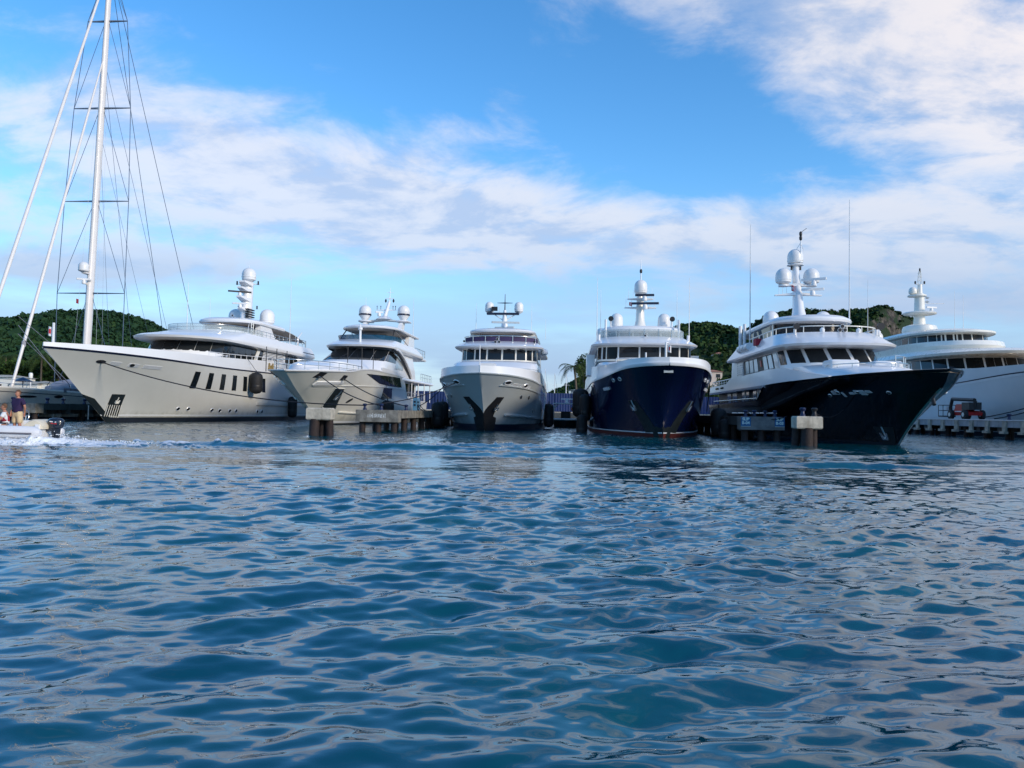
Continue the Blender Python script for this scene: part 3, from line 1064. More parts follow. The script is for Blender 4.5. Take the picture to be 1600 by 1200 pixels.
broad_tree(on_quay(914, 128), 10.2, 2.1, 'tall dark tree with ivy beside the navy yacht', 3, 3000)
palm_tree(on_quay(902, 118), 7.2, 2.6, 'palm with drooping fronds between the grey and navy yachts', 4, (-.6, 0))
palm_tree(on_quay(918, 120), 6.2, 2.2, 'short palm in front of the tall dark tree', 14, (.3, 0))
palm_tree(on_quay(1392, 121), 9.6, 3.0, 'palm whose fronds show behind the black yacht foredeck', 6)
for i, (px, d, hh, kind, lb) in enumerate((
        (28, 150, 8.5, 0, 'bushy tree at the foot of the left hill beneath the furled forestay'), (62, 145, 9.0, 1, 'palm under the left hill right of the lamp post'), (88, 150, 9.5, 0, 'broad dark tree behind the covered tender'),
        (108, 142, 8.6, 1, 'palm beside the silver yacht bow'), (48, 160, 8.0, 0, 'low spreading tree behind the sailing yacht lamp post'), (6, 150, 9.0, 1, 'palm at the left edge of the picture under the hill'), (132, 152, 9.0, 0, 'tree whose crown meets the silver yacht stem'))):
    if kind:
        palm_tree(on_quay(px, d), hh, 3.2, lb, 60 + i)
    else:
        broad_tree(on_quay(px, d), hh, 4.4, lb, 60 + i, 2400)
broad_tree(on_quay(1112, 150), 6.0, 2.6, 'low tree between the navy and black yachts', 81, 1500)
broad_tree(on_quay(1135, 160), 8.0, 3.2, 'tree behind the black yacht aft deck', 82, 1500)


# ================================================================ buildings and hoardings ashore
def house(pos, w, d, h, label, roof=ROOFT, wall=HOUSEW, nwin=4, storeys=2, rz=0.0, roofh=1.2):
    t = empty('house', pos, rz, label, 'house', 'houses ashore')
    MB().box(-w / 2, w / 2, -d / 2, d / 2, -4, h).build('wall', wall, t, 0)
    e = .4
    MB().loft([[(-w / 2 - e, -d / 2 - e, h), (w / 2 + e, -d / 2 - e, h), (w / 2 + e, d / 2 + e, h), (-w / 2 - e, d / 2 + e, h)], [(-w / 2 + d * .4, -.1, h + roofh), (w / 2 - d * .4, -.1, h + roofh), (w / 2 - d * .4, .1, h + roofh), (-w / 2 + d * .4, .1, h + roofh)]]).build('roof', roof, t, 0)
    for s_ in range(storeys):
        for i in range(nwin):
            x = -w / 2 + w * (i + .5) / nwin; z = h * (s_ + .28) / storeys
            o = MB().box(x - w / nwin * .25, x + w / nwin * .25, -d / 2 - .05, -d / 2 + .1, z, z + h / storeys * .45).build('window', GLASS, t, 0)
            MB().box(x - w / nwin * .3, x + w / nwin * .3, -d / 2 - .12, -d / 2 + .02, z - .12, z - .02).build('sill', wall, o, 0)
    return t


hx, hz = PXD(1140, 572, 300)
house((hx, 300, hz), 12.5, 7, 3.6, 'pale house with long clay roof on the wooded right hill', nwin=5, storeys=1)
hx, hz = PXD(1122, 572, 298)
house((hx, 298, hz), 4.0, 6, 4.6, 'small square pale house at the end of the long clay-roofed house', nwin=2, storeys=1, roofh=.8)
hx, hz = PXD(1112, 594, 230)
house((hx, 230, hz), 5, 5, 2.4, 'small cream shed low on the right hillside', nwin=2, storeys=1, roofh=.7)
house(on_quay(914, 124), 5.0, 4, 3.6, 'grey quayside kiosk with open posts under the tall dark tree', roof=CONCP, wall=SILVERB, nwin=3, storeys=1, roofh=.3)
for i, (px, d, w, h, lb) in enumerate(((10, 140, 7, 4.6, 'cream marina building at the left edge behind the sailing yacht'), (48, 138, 5, 3.4, 'low cream building behind the lamp post'), (70, 139, 4, 3.6, 'white stall left of the covered tender'))):
    house(on_quay(px, d), w, 5, h, lb, CONCP, CREAM, 3, 1, 0, .5)


def hoarding(r0, r1, a, z1, label, col=None, white=()):
    t = empty('hoarding', RW((r0 + r1) / 2, a, 1.45), -AXIS, label, 'hoarding', 'blue sheet hoardings on the quay')
    n = max(1, round((r1 - r0) / 2.4)); w = (r1 - r0) / n
    base = None
    for i in range(n):
        x0 = -(r1 - r0) / 2 + i * w
        P = []; N = []
        for k in range(13):
            x = x0 + .03 + (w - .06) * k / 12
            y = -.05 * (k % 2)
            P.append([(x, y, .15), (x, y, z1 - 1.45)]); N.append([(0, -1, 0)] * 2)
        MB().slab(P, N, .03).build('sheet_panel', col or BLUESHED, t, 0)
        MB().box(x0 - .05, x0 + .05, .04, .14, 0, z1 - 1.4).build('post', DARK, t, 0)
    MB().box(-(r1 - r0) / 2, (r1 - r0) / 2, -.12, .2, 0, .12).build('kerb', CONCP, t, 0)
    return t


hoarding(-14, 12, 111, 4.25, 'blue sheet hoarding behind the grey and navy yachts')
hoarding(12.8, 30, 113, 4.1, 'blue sheet hoarding behind the black yacht')
hoarding(-30, -14.8, 112, 4.3, 'blue sheet hoarding glimpsed between the ivory and grey yachts')
hoarding(-84, -64, 118, 3.9, 'blue sheet hoarding at the left behind the sailing yacht')
for r, w, lb in ((-13.2, 3.0, 'low white container at the foot of the hoarding beside the grey yacht bow'), (9.8, 2.2, 'white block by the hoarding right of the navy yacht')):
    o = MB().box(-w / 2, w / 2, -.5, .5, 0, 1.0)
    t = empty('storage_container', RW(r, 109.5, 1.45), -AXIS, lb, 'container')
    o.build('body', WHITE, t, 0)
    MB().box(-w / 2 - .04, w / 2 + .04, -.54, .54, 1.0, 1.1).build('lid', WHITE, t, 0)
    MB().box(w * .2, w * .3, -.56, -.5, .5, .75).build('handle', STEEL, t, 0)
# lamp post and parasol ashore at the left
lp = empty('lamp_post', on_quay(46, 112), 0, 'short white lamp post behind the sailing yacht', 'lamp post')
MB().tube([(0, 0, 0), (0, 0, 3.6)], [.12, .08], 8).build('pole', WHITE, lp)
MB().lathe([(.12, 3.55), (.26, 3.7), (.28, 4.3), (.2, 4.45), (.02, 4.5)], (0, 0, 0), 12).build('lantern', CREAM, lp)
MB().box(-.25, .25, -.25, .25, 0, .3).build('base', CONCP, lp)
pr = empty('parasol', on_quay(34, 110), 0, 'dark parasol open above the standing boat driver', 'parasol')
MB().tube([(0, 0, 0), (0, 0, 3.6)], .07, 8).build('pole', DARK, pr)
MB().lathe([(1.35, 3.1), (1.3, 3.16), (.7, 3.5), (.05, 3.75)], (0, 0, 0), 8).build('canopy', LINE, pr, 20)
MB().box(-.45, .45, -.45, .45, 0, .18).build('base', CONC, pr)
# moored masts showing over the hoarding between the grey and navy yachts
for i, (px, d, h, lb) in enumerate(((851, 150, 8.5, 'thin white mast beside the grey yacht stern'), (866, 146, 7.5, 'white mast in the middle of the gap over the hoarding'), (884, 140, 7.2, 'stouter white mast with crosstree over the hoarding'))):
    t = empty('distant_mast', on_quay(px, d), 0, lb, 'mast', 'small masts beyond the hoarding')
    MB().tube([(0, 0, 0), (0, 0, h)], [.09 + .03 * i, .05], 6).build('spar', WHITE, t)
    cross_arm(t, (0, 0, h * .7), .7, .03, name='spreader')
    MB().tube([(0, 0, h), (1.2, 0, 0)], .02, 4).build('stay', ROPEW, t)


def yacht(k, label, group='motor yachts moored bow-out at the marina'):
    return empty('motor_yacht', (BERTH[k][0], BERTH[k][1], 0), -AXIS, label, 'yacht', group)


def flag(parent, p, w, h, m1, m2, name='flag'):
    P = [[(p[0] + w * i / 6, p[1] + .06 * math.sin(i * 1.3), p[2] + h * j / 3 - .05 * i * w) for j in range(4)] for i in range(7)]
    N = [[(0, 1, 0)] * 4 for _ in range(7)]
    o = MB().slab(P, N, .01).build(name, m1, parent, 60)
    P2 = [[(p[0] + w * i / 6, p[1] - .006 + .06 * math.sin(i * 1.3), p[2] + h * (.25 + .5 * j) - .05 * i * w) for j in range(2)] for i in range(2, 5)]
    MB().slab(P2, [[(0, 1, 0)] * 2 for _ in range(3)], .005).build('emblem', m2, o, 60)
    return o


# ---------------------------------------------------------------- yacht in the first berth: silver hull with slanted black windows
def yacht_one():
    Y = yacht(1, 'long silver-grey motor yacht with seven slanted black hull windows, nearest the sailing mast')
    h = HULL[1]
    h.mesh('hull', SILVER, Y)
    h.strip('boot_stripe', BOOT, Y, -0.3, 0.42)
    h.strip('pin_stripe', WHITE, Y, 0.55, 0.66, off=.014)
    h.strip('sheer_line', LINE, Y, lambda q: h.zs(q) - .10, lambda q: h.zs(q) + .03, off=.03)
    bh = lin([(-7.95, .30), (0, .66), (10, .95), (26, 1.38), (42, 1.4)])
    h.bulwark('bulwark', WHITE, Y, bh, z_off=.03, inset=.0, th=.16, flare=-.06)
    h.deck('deck', DECK, Y, dz=.0)
    # black forefoot plate on the stem
    mb = MB()
    for side in (-1, 1):
        P = []; N = []
        for i in range(9):
            z = -0.4 + 2.7 * i / 8
            qs = h.s0(max(0, h.v(-2, z)))
            w = .75 if z < 2.0 else .75 * (2.3 - z) / .3
            P.append([h.pt(qs + .004, z, side, .01), h.pt(qs + .5 * max(w, .02), z, side, .02), h.pt(qs + max(w, .03), z, side, .02)])
            N.append([h.nrm(qs + .1, z, side)] * 3)
        mb.slab(P, N, .03)
    mb.build('stem_plate', RECESS, Y)
    for side in (1, -1):
        # anchor pocket with its bars
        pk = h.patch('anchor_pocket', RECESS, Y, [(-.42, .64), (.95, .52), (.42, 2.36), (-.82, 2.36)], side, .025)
        for i in range(7):
            f = i / 6
            a = Vector((-.42, .64)).lerp(Vector((.95, .52)), f); b = Vector((-.62, 1.5)).lerp(Vector((.68, 1.46)), f)
            MB().tube([h.pt(a[0], a[1] - .1, side, .06), h.pt(b[0], b[1], side, .06)], .035, 6).build('bar', CREAM, pk)
        anchor(pk, h, .0, 1.8, side, .55, CREAM)
        # fairleads and their plates
        h.disc('fairlead', DARK, Y, -3.78, 4.86, side, .42, .17, .03)
        for q, z, w in ((-2.6, 4.8, .45), (-.95, 4.75, .5), (1.0, 4.71, 1.0)):
            h.patch('chafe_plate', PLATE, Y, [(q - w, z - .13), (q + w, z - .15), (q + w, z + .12), (q - w, z + .14)], side, .03)
        h.disc('fairlead', DARK, Y, -1.1, 4.75, side, .24, .16, .04)
        for i in range(7):
            q = 7.0 + i * 2.42
            h.patch('hull_window', GLASS, Y, [(q, 3.15), (q + .85, 3.15), (q + .55, 4.68), (q - .30, 4.68)], side, .03)
        for q, z in ((7.08, 1.2), (8.42, 1.2), (11.94, 1.11), (13.22, 1.07), (15.0, 1.06), (16.2, 1.06), (20.8, 1.0), (21.9, 1.0)):
            o = h.disc('porthole', GLASS, Y, q, z, side, .24, .19, .02)
            h.ring('rim', PLATE, o, q, z, side, .25, .20, .035)
        h.strip('rubbing_strake', SILVER, Y, 1.72, 2.05, 20.3, 41.5, .12, n=24, sides=(side,))
    # upper deckhouse with its dark wrap-round windows
    t1 = Tier([(5.4, 9.0, 40, 4.15, 5.5, 2.2), (6.6, 9.4, 40, 4.1, 5.4, 2.2), (8.0, 10.6, 40, 3.95, 5.2, 2.2)])
    t1.mesh('upper_deckhouse', WHITE, Y)
    for i in range(20):
        w = -16.8 + i * 1.6
        t1.panel('window', GLASS, Y, w + .02, w + 1.58, 6.15, 7.86, .03)
    t1.panel('window_pillar', CREAM, Y, 12.6, 13.4, 6.1, 7.9, .10, lean=.9)
    # louvred engine-room intake
    lv = t1.panel('louvre_panel', RECESS, Y, 15.2, 21.8, 6.6, 7.95, .03)
    for i in range(8):
        z = 6.66 + i * .165
        t1.panel('slat', WHITE, lv, 15.25, 21.75, z, z + .09, .10, th=.1)
    for i in range(3):
        t1.panel('saloon_door', GLASS, Y, 22.4 + i * 1.5, 23.7 + i * 1.5, 5.7, 7.9, .03)
    # brow and sun deck
    br = Tier([(7.88, 8.6, 38, 4.45, 6.2, 2.3), (8.0, 8.0, 38.2, 4.7, 6.2, 2.3), (8.2, 7.9, 38.2, 4.75, 6.2, 2.3), (8.45, 8.8, 38.2, 4.7, 6.2, 2.3), (8.8, 11.2, 38.0, 4.6, 6.0, 2.3), (9.3, 14.0, 37.5, 4.45, 5.5, 2.3)])
    br.mesh('bridge_deck_fascia', WHITE, Y)
    br.panel('fascia_stripe', LINE, Y, 27.5, 36.5, 8.5, 8.62, .02)
    br.screen('windbreak', GLASSC, Y, -8, 12, 9.27, .6, .15)
    br.rail('sun_deck_rail', STEEL, Y, -10, 23, 9.27, .68, .18, 1.6, .025)
    # foredeck rail along the near side
    mb = MB()
    for side in (-1, 1):
        pts = []
        for i in range(25):
            q = 9.0 + i * .7
            b = h.hb(q, 1) - .22; z = h.zs(q) + bh(q)
            pts.append(Vector((side * b, q, z)))
            if i % 2 == 0: mb.tube([pts[-1], pts[-1] + Vector((0, 0, .42))], .03, 6)
        mb.tube([p + Vector((0, 0, .42)) for p in pts], .04, 6)
    mb.build('side_deck_rail', WHITE, Y, 60)
    # sun-deck bar, hardtop and its legs
    Tier([(9.2, 17.5, 30, 3.0, 2, 2.5), (9.75, 17.8, 30, 2.9, 2, 2.5)]).mesh('sun_deck_coaming', WHITE, Y)
    ht = Tier(slab_rings(10.85, 11.4, 20.3, 30.5, 3.55, 3.5, 2.4, .35))
    ht.mesh('hardtop', WHITE, Y)
    Tier([(10.80, 21.0, 30, 3.2, 3.2, 2.4), (10.84, 21.0, 30, 3.2, 3.2, 2.4)]).mesh('hardtop_lining', CANVAS, Y)
    for side in (-1, 1):
        mb = MB()
        mb.loft([[(side * 2.6, 23.4, 9.2), (side * 3.35, 23.4, 9.2), (side * 3.35, 28.4, 9.2), (side * 2.6, 28.4, 9.2)],
                 [(side * 2.7, 23.6, 10.9), (side * 3.3, 23.6, 10.9), (side * 3.3, 26.6, 10.9), (side * 2.7, 26.6, 10.9)]])
        mb.build('hardtop_leg', WHITE, Y, 20)
        MB().tube([(side * 2.6, 21.6, 9.3), (side * 2.6, 22.0, 10.9)], .05, 6).build('strut', WHITE, Y)
    lad = MB()
    for x in (0, .55):
        lad.tube([(3.45, 20.6 + x, 9.3), (3.35, 20.9 + x, 11.0)], .045, 6)
    for i in range(4):
        lad.tube([(3.43 - i * .03, 20.65 + i * .08, 9.5 + i * .4), (3.43 - i * .03, 21.2 + i * .08, 9.5 + i * .4)], .03, 6)
    lad.build('ladder', CREAM, Y)
    P = [[(t, 30.3 + i * 1.6, 11.15 - .03 * i * i - .12 * (t / 3.3) ** 2 * (1 + i * .3)) for t in (-3.4, -1.7, 0, 1.7, 3.4)] for i in range(6)]
    MB().slab(P, [[(0, 0, 1)] * 5 for _ in range(6)], .04).build('awning', CANVAS, Y)
    aw = MB()
    for side in (-1, 1):
        aw.tube([(side * 3.4, 38.2, 9.2), (side * 3.4, 38.2, 10.35)], .04, 6)
        aw.tube([(side * 3.4, 34.5, 9.2), (side * 3.4, 34.5, 10.75)], .04, 6)
    aw.build('awning_pole', STEEL, Y)
    mb = MB().tube([(3.9, 34.0, 9.2), (3.9, 34.0, 10.4), (3.7, 36.0, 11.3)], [.11, .10, .05], 8)
    mb.build('davit', WHITE, Y)
    # mast
    m = mast_body(Y, (0, 27.0, 11.3), (0, 27.6, 16.4), .62, .95, .55, .7, flare=False)
    for z, f, w in ((12.9, 1.9, .55), (14.2, 2.3, .6), (15.3, 2.1, .6), (16.1, 1.5, .75)):
        mb = MB()
        mb.loft([[(-w * .5, 27.2 - f, z + .10), (w * .5, 27.2 - f, z + .10), (w * .5, 27.2 - f, z + .28), (-w * .5, 27.2 - f, z + .28)],
                 [(-w, 27.2, z - .25), (w, 27.2, z - .25), (w, 27.2, z + .25), (-w, 27.2, z + .25)]])
        mb.build('mast_platform', WHITE, m, 20)
    scanner(m, (0, 25.2, 14.95), 2.6, .5, m=DARK)
    scanner(m, (0, 25.4, 13.6), 1.8, .2)
    for sg in (-1, 1):
        cross_arm(m, (sg * .8, 27.4, 16.2), .7, .06)
        MB().tube([(sg * 1.3, 27.3, 16.1), (sg * 1.3, 27.3, 16.55)], .1, 8).build('light', DARK, m)
        MB().tube([(sg * 1.15, 27.5, 13.2), (sg * 1.15, 27.5, 13.6)], .09, 8).build('light', DARK, m)
    for i in range(6):
        MB().box(.35, .72, 26.0, 27.9, 11.6 + i * .28, 11.72 + i * .28).build('vent_slat', DARK, m)
    radome(m, (0, 27.6, 16.45), .82, 1.75)
    whip(m, (0, 27.6, 18.2), .35)
    for t in (-1.9, 2.0):
        radome(Y, (t, 28.6, 11.4), .86, 1.95, cone=.3)
    horns(Y, (-.9, 25.4, 12.0), 3)
    whip(Y, (-2.8, 18.5, 9.3), 5.6, .05)
    whip(Y, (3.4, 32.5, 9.4), 8.5, .05)
    whip(Y, (-3.2, 24.5, 11.2), 3.0, .03)
    js = MB().tube([(0, -6.9, 5.7), (0, -6.9, 7.55)], [.11, .09], 8).build('jackstaff', WHITE, Y)
    flag(js, (-.1, -6.9, 6.5), -.35, .7, FLAGW, FLAGR)
    # name in gold script on the bulwark
    p = h.pt(23.6, 5.4, 1); 
    text_mesh('name_lettering', 'Bella', 1.0, GOLD, Y, .35, .01, Matrix(((0, 0, 1, p.x + .02), (1, 0, 0, 23.6), (0, 1, 0, 6.12), (0, 0, 0, 1))), bold=.02)
    # deck mounted cleats
    for q in (2.0, 5.0):
        MB().tube([(1.4, q, 5.5), (1.4, q, 6.2)], .12, 8).build('bitt', STEEL, Y)
    # stern quarter: side boarding gate and rails
    t2 = Tier([(9.25, 33, 38, 4.4, .5, 4), (9.3, 33, 38, 4.4, .5, 4)])
    t2.rail('stern_rail', STEEL, Y, -7, 7, 9.25, .9, .1, 1.2, .03)
    return Y


# ---------------------------------------------------------------- second berth: ivory yacht with flybridge and two banded domes
def yacht_two():
    Y = yacht(2, 'ivory flybridge motor yacht with two dark-banded domes on its arch')
    h = HULL[2]
    h.mesh('hull', IVORY, Y, 60, 16)
    h.strip('boot_stripe', BOOT, Y, -0.3, 0.12)
    h.strip('pin_stripe', WHITE, Y, 0.16, 0.34, off=.014)
    h.strip('spray_rail', IVORY, Y, lambda q: 1.0 + .25 * max(0, (6 - q) / 8), lambda q: 1.10 + .25 * max(0, (6 - q) / 8), 1.6, 31, .12)
    h.strip('knuckle', IVORY, Y, lambda q: 3.5 + .03 * q - .001 * q * q, lambda q: 3.58 + .03 * q - .001 * q * q, -5.0, 19.0, .06)
    h.strip('sheer_guard', WHITE, Y, lambda q: h.zs(q) - .06, lambda q: h.zs(q) + .05, off=.05)
    h.deck('deck', DECK, Y, dz=-.1)
    for side in (1, -1):
        pk = h.patch('anchor_pocket', RECESS, Y, [(-1.46, 1.65), (1.2, .85), (-.74, 3.28), (-2.37, 3.27)], side, .03, nu=4, nv=8)
        fr = MB()
        q = [(-1.46, 1.65), (1.2, .85), (-.74, 3.28), (-2.37, 3.27), (-1.46, 1.65)]
        pts = []
        for a, b in zip(q[:-1], q[1:]):
            for i in range(4):
                f = i / 4
                pts.append(h.pt(a[0] + (b[0] - a[0]) * f, a[1] + (b[1] - a[1]) * f, side, .04))
        fr.tube(pts + [pts[0]], .05, 6, cap=False).build('rim', IVORY, pk)
        anchor(pk, h, -.95, 2.55, side, 1.0)
        for qq, zz in ((-5.64, 4.22), (-2.32, 4.15)):
            o = h.patch('fairlead', DARK, Y, [(qq - .42, zz - .22), (qq + .38, zz - .22), (qq + .45, zz + .2), (qq - .35, zz + .22)], side, .02)
            MB().tube([h.pt(qq - .1, zz - .1, side, .1), h.pt(qq + .15, zz - .1, side, .1)], .09, 8).build('roller', STEEL, o)
        h.patch('spray_deflector', WHITE, Y, [(-5.2, 3.42), (-1.7, 3.66), (-1.9, 3.84), (-5.2, 3.72)], side, .09, nu=8)
        h.disc('exhaust_port', DARK, Y, 1.93, 2.24, side, .5, .16, .03, tilt=.5)
        panes = [[(7.6, 4.02), (11.5, 3.92), (10.5, 4.92), (2.6, 4.76)], [(11.65, 3.92), (15.1, 3.92), (14.0, 4.97), (10.65, 4.92)], [(15.25, 3.92), (17.3, 3.95), (16.3, 4.97), (14.15, 4.97)]]
        for p in panes:
            h.patch('hull_window', GLASS, Y, p, side, .03)
        h.patch('cabin_window', GLASS, Y, [(9.0, 2.56), (13.1, 2.64), (12.9, 3.8), (9.5, 3.76)], side, .03)
    # raised foredeck with seating, rails
    fd = Tier([(4.3, -5.6, 9, 2.5, 6.5, 2.0), (5.1, -5.0, 9, 2.35, 6.2, 2.0), (5.4, -3.8, 9, 2.2, 5.8, 2.0)])
    fd.mesh('foredeck_coach', WHITE, Y)
    bw = Tier([(4.55, -7.7, 4, 3.35, 8.5, 1.8), (4.62, -7.7, 4, 3.35, 8.5, 1.8)])
    bw.rail('bow_rail', STEEL, Y, -11, 11, 4.6, .75, .05, 1.3, .028)
    pad = Tier([(5.4, .5, 5.5, 1.9, 1.5, 3), (5.75, .6, 5.4, 1.8, 1.4, 3)])
    pad.mesh('sun_pad', WHITE, Y)
    for x, q in ((-4.0, -3.5), (-4.2, -1.0), (-4.3, 1.5), (1.6, 3.2), (2.4, 5.2), (3.0, 7.2)):
        if x > 0:
            MB().tube([(x, q, 5.0), (x, q, 7.4)], .035, 6).build('canopy_pole', DARK, Y)
    for q in (-4.5, -2.2, .2):
        MB().tube([(-3.1, q, 4.5), (-3.1, q, 6.6)], .035, 6).build('canopy_pole', DARK, Y)
    sf = MB().tube([(.4, 11.6, 7.9), (.4, 11.6, 9.9), (.4, 11.6, 10.4)], [.14, .12, .05], 8).build('forward_light_mast', WHITE, Y)
    MB().lathe([(.1, 0), (.24, .1), (.24, .3), (.1, .4)], (.4, 11.6, 9.7), 10).build('lamp', WHITE, sf)
    # wheelhouse and upper saloon
    wh = Tier([(4.9, 6.0, 26, 3.45, 3.4, 2.5), (6.35, 8.3, 26, 3.3, 3.2, 2.5), (7.95, 12.2, 26, 3.0, 3.0, 2.5)])
    wh.mesh('wheelhouse', WHITE, Y)
    wh.panes(Y, [-4.6, -2.4, 0, 2.4, 4.6], 6.45, 7.8, .05)
    for side in (-1, 1):
        a = [4.65, 6.3, 8.0, 10.0] if side > 0 else [-10.0, -8.0, -6.3, -4.65]
        wh.panes(Y, a, 6.5, 7.75, .05)
        wh.panel('side_glazing', SILVERB, Y, *((10.1, 14.5) if side > 0 else (-14.5, -10.1)), 5.9, 7.6, .05)
        for w in (1.2, 3.0):
            p0 = wh.pt(side * w, 6.45, .1); p1 = wh.pt(side * (w - .7), 7.2, .12)
            MB().tube([p0, p1], .03, 5).build('wiper', DARK, Y)
        # sweeping fashion plate
        mb = MB()
        P = []; N = []
        for i in range(13):
            f = i / 12
            q = 9 + 14 * f
            z1 = 7.9 - 2.7 * f ** 2.2
            P.append([(side * 3.42, q, 5.0), (side * 3.42, q + .3, 5.0 + (z1 - 5) * .25)]); N.append([(side, 0, 0)] * 2)
        mb.slab(P, N, .08).build('fashion_plate', WHITE, Y)
        arc = [(side * 3.5, 15 + 9 * f, 8.0 - 3.0 * f ** 1.7) for f in [i / 12 for i in range(13)]]
        MB().tube(arc, .16, 8).build('sweep_trim', WHITE, Y)
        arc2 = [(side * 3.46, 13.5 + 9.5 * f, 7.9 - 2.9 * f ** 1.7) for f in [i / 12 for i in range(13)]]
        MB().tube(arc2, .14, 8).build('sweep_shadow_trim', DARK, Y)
    Tier(slab_rings(4.75, 5.15, 17, 36.5, 3.78, 1.0, 4, .2)).mesh('boat_deck', WHITE, Y)
    aft = Tier([(2.4, 19.5, 29, 2.9, .5, 4), (4.8, 19.5, 29, 2.9, .5, 4)])
    aft.mesh('main_saloon', WHITE, Y)
    for side in (-1, 1):
        for i in range(4):
            w = side * (3.6 + i * 1.9)
            aft.panel('window', GLASS, Y, min(w, w + side * 1.7), max(w, w + side * 1.7), 3.1, 4.6, .03)
        for q in (23.5, 27.5, 31.5, 35.5):
            MB().tube([(side * 3.5, q, 2.5), (side * 3.5, q, 4.8)], .07, 6).build('stanchion', WHITE, Y)
    sr = Tier([(2.6, 20, 33, 3.5, .3, 5), (2.65, 20, 33, 3.5, .3, 5)])
    sr.rail('side_rail', STEEL, Y, 4, 16, 2.6, .9, .05, 1.3, .028)
    Tier(slab_rings(7.85, 8.3, 22, 33.5, 3.3, 1.0, 4, .2)).mesh('upper_aft_roof', WHITE, Y)
    ar = Tier([(8.3, 26, 33.3, 3.2, .3, 5), (8.35, 26, 33.3, 3.2, .3, 5)])
    ar.rail('aft_rail', STEEL, Y, 4, 13.5, 8.3, .9, .05, 1.1, .028)
    br = Tier([(5.15, 28, 36, 3.6, .3, 5), (5.2, 28, 36, 3.6, .3, 5)])
    br.rail('boat_deck_rail', STEEL, Y, 4.2, 15, 5.15, .9, .05, 1.1, .028)
    # flybridge
    fb = Tier([(7.88, 11.4, 30, 3.35, 3.2, 2.5), (7.98, 10.5, 30, 3.55, 3.3, 2.5), (8.15, 10.4, 30, 3.6, 3.3, 2.5), (8.5, 11.4, 29, 3.5, 3.3, 2.5), (9.0, 13.6, 27, 3.25, 3.2, 2.5)])
    fb.mesh('flybridge_coaming', WHITE, Y)
    fb.screen('flybridge_windscreen', GLASSB, Y, -8.2, 8.2, 8.97, .5, .1, .12)
    Tier([(9.2, 17.5, 20, 1.7, .6, 3), (9.9, 17.7, 20, 1.6, .6, 3)]).mesh('helm_console', DARK, Y)
    ht = Tier(slab_rings(10.35, 10.75, 14.6, 28.5, 3.25, 3.6, 2.1, .4))
    ht.mesh('hardtop', WHITE, Y)
    Tier([(10.30, 15.3, 28, 2.9, 3.3, 2.1), (10.335, 15.3, 28, 2.9, 3.3, 2.1)]).mesh('hardtop_lining', UNDER, Y)
    for side in (-1, 1):
        MB().loft([[(side * 2.5, 23.0, 8.9), (side * 3.1, 23.0, 8.9), (side * 3.1, 26.5, 8.9), (side * 2.5, 26.5, 8.9)],
                   [(side * 2.6, 24.0, 10.4), (side * 3.0, 24.0, 10.4), (side * 3.0, 26.8, 10.4), (side * 2.6, 26.8, 10.4)]]).build('hardtop_leg', WHITE, Y, 20)
        MB().tube([(side * 2.9, 15.5, 9.2), (side * 2.7, 17.3, 10.4)], .06, 6).build('strut', DARK, Y)
        MB().tube([(side * 2.6, 18.5, 10.35), (side * 3.15, 22.8, 9.0)], .05, 6).build('strut', STEEL, Y)
        # arch leg
        MB().loft([[(side * 2.15 - .22, 21.6, 10.7), (side * 2.15 + .22, 21.6, 10.7), (side * 2.15 + .22, 23.6, 10.7), (side * 2.15 - .22, 23.6, 10.7)],
                   [(side * 2.2 - .2, 22.9, 12.0), (side * 2.2 + .2, 22.9, 12.0), (side * 2.2 + .2, 24.1, 12.0), (side * 2.2 - .2, 24.1, 12.0)]]).build('arch_leg', WHITE, Y, 20)
        Tier(slab_rings(11.95, 12.12, 22.4, 24.6, .8, .8, 2.4, .06)).mesh('dome_shelf', WHITE, Y).location = (side * 2.3, 0, 0)
        radome(Y, (side * 2.35, 23.4, 12.2), .74, 1.8, band=LINE, cone=.62)
        whip(Y, (side * 3.0, 26, 10.7), 4.6, .04)
    MB().loft([[(-2.3, 23.2, 11.95), (-2.3, 24.0, 11.95), (-2.3, 24.0, 12.1), (-2.3, 23.2, 12.1)], [(0, 22.8, 12.15), (0, 24.2, 12.15), (0, 24.2, 12.3), (0, 22.8, 12.3)], [(2.3, 23.2, 11.95), (2.3, 24.0, 11.95), (2.3, 24.0, 12.1), (2.3, 23.2, 12.1)]]).build('arch_wing', SILVERB, Y, 20)
    MB().loft([[(-2.1, 23.2, 11.05), (-2.1, 23.8, 11.05), (-2.1, 23.8, 11.15), (-2.1, 23.2, 11.15)], [(0, 22.9, 11.3), (0, 24.0, 11.3), (0, 24.0, 11.4), (0, 22.9, 11.4)], [(2.1, 23.2, 11.05), (2.1, 23.8, 11.05), (2.1, 23.8, 11.15), (2.1, 23.2, 11.15)]]).build('arch_wing', SILVERB, Y, 20)
    Tier([(12.25, 22.0, 25, .95, 1.2, 2), (12.7, 23.0, 24.6, .4, .8, 2)]).mesh('mast_fairing', WHITE, Y)
    m = mast_body(Y, (0, 23.6, 12.5), (.35, 24.4, 14.6), .26, .4, .16, .2, flare=False)
    MB().tube([(.35, 24.4, 14.5), (.42, 24.5, 16.3)], [.06, .02], 6).build('pole', WHITE, m)
    cross_arm(m, (.1, 24, 13.5), 1.2, .07)
    for t in (-1.05, -.6, .9, 1.2):
        MB().tube([(t, 24, 13.5), (t, 24, 13.85), (t, 24, 14.0)], [.03, .03, .07], 6).build('aerial', DARK, m)
    cross_arm(m, (.38, 24.4, 14.95), .5, .05)
    for t in (-.1, .85):
        MB().lathe([(.02, 0), (.12, .15), (.12, .3), (.02, .5)], (t, 24.4, 14.45), 8).build('fog_ball', DARK, m)
    cross_arm(m, (.4, 24.5, 15.7), .45, .03)
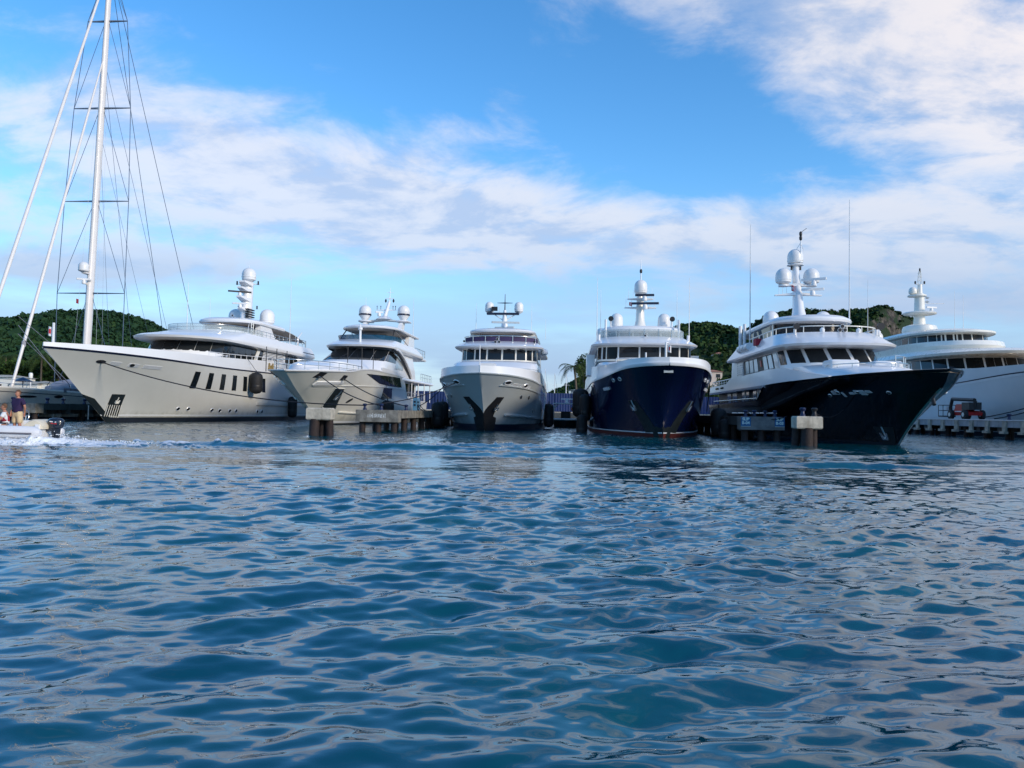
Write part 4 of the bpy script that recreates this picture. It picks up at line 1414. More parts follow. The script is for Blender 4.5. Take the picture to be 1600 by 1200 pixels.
    scanner(m, (-.5, 22.9, 13.1), .9, .4)
    return Y


# ---------------------------------------------------------------- third berth: grey yacht seen bow-on
def yacht_three():
    Y = yacht(3, 'blue-grey motor yacht seen bow-on with dark V-shaped anchor pockets')
    h = HULL[3]
    h.mesh('hull', SILVERB, Y, 50, 16)
    h.strip('boot_stripe', LINE, Y, -0.4, 0.5)
    h.strip('spray_rail', SILVERB, Y, lambda q: 1.25 - .045 * q, lambda q: 1.36 - .045 * q, .6, 30, .16)
    h.strip('knuckle', SILVERB, Y, lambda q: max(3.0, 3.38 - .06 * (q + 2)), lambda q: max(3.07, 3.45 - .06 * (q + 2)), -2.2, 33, .06)
    bh = lin([(-3.6, .5), (0, .72), (5, .98), (14, 1.05), (34, 1.0)])
    h.strip('sheer_guard', SILVERB, Y, lambda q: h.zs(q) - .05, lambda q: h.zs(q) + .04, off=.05)
    h.bulwark('bulwark', WHITE, Y, bh, th=.18, z_off=.03, inset=.03, flare=-.08)
    h.deck('deck', DECK, Y, dz=.02)
    for side in (1, -1):
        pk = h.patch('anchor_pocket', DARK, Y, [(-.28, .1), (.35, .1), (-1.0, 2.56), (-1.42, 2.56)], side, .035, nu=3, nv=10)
        anchor(pk, h, -.62, 1.75, side, .55)
        for q, z in ((-2.0, 3.62), (.0, 3.46)):
            o = h.disc('fairlead', DARK, Y, q, z, side, .30, .15, .03, tilt=-.35)
            h.ring('rim', PLATE, o, q, z, side, .33, .19, .05)
        for q, z, w in ((-1.3, 3.47, .22), (-.85, 3.44, .1), (-.5, 3.44, .12), (.45, 3.36, .25), (.95, 3.34, .12)):
            h.patch('chafe_plate', PLATE, Y, [(q - w, z - .1), (q + w, z - .1), (q + w, z + .1), (q - w, z + .12)], side, .03)
        for q, z in ((.65, 2.64), (2.05, 2.63), (4.95, 1.58)):
            o = h.disc('porthole', STEEL, Y, q, z, side, .26, .11, .03, tilt=-.6)
        MB().tube([h.pt(8.2, 3.1, side, .25), h.pt(8.3, 2.0, side, .35), h.pt(8.6, .9, side, .3)], .05, 6).build('fender_lanyard', WHITE, Y)
    # stem foot where the pockets meet
    mb = MB()
    for side in (-1, 1):
        P = []; N = []
        for i in range(7):
            z = -.4 + 1.7 * i / 6
            qs = h.s0(max(0, h.v(-.5, z)))
            w = .75 if z < 1.0 else .75 * (1.4 - z) / .4
            P.append([h.pt(qs + .004, z, side, .012), h.pt(qs + .5 * w, z, side, .03), h.pt(qs + w, z, side, .03)]); N.append([h.nrm(qs + .1, z, side)] * 3)
        mb.slab(P, N, .03)
    mb.build('stem_plate', DARK, Y)
    pb = Tier([(3.7, 3.6, 18, 3.78, 3.6, 2.5), (4.9, 4.0, 18, 3.7, 3.5, 2.5), (5.55, 5.2, 18, 3.62, 3.3, 2.5), (5.78, 6.4, 18, 3.5, 3.0, 2.5)])
    pb.mesh('portuguese_bridge', WHITE, Y)
    pb.panel('coaming_trim', SILVERB, Y, -9, 9, 5.0, 5.06, .03)
    wn = MB().box(-.55, .55, 1.4, 3.0, 3.9, 5.25)
    wn.build('windlass_house', WHITE, Y, 20)
    for t in (-.9, .2):
        MB().lathe([(.22, 0), (.16, .25), (.16, .5), (.25, .62), (.22, .75)], (t, .4, 3.95), 10).build('windlass_drum', STEEL, Y)
    js = MB().tube([(-.1, -3.1, 4.2), (-.1, -3.1, 6.3)], [.05, .035], 6).build('jackstaff', WHITE, Y)
    wh = Tier([(5.6, 9.2, 20, 3.5, 2.4, 2.7), (6.1, 9.4, 20, 3.48, 2.4, 2.7), (7.1, 9.6, 20, 3.45, 2.4, 2.7)])
    wh.mesh('wheelhouse', CREAM, Y)
    wh.panes(Y, [-3.75, -3.05, -2.1, -.95, .42, 1.65, 2.6, 3.3, 4.2], 6.06, 6.98, .16)
    for side in (-1, 1):
        for i in range(4):
            w = side * (4.9 + i * 1.5)
            wh.panel('window', GLASS, Y, min(w, w + side * 1.3), max(w, w + side * 1.3), 6.06, 6.95, .03)
    for w in (-2.6, -1.5, -.2, 1.0, 2.1):
        p = wh.pt(w, 6.98, .12)
        MB().box(p.x - .14, p.x + .14, p.y - .1, p.y + .1, 6.92, 7.03).build('wiper_motor', DARK, Y)
    br = Tier([(7.06, 8.9, 24, 3.8, 2.7, 2.5), (7.14, 8.5, 24.2, 4.0, 2.8, 2.5), (7.26, 8.4, 24.2, 4.05, 2.8, 2.5), (7.5, 9.2, 24, 3.85, 2.7, 2.5), (7.85, 10.6, 23.8, 3.45, 2.5, 2.5)])
    br.mesh('brow', WHITE, Y)
    br.screen('rail_dodger', PURPLE, Y, -11, 11, 7.82, .42, .1)
    br.rail('flybridge_rail', STEEL, Y, -11, 11, 7.82, .5, .06, 1.3, .03, 1)
    horns(Y, (-.05, 9.5, 7.75), 3, .13)
    for side in (-1, 1):
        floodlight(Y, (side * 3.2, 10.9, 7.82), .1, .15)
        MB().loft([[(side * 2.45, 13.5, 7.8), (side * 3.05, 13.5, 7.8), (side * 3.05, 15.6, 7.8), (side * 2.45, 15.6, 7.8)],
                   [(side * 2.15, 14.2, 8.9), (side * 3.05, 14.2, 8.9), (side * 3.05, 17.0, 8.9), (side * 2.15, 17.0, 8.9)]]).build('hardtop_leg', CREAM, Y, 20)
        MB().tube([(side * 1.0, 13.2, 7.8), (side * 1.0, 13.4, 8.85)], .05, 6).build('strut', STEEL, Y)
        MB().loft([[(side * 2.4, 21, 7.8), (side * 3.0, 21, 7.8), (side * 3.0, 22, 7.8), (side * 2.4, 22, 7.8)], [(side * 2.4, 21, 8.9), (side * 3.0, 21, 8.9), (side * 3.0, 22, 8.9), (side * 2.4, 22, 8.9)]]).build('hardtop_leg', CREAM, Y, 20)
    Tier([(7.8, 14.5, 17, 1.6, .5, 3), (8.35, 14.7, 17, 1.5, .5, 3)]).mesh('helm_console', WHITE, Y)
    ht = Tier(slab_rings(8.85, 9.22, 12.2, 23, 3.15, 2.2, 2.4, .25))
    ht.mesh('hardtop', WHITE, Y)
    Tier([(8.80, 12.7, 22.6, 2.85, 2.0, 2.4), (8.835, 12.7, 22.6, 2.85, 2.0, 2.4)]).mesh('hardtop_lining', UNDER, Y)
    m = mast_body(Y, (0, 16, 9.2), (0, 16.3, 11.4), .38, .5, .14, .2)
    MB().tube([(0, 16.3, 11.3), (0, 16.3, 13.0)], [.07, .025], 6).build('pole', DARK, m)
    cross_arm(m, (0, 16.2, 12.1), .75, .05, DARK)
    MB().loft([[(-1.75, 15.9, 10.95), (-1.75, 16.5, 10.95), (-1.75, 16.5, 11.12), (-1.75, 15.9, 11.12)], [(1.4, 15.9, 10.95), (1.4, 16.5, 10.95), (1.4, 16.5, 11.12), (1.4, 15.9, 11.12)]]).build('crosstree', LINE, m, 20)
    for sg in (-1, 1):
        MB().tube([(0, 16.2, 10.3), (sg * 1.0, 16.2, 10.95)], .05, 6).build('brace', WHITE, m)
        whip(m, (sg * .5, 16.2, 11.1), .9, .02)
    MB().box(-1.3, -.7, 15.9, 16.1, 11.3, 11.7).build('loudhailer', DARK, m)
    scanner(m, (.2, 15.0, 10.05), 2.7, .12, m=SILVERB)
    scanner(m, (.1, 15.0, 9.55), 2.0, -.3, m=SILVERB)
    for t in (-1.55, 1.35):
        radome(Y, (t, 16.6, 11.12), .44, 1.15)
    whip(Y, (-2.9, 17, 9.2), 3.0, .03); whip(Y, (2.6, 17, 9.2), 3.0, .03); whip(Y, (3.9, 20, 9.0), 2.0, .03)
    o = radome(Y, (4.05, 12.5, 6.75), .34, .6, name='lifebuoy_light')
    return Y


# ---------------------------------------------------------------- fourth berth: navy yacht seen bow-on
def yacht_four():
    Y = yacht(4, 'navy blue motor yacht with white upperworks seen bow-on')
    h = HULL[4]
    h.mesh('hull', NAVY, Y, 50, 16)
    h.strip('boot_stripe', REDB, Y, -0.4, 0.24)
    h.strip('pin_stripe', WHITE, Y, 0.27, 0.34, off=.016)
    bh = lin([(-3.2, .42), (0, .55), (5, .95), (12, 1.35), (38, 1.35)])
    h.bulwark('bulwark', WHITE, Y, bh, th=.25, z_off=.0, inset=-.02, flare=-.06)
    h.strip('rubbing_strake', WHITE, Y, lambda q: h.zs(q) - .04, lambda q: h.zs(q) + .10, off=.08)
    h.deck('deck', DECK, Y, dz=.1)
    for side in (1, -1):
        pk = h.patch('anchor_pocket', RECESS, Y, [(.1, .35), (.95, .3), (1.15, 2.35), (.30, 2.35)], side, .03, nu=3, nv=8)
        anchor(pk, h, .78, 1.95, side, .75)
        for q, z in ((.4, 3.72), (1.55, 3.68)):
            o = h.disc('fairlead', DARK, Y, q, z, side, .17, .09, .03)
            h.ring('rim', PLATE, o, q, z, side, .19, .11, .04)
        h.patch('spray_deflector', WHITE, Y, [(3.2, 3.12), (4.5, 3.1), (4.5, 3.28), (3.2, 3.3)], side, .1)
        for q in (8.0, 10.0):
            h.patch('freeing_port', DARK, Y, [(q, 2.9), (q + .6, 2.9), (q + .6, 3.6), (q, 3.6)], side, .02)
        # wing station overhanging the side
        MB().box(*sorted((side * 3.9, side * 4.55)), 14.0, 16.6, 4.6, 6.3).build('wing_station', WHITE, Y, 20)
    mb = MB()
    for side in (-1, 1):
        P = []; N = []
        for i in range(7):
            z = -.4 + 1.1 * i / 6
            qs = h.s0(max(0, h.v(-.5, z)))
            w = .5
            P.append([h.pt(qs + .004, z, side, .012), h.pt(qs + .5 * w, z, side, .026), h.pt(qs + w, z, side, .026)]); N.append([h.nrm(qs + .1, z, side)] * 3)
        mb.slab(P, N, .03)
    mb.build('stem_plate', RECESS, Y)
    MB().box(-.28, .28, -2.75, -2.4, 4.0, 4.3).build('bow_fairlead', SILVERB, Y)
    fh = Tier([(3.7, 5.6, 22, 3.7, 3.8, 2.5), (4.8, 6.2, 22, 3.75, 3.6, 2.5), (5.35, 7.4, 22, 3.75, 3.4, 2.6)])
    fh.mesh('foredeck_house', WHITE, Y)
    fh.rail('foredeck_grab_rail', WHITE, Y, -2.6, 3.0, 5.33, .26, .1, 1.1, .028, 1)
    wh = Tier([(5.65, 11.4, 24, 3.75, 2.2, 3.0), (6.85, 11.2, 24, 3.72, 2.2, 3.0)])
    wh.mesh('wheelhouse', CREAM, Y)
    wh.panes(Y, [-4.4, -3.55, -2.15, -.5, 1.1, 2.7, 3.65, 4.5], 5.80, 6.74, .15)
    for a, b in ((-3.55, -2.15), (-2.15, -.5), (-.5, 1.1), (1.1, 2.7)):
        wh.panel('window_frame', WHITE, Y, a - .04, a + .04, 5.75, 6.76, .06)
    for side in (-1, 1):
        for i in range(5):
            w = side * (5.0 + i * 1.5)
            wh.panel('window', GLASS, Y, min(w, w + side * 1.3), max(w, w + side * 1.3), 5.8, 6.65, .03)
    br = Tier([(6.8, 10.9, 26, 3.9, 2.9, 2.4), (6.86, 10.2, 26.2, 4.2, 3.0, 2.4), (6.98, 10.1, 26.2, 4.25, 3.0, 2.4), (7.25, 11.0, 26, 4.0, 2.9, 2.4), (7.72, 12.6, 25.5, 3.5, 2.6, 2.4)])
    br.mesh('brow', WHITE, Y)
    horns(Y, (.0, 12.0, 7.55), 3, .1)
    br.screen('windbreak', GLASSC, Y, -9, 9, 7.7, .62, .1)
    for i in range(15):
        w = -9 + i * 18 / 14
        p = br.pt(w, 7.7, -.1)
        MB().tube([p, p + Vector((0, 0, .64))], .03, 5).build('screen_post', STEEL, Y)
    Tier([(7.7, 15.5, 23, 2.9, 1.8, 2.5), (8.4, 15.7, 23, 2.85, 1.8, 2.5)]).mesh('sky_lounge', CREAM, Y)
    for i in range(5):
        Tier([(7.7, 15.5, 23, 2.9, 1.8, 2.5), (8.4, 15.7, 23, 2.85, 1.8, 2.5)]).panel('lounge_window', GLASS, Y, -3.0 + i * 1.2, -1.95 + i * 1.2, 7.75, 8.3, .03)
    ht = Tier(slab_rings(8.35, 8.78, 14.2, 25, 3.4, 2.4, 2.4, .2))
    ht.mesh('hardtop', WHITE, Y)
    for side in (-1, 1):
        radome(Y, (side * 2.0, 16.4, 8.75), .53, 1.3, cone=.2)
        MB().tube([(side * 2.55, 15.6, 8.7), (side * 2.55, 15.6, 9.25)], .07, 6).build('searchlight_post', WHITE, Y)
        floodlight(Y, (side * 2.55, 15.5, 9.45), .22, .3)
        MB().tube([(side * 3.0, 14.6, 7.7), (side * 3.0, 14.6, 9.3)], .1, 8).build('funnel_post', WHITE, Y)
        whip(Y, (side * 3.75, 14.0, 7.3), 5.4, .04)
        whip(Y, (side * 3.3, 18.0, 8.7), 3.6, .03)
        MB().tube([(side * 3.6, 13.4, 7.2), (side * 3.6, 13.4, 7.9)], .12, 8).build('cowl_vent', WHITE, Y)
    radome(Y, (-3.2, 19.5, 8.3), .42, .8, cone=.2)
    m = mast_body(Y, (0, 16.5, 8.7), (0, 16.8, 11.7), .42, .5, .28, .3, CREAM)
    for z, hw, mm in ((10.55, 1.35, DOME), (11.3, 1.1, DOME)):
        cross_arm(m, (0, 16.6, z), hw, .09, mm, depth=.25)
        for t in (-hw * .9, hw * .9, -hw * .55, hw * .6):
            whip(m, (t, 16.6, z), .7 + .3 * abs(t), .02)
    scanner(m, (.35, 15.9, 10.85), 2.3, -.1, m=LINE)
    scanner(m, (.3, 15.9, 11.55), 1.6, -.1, m=LINE)
    radome(m, (.05, 16.8, 11.7), .55, 1.3, cone=.25)
    MB().tube([(.05, 16.8, 12.95), (.05, 16.8, 13.6), (.05, 16.8, 14.8)], [.05, .05, .015], 6).build('pole', WHITE, m)
    MB().lathe([(.03, 0), (.11, .1), (.11, .3), (.03, .4)], (.05, 16.8, 13.55), 8).build('light', DARK, m)
    flag(m, (-.95, 16.5, 10.75), .25, .3, FLAGR, FLAGW)
    js = MB().tube([(-.1, -2.2, 4.5), (-.1, -2.2, 5.9)], [.08, .06], 8).build('jackstaff', WHITE, Y)
    flag(js, (.0, -2.2, 5.3), .22, .45, FLAGW, FLAGR)
    MB().tube([(-1.0, 1.0, 4.4), (-1.0, 1.0, 5.5)], .06, 6).build('light_post', WHITE, Y)
    return Y


# ---------------------------------------------------------------- fifth berth: black yacht, clipper bow to the right
def yacht_five():
    Y = yacht(5, 'black-hulled motor yacht with flared bow and three domes on a white mast')
    h = HULL[5]
    h.mesh('hull', BLACKH, Y, 60, 16)
    h.strip('boot_stripe', BOOT, Y, -0.4, 0.12)
    h.strip('cap_rail', BLACKH, Y, lambda q: h.zs(q) - .05, lambda q: h.zs(q) + .03, off=.04)
    h.deck('deck', DECK, Y, dz=-.15)
    mb = MB()
    for side in (-1, 1):
        P = []; N = []
        for i in range(10):
            z = -.4 + 3.4 * i / 9
            qs = h.s0(max(0, h.v(-3, z)))
            w = .12 + .05 * (i % 2) * 0
            P.append([h.pt(qs + .004, z, side, .012), h.pt(qs + w, z, side, .03)]); N.append([h.nrm(qs + .1, z, side)] * 2)
        mb.slab(P, N, .03)
    mb.build('stem_bar', STEEL, Y)
    for side in (-1, 1):
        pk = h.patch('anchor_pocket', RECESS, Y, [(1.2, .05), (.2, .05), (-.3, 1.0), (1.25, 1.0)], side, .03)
        anchor(pk, h, .62, .55, side, .8)
        for q, z, w, hh in ((1.85, 2.92, .16, .10), (1.5, 2.95, .13, .13), (1.1, 2.8, .09, .12), (.35, 2.86, .2, .05), (-.1, 2.92, .18, .09), (-.5, 2.88, .22, .12), (-.95, 2.92, .2, .06)):
            h.patch('fairlead_plate', PLATE, Y, [(q - w, z - hh), (q + w, z - hh), (q + w * .8, z + hh), (q - w * .8, z + hh)], side, .03)
        for q, z in ((2.4, 2.78), (-2.2, 2.85), (1.45, 2.92), (-.2, 2.9)):
            o = h.disc('fairlead', DARK, Y, q, z, side, .13, .08, .045)
            h.ring('rim', PLATE, o, q, z, side, .14, .09, .03)
    MB().tube([(0, -3.9, 2.55), (0, -4.1, 2.2)], .1, 8).build('bow_light', DARK, Y)
    # main-deck saloon behind the cut-away bulwark
    sl = Tier([(2.2, 12.5, 33, 3.5, .6, 4), (3.75, 12.5, 33, 3.5, .6, 4)])
    sl.mesh('main_saloon', DARK, Y)
    for side in (-1, 1):
        for a, b in ((5.0, 6.9), (7.1, 8.2), (8.5, 9.6), (11.0, 12.1), (12.4, 13.5), (15.5, 17.2), (18, 19.5)):
            w0, w1 = sorted((side * a, side * b))
            sl.panel('window', WINL, Y, w0, w1, 2.6, 3.55, .03)
    rl = Tier([(2.6, 15, 34.5, 4.0, .3, 5), (2.65, 15, 34.5, 4.0, .3, 5)])
    rl.rail('main_deck_rail', STEEL, Y, -22, -4.6, 2.62, .22, .03, 1.3, .03, 1)
    # white upper bulwark along the side
    hb = Hull(35.0, [(-0.7, 0.7), (0.0, 0.0), (3.9, -6.65)], [(-6.65, 3.9), (4, 3.74), (35, 3.66)], [(0, 0), (0.6, 0.75), (2, 1.6), (5, 2.85), (8, 3.55), (12, 4.0), (18, 4.15), (42, 4.1)], [(0, 0), (3, 0.7), (8, 2.2), (14, 3.4), (20, 3.85), (36, 3.85)], 1.5)
    bh = lin([(1.0, .06), (4.5, .50), (8, .95), (12, 1.08), (22, 1.0), (25.5, .95), (26.2, .62), (34.5, .55)])
    hb.bulwark('upper_bulwark', WHITE, Y, bh, 1.0, 34.6, -.05, .2, 50, .03)
    hb.strip('upper_deck_edge', SILVERB, Y, lambda q: hb.zs(q) - .16, lambda q: hb.zs(q) + .02, 12.5, 34.6, .05, 40)
    Tier([(3.55, 10, 34.6, 3.95, 1, 4), (3.72, 10, 34.6, 3.95, 1, 4)]).mesh('upper_deck', WHITE, Y)
    for side in (-1, 1):
        for q in (27.8, 30.2):
            MB().box(*sorted((side * 3.85, side * 4.16)), q, q + 1.2, 3.92, 4.08).build('freeing_port', GLASS, Y)
        for q in (16.2, 20.6):
            MB().tube([(side * 3.75, q, 2.5), (side * 3.75, q, 3.6)], .09, 6).build('stanchion', WHITE, Y)
    ad = Tier([(4.25, 22, 34.4, 3.9, .3, 5), (4.3, 22, 34.4, 3.9, .3, 5)])
    ad.rail('aft_deck_rail', STEEL, Y, -16.5, -7, 4.25, .5, .05, 1.1, .03, 3)
    # foredeck coach house
    ch = Tier([(3.6, -.6, 12, 3.0, 6.0, 2.1), (4.05, -.1, 12, 2.95, 6.0, 2.1), (4.5, 2.2, 12, 2.9, 5.5, 2.2), (4.85, 5.2, 12, 2.9, 4.5, 2.3)])
    ch.mesh('foredeck_coach', WHITE, Y)
    ch.rail('coach_rail', STEEL, Y, -4.6, 5.5, 4.4, .3, .2, 1.2, .025, 1)
    for t, q in ((-1.5, 4.6), (1.4, 5.4)):
        Tier([(4.3, q - .6, q + 1.0, .85, .2, 5), (4.92, q - .6, q + 1.0, .85, .2, 5), (5.02, q - .5, q + .9, .78, .2, 5)]).mesh('deck_locker', WHITE, Y, 30).location = (t, 0, 0)
    ch.rail('bow_step_rail', STEEL, Y, 1.0, 4.4, 4.4, .75, .4, 1.0, .03, 2)
    # wheelhouse
    wh = Tier([(4.4, 8.3, 28, 3.35, 3.4, 2.1), (5.1, 8.6, 28, 3.35, 3.4, 2.1), (6.3, 9.9, 28, 3.3, 3.3, 2.1)])
    wh.mesh('wheelhouse', WHITE, Y)
    ed = [-3.7, -2.25, -.75, .75, 2.25, 3.7]
    wh.panes(Y, ed, 5.16, 6.16, .26, lean=-.12)
    for side in (-1, 1):
        wh.panel('wing_window', GLASS, Y, *sorted((side * 4.0, side * 4.9)), 5.1, 6.16, .03)
        wh.panel('wing_door', SILVERB, Y, *sorted((side * 5.1, side * 6.2)), 4.75, 6.18, .03)
        wh.panel('window_band', DARK, Y, *sorted((side * 6.35, side * 19.0)), 4.95, 6.12, .025)
        for i in range(6):
            if i == 2: continue
            a = 6.6 + i * 1.55
            wh.panel('window', WINL, Y, *sorted((side * a, side * (a + 1.15))), 5.0, 6.05, .05)
        lv = wh.panel('louvre_panel', WHITE, Y, *sorted((side * 16.4, side * 18.6)), 4.8, 6.1, .06)
        for i in range(6):
            wh.panel('slat', WHITE, lv, *sorted((side * 16.5, side * 18.5)), 4.85 + i * .2, 4.97 + i * .2, .12, th=.08)
        wh.panel('door_sign', REDP, Y, *sorted((side * 9.9, side * 10.3)), 5.3, 5.8, .07)
    br = Tier([(6.2, 8.3, 26.5, 3.7, 3.4, 2.4), (6.26, 7.6, 27, 3.95, 3.5, 2.4), (6.4, 7.5, 27, 4.0, 3.5, 2.4), (6.7, 8.4, 26.4, 3.85, 3.4, 2.4), (7.35, 10.0, 25, 3.55, 3.2, 2.4)])
    br.mesh('brow', WHITE, Y)
    br.rail('flybridge_rail', CREAM, Y, -15, 9, 7.32, .45, .12, 1.4, .03, 1)
    floodlight(Y, (-2.6, 10.6, 7.75), .22, .35)
    floodlight(Y, (2.9, 10.2, 7.75), .25, .35)
    for t in (-2.6, 2.9):
        MB().tube([(t, 10.7, 7.2), (t, 10.7, 7.6)], .1, 8).build('searchlight_post', WHITE, Y)
    horns(Y, (.35, 9.9, 7.55), 3, .15)
    for t, q in ((-.9, 10.2), (1.6, 10.4), (3.3, 11.4)):
        MB().lathe([(.12, 0), (.17, .1), (.17, .25), (.05, .38)], (t, q, 7.3), 10).build('camera_dome', WHITE, Y)
    # life raft canisters and red box on the side
    for q in (19.6, 20.9, 22.2):
        MB().tube([(-3.75, q - .5, 7.1), (-3.75, q + .5, 7.1)], .32, 12).build('life_raft_canister', DOME, Y)
    MB().box(-3.95, -3.55, 16.2, 17.1, 6.95, 7.45).build('hose_box', REDV, Y)
    # sky bar under the hardtop
    Tier([(7.3, 15.4, 23, 2.6, 1.6, 2.4), (8.5, 15.0, 23, 2.75, 1.6, 2.4)]).mesh('sky_bar_screen', GLASS, Y)
    ht = Tier(slab_rings(8.5, 9.0, 13.2, 24.5, 3.05, 3.2, 2.1, .3))
    ht.mesh('hardtop', WHITE, Y)
    for side in (-1, 1):
        for q in (16, 22):
            MB().tube([(side * 2.75, q, 7.3), (side * 2.75, q, 8.55)], .07, 6).build('stanchion', CREAM, Y)
        radome(Y, (side * 2.05, 19.3, 8.95), .62, 1.05, cone=.1, m=WHITE)
    MB().loft([[(-2.9, 24.2, 8.6), (2.9, 24.2, 8.6), (2.9, 24.2, 8.75), (-2.9, 24.2, 8.75)], [(-2.9, 27.5, 8.45), (2.9, 27.5, 8.45), (2.9, 27.5, 8.5), (-2.9, 27.5, 8.5)]]).build('awning', CANVAS, Y, 20)
    m = mast_body(Y, (0, 18.6, 8.95), (0, 19.8, 13.8), .48, .8, .24, .3)
    cross_arm(m, (0, 19.0, 11.35), 1.85, .11, depth=.25, drop=-.12)
    cross_arm(m, (0, 19.2, 12.1), 1.15, .12, depth=.3, drop=-.05)
    for t in (-1.1, 1.1):
        MB().lathe([(.42, 0), (.42, .14)], (t, 19.2, 11.98), 12).build('dome_seat', WHITE, m)
        radome(m, (t, 19.2, 12.12), .62, 1.35, cone=.3)
    MB().lathe([(.2, 0), (.66, .08), (.66, .14), (.2, .16)], (0, 19.8, 13.72), 14).build('mast_platform', WHITE, m)
    radome(m, (0, 19.8, 13.85), .62, 1.3, cone=.25)
    scanner(m, (.9, 17.9, 12.35), 1.9, -.5)
    scanner(m, (.9, 18.2, 11.6), 1.7, -.3)
    for t in (-1.5, -1.2, -.9):
        whip(m, (t, 19.0, 11.35), 1.0, .02)
    pl = MB().tube([(.28, 19.3, 13.9), (.28, 19.3, 15.5), (.28, 19.3, 16.4)], [.05, .05, .04], 6).build('pole', WHITE, m)
    for sg in (-1, 1):
        MB().tube([(.28, 19.3, 15.6), (.28 + sg * .35, 19.6, 14.9)], .02, 5).build('stay', WHITE, pl)
    MB().lathe([(.05, 0), (.12, .1), (.12, .3), (.08, .35), (.12, .45), (.12, .65), (.03, .75)], (.28, 19.3, 15.75), 8).build('light', DARK, pl)
    MB().tube([(.28, 19.3, 16.4), (.75, 19.3, 16.75)], .02, 5).build('wind_vane', DARK, pl)
    for t in (-.35, .35):
        MB().tube([(t, 19.6, 13.4), (t, 19.6, 13.7)], .08, 8).build('light', DARK, m)
    flag(m, (-.55, 18.9, 11.6), .2, .45, FLAGR, FLAGW)
    for q in (24.2, 22.6):
        MB().tube([(-3.4, q, 7.0), (-3.4, q, 9.3)], .14, 8).build('exhaust_post', DOME, Y)
    whip(Y, (-3.2, 21.5, 7.4), 10.2, .06)
    whip(Y, (2.6, 15.0, 8.9), 9.0, .05)
    # tender crane and palms forward
    return Y


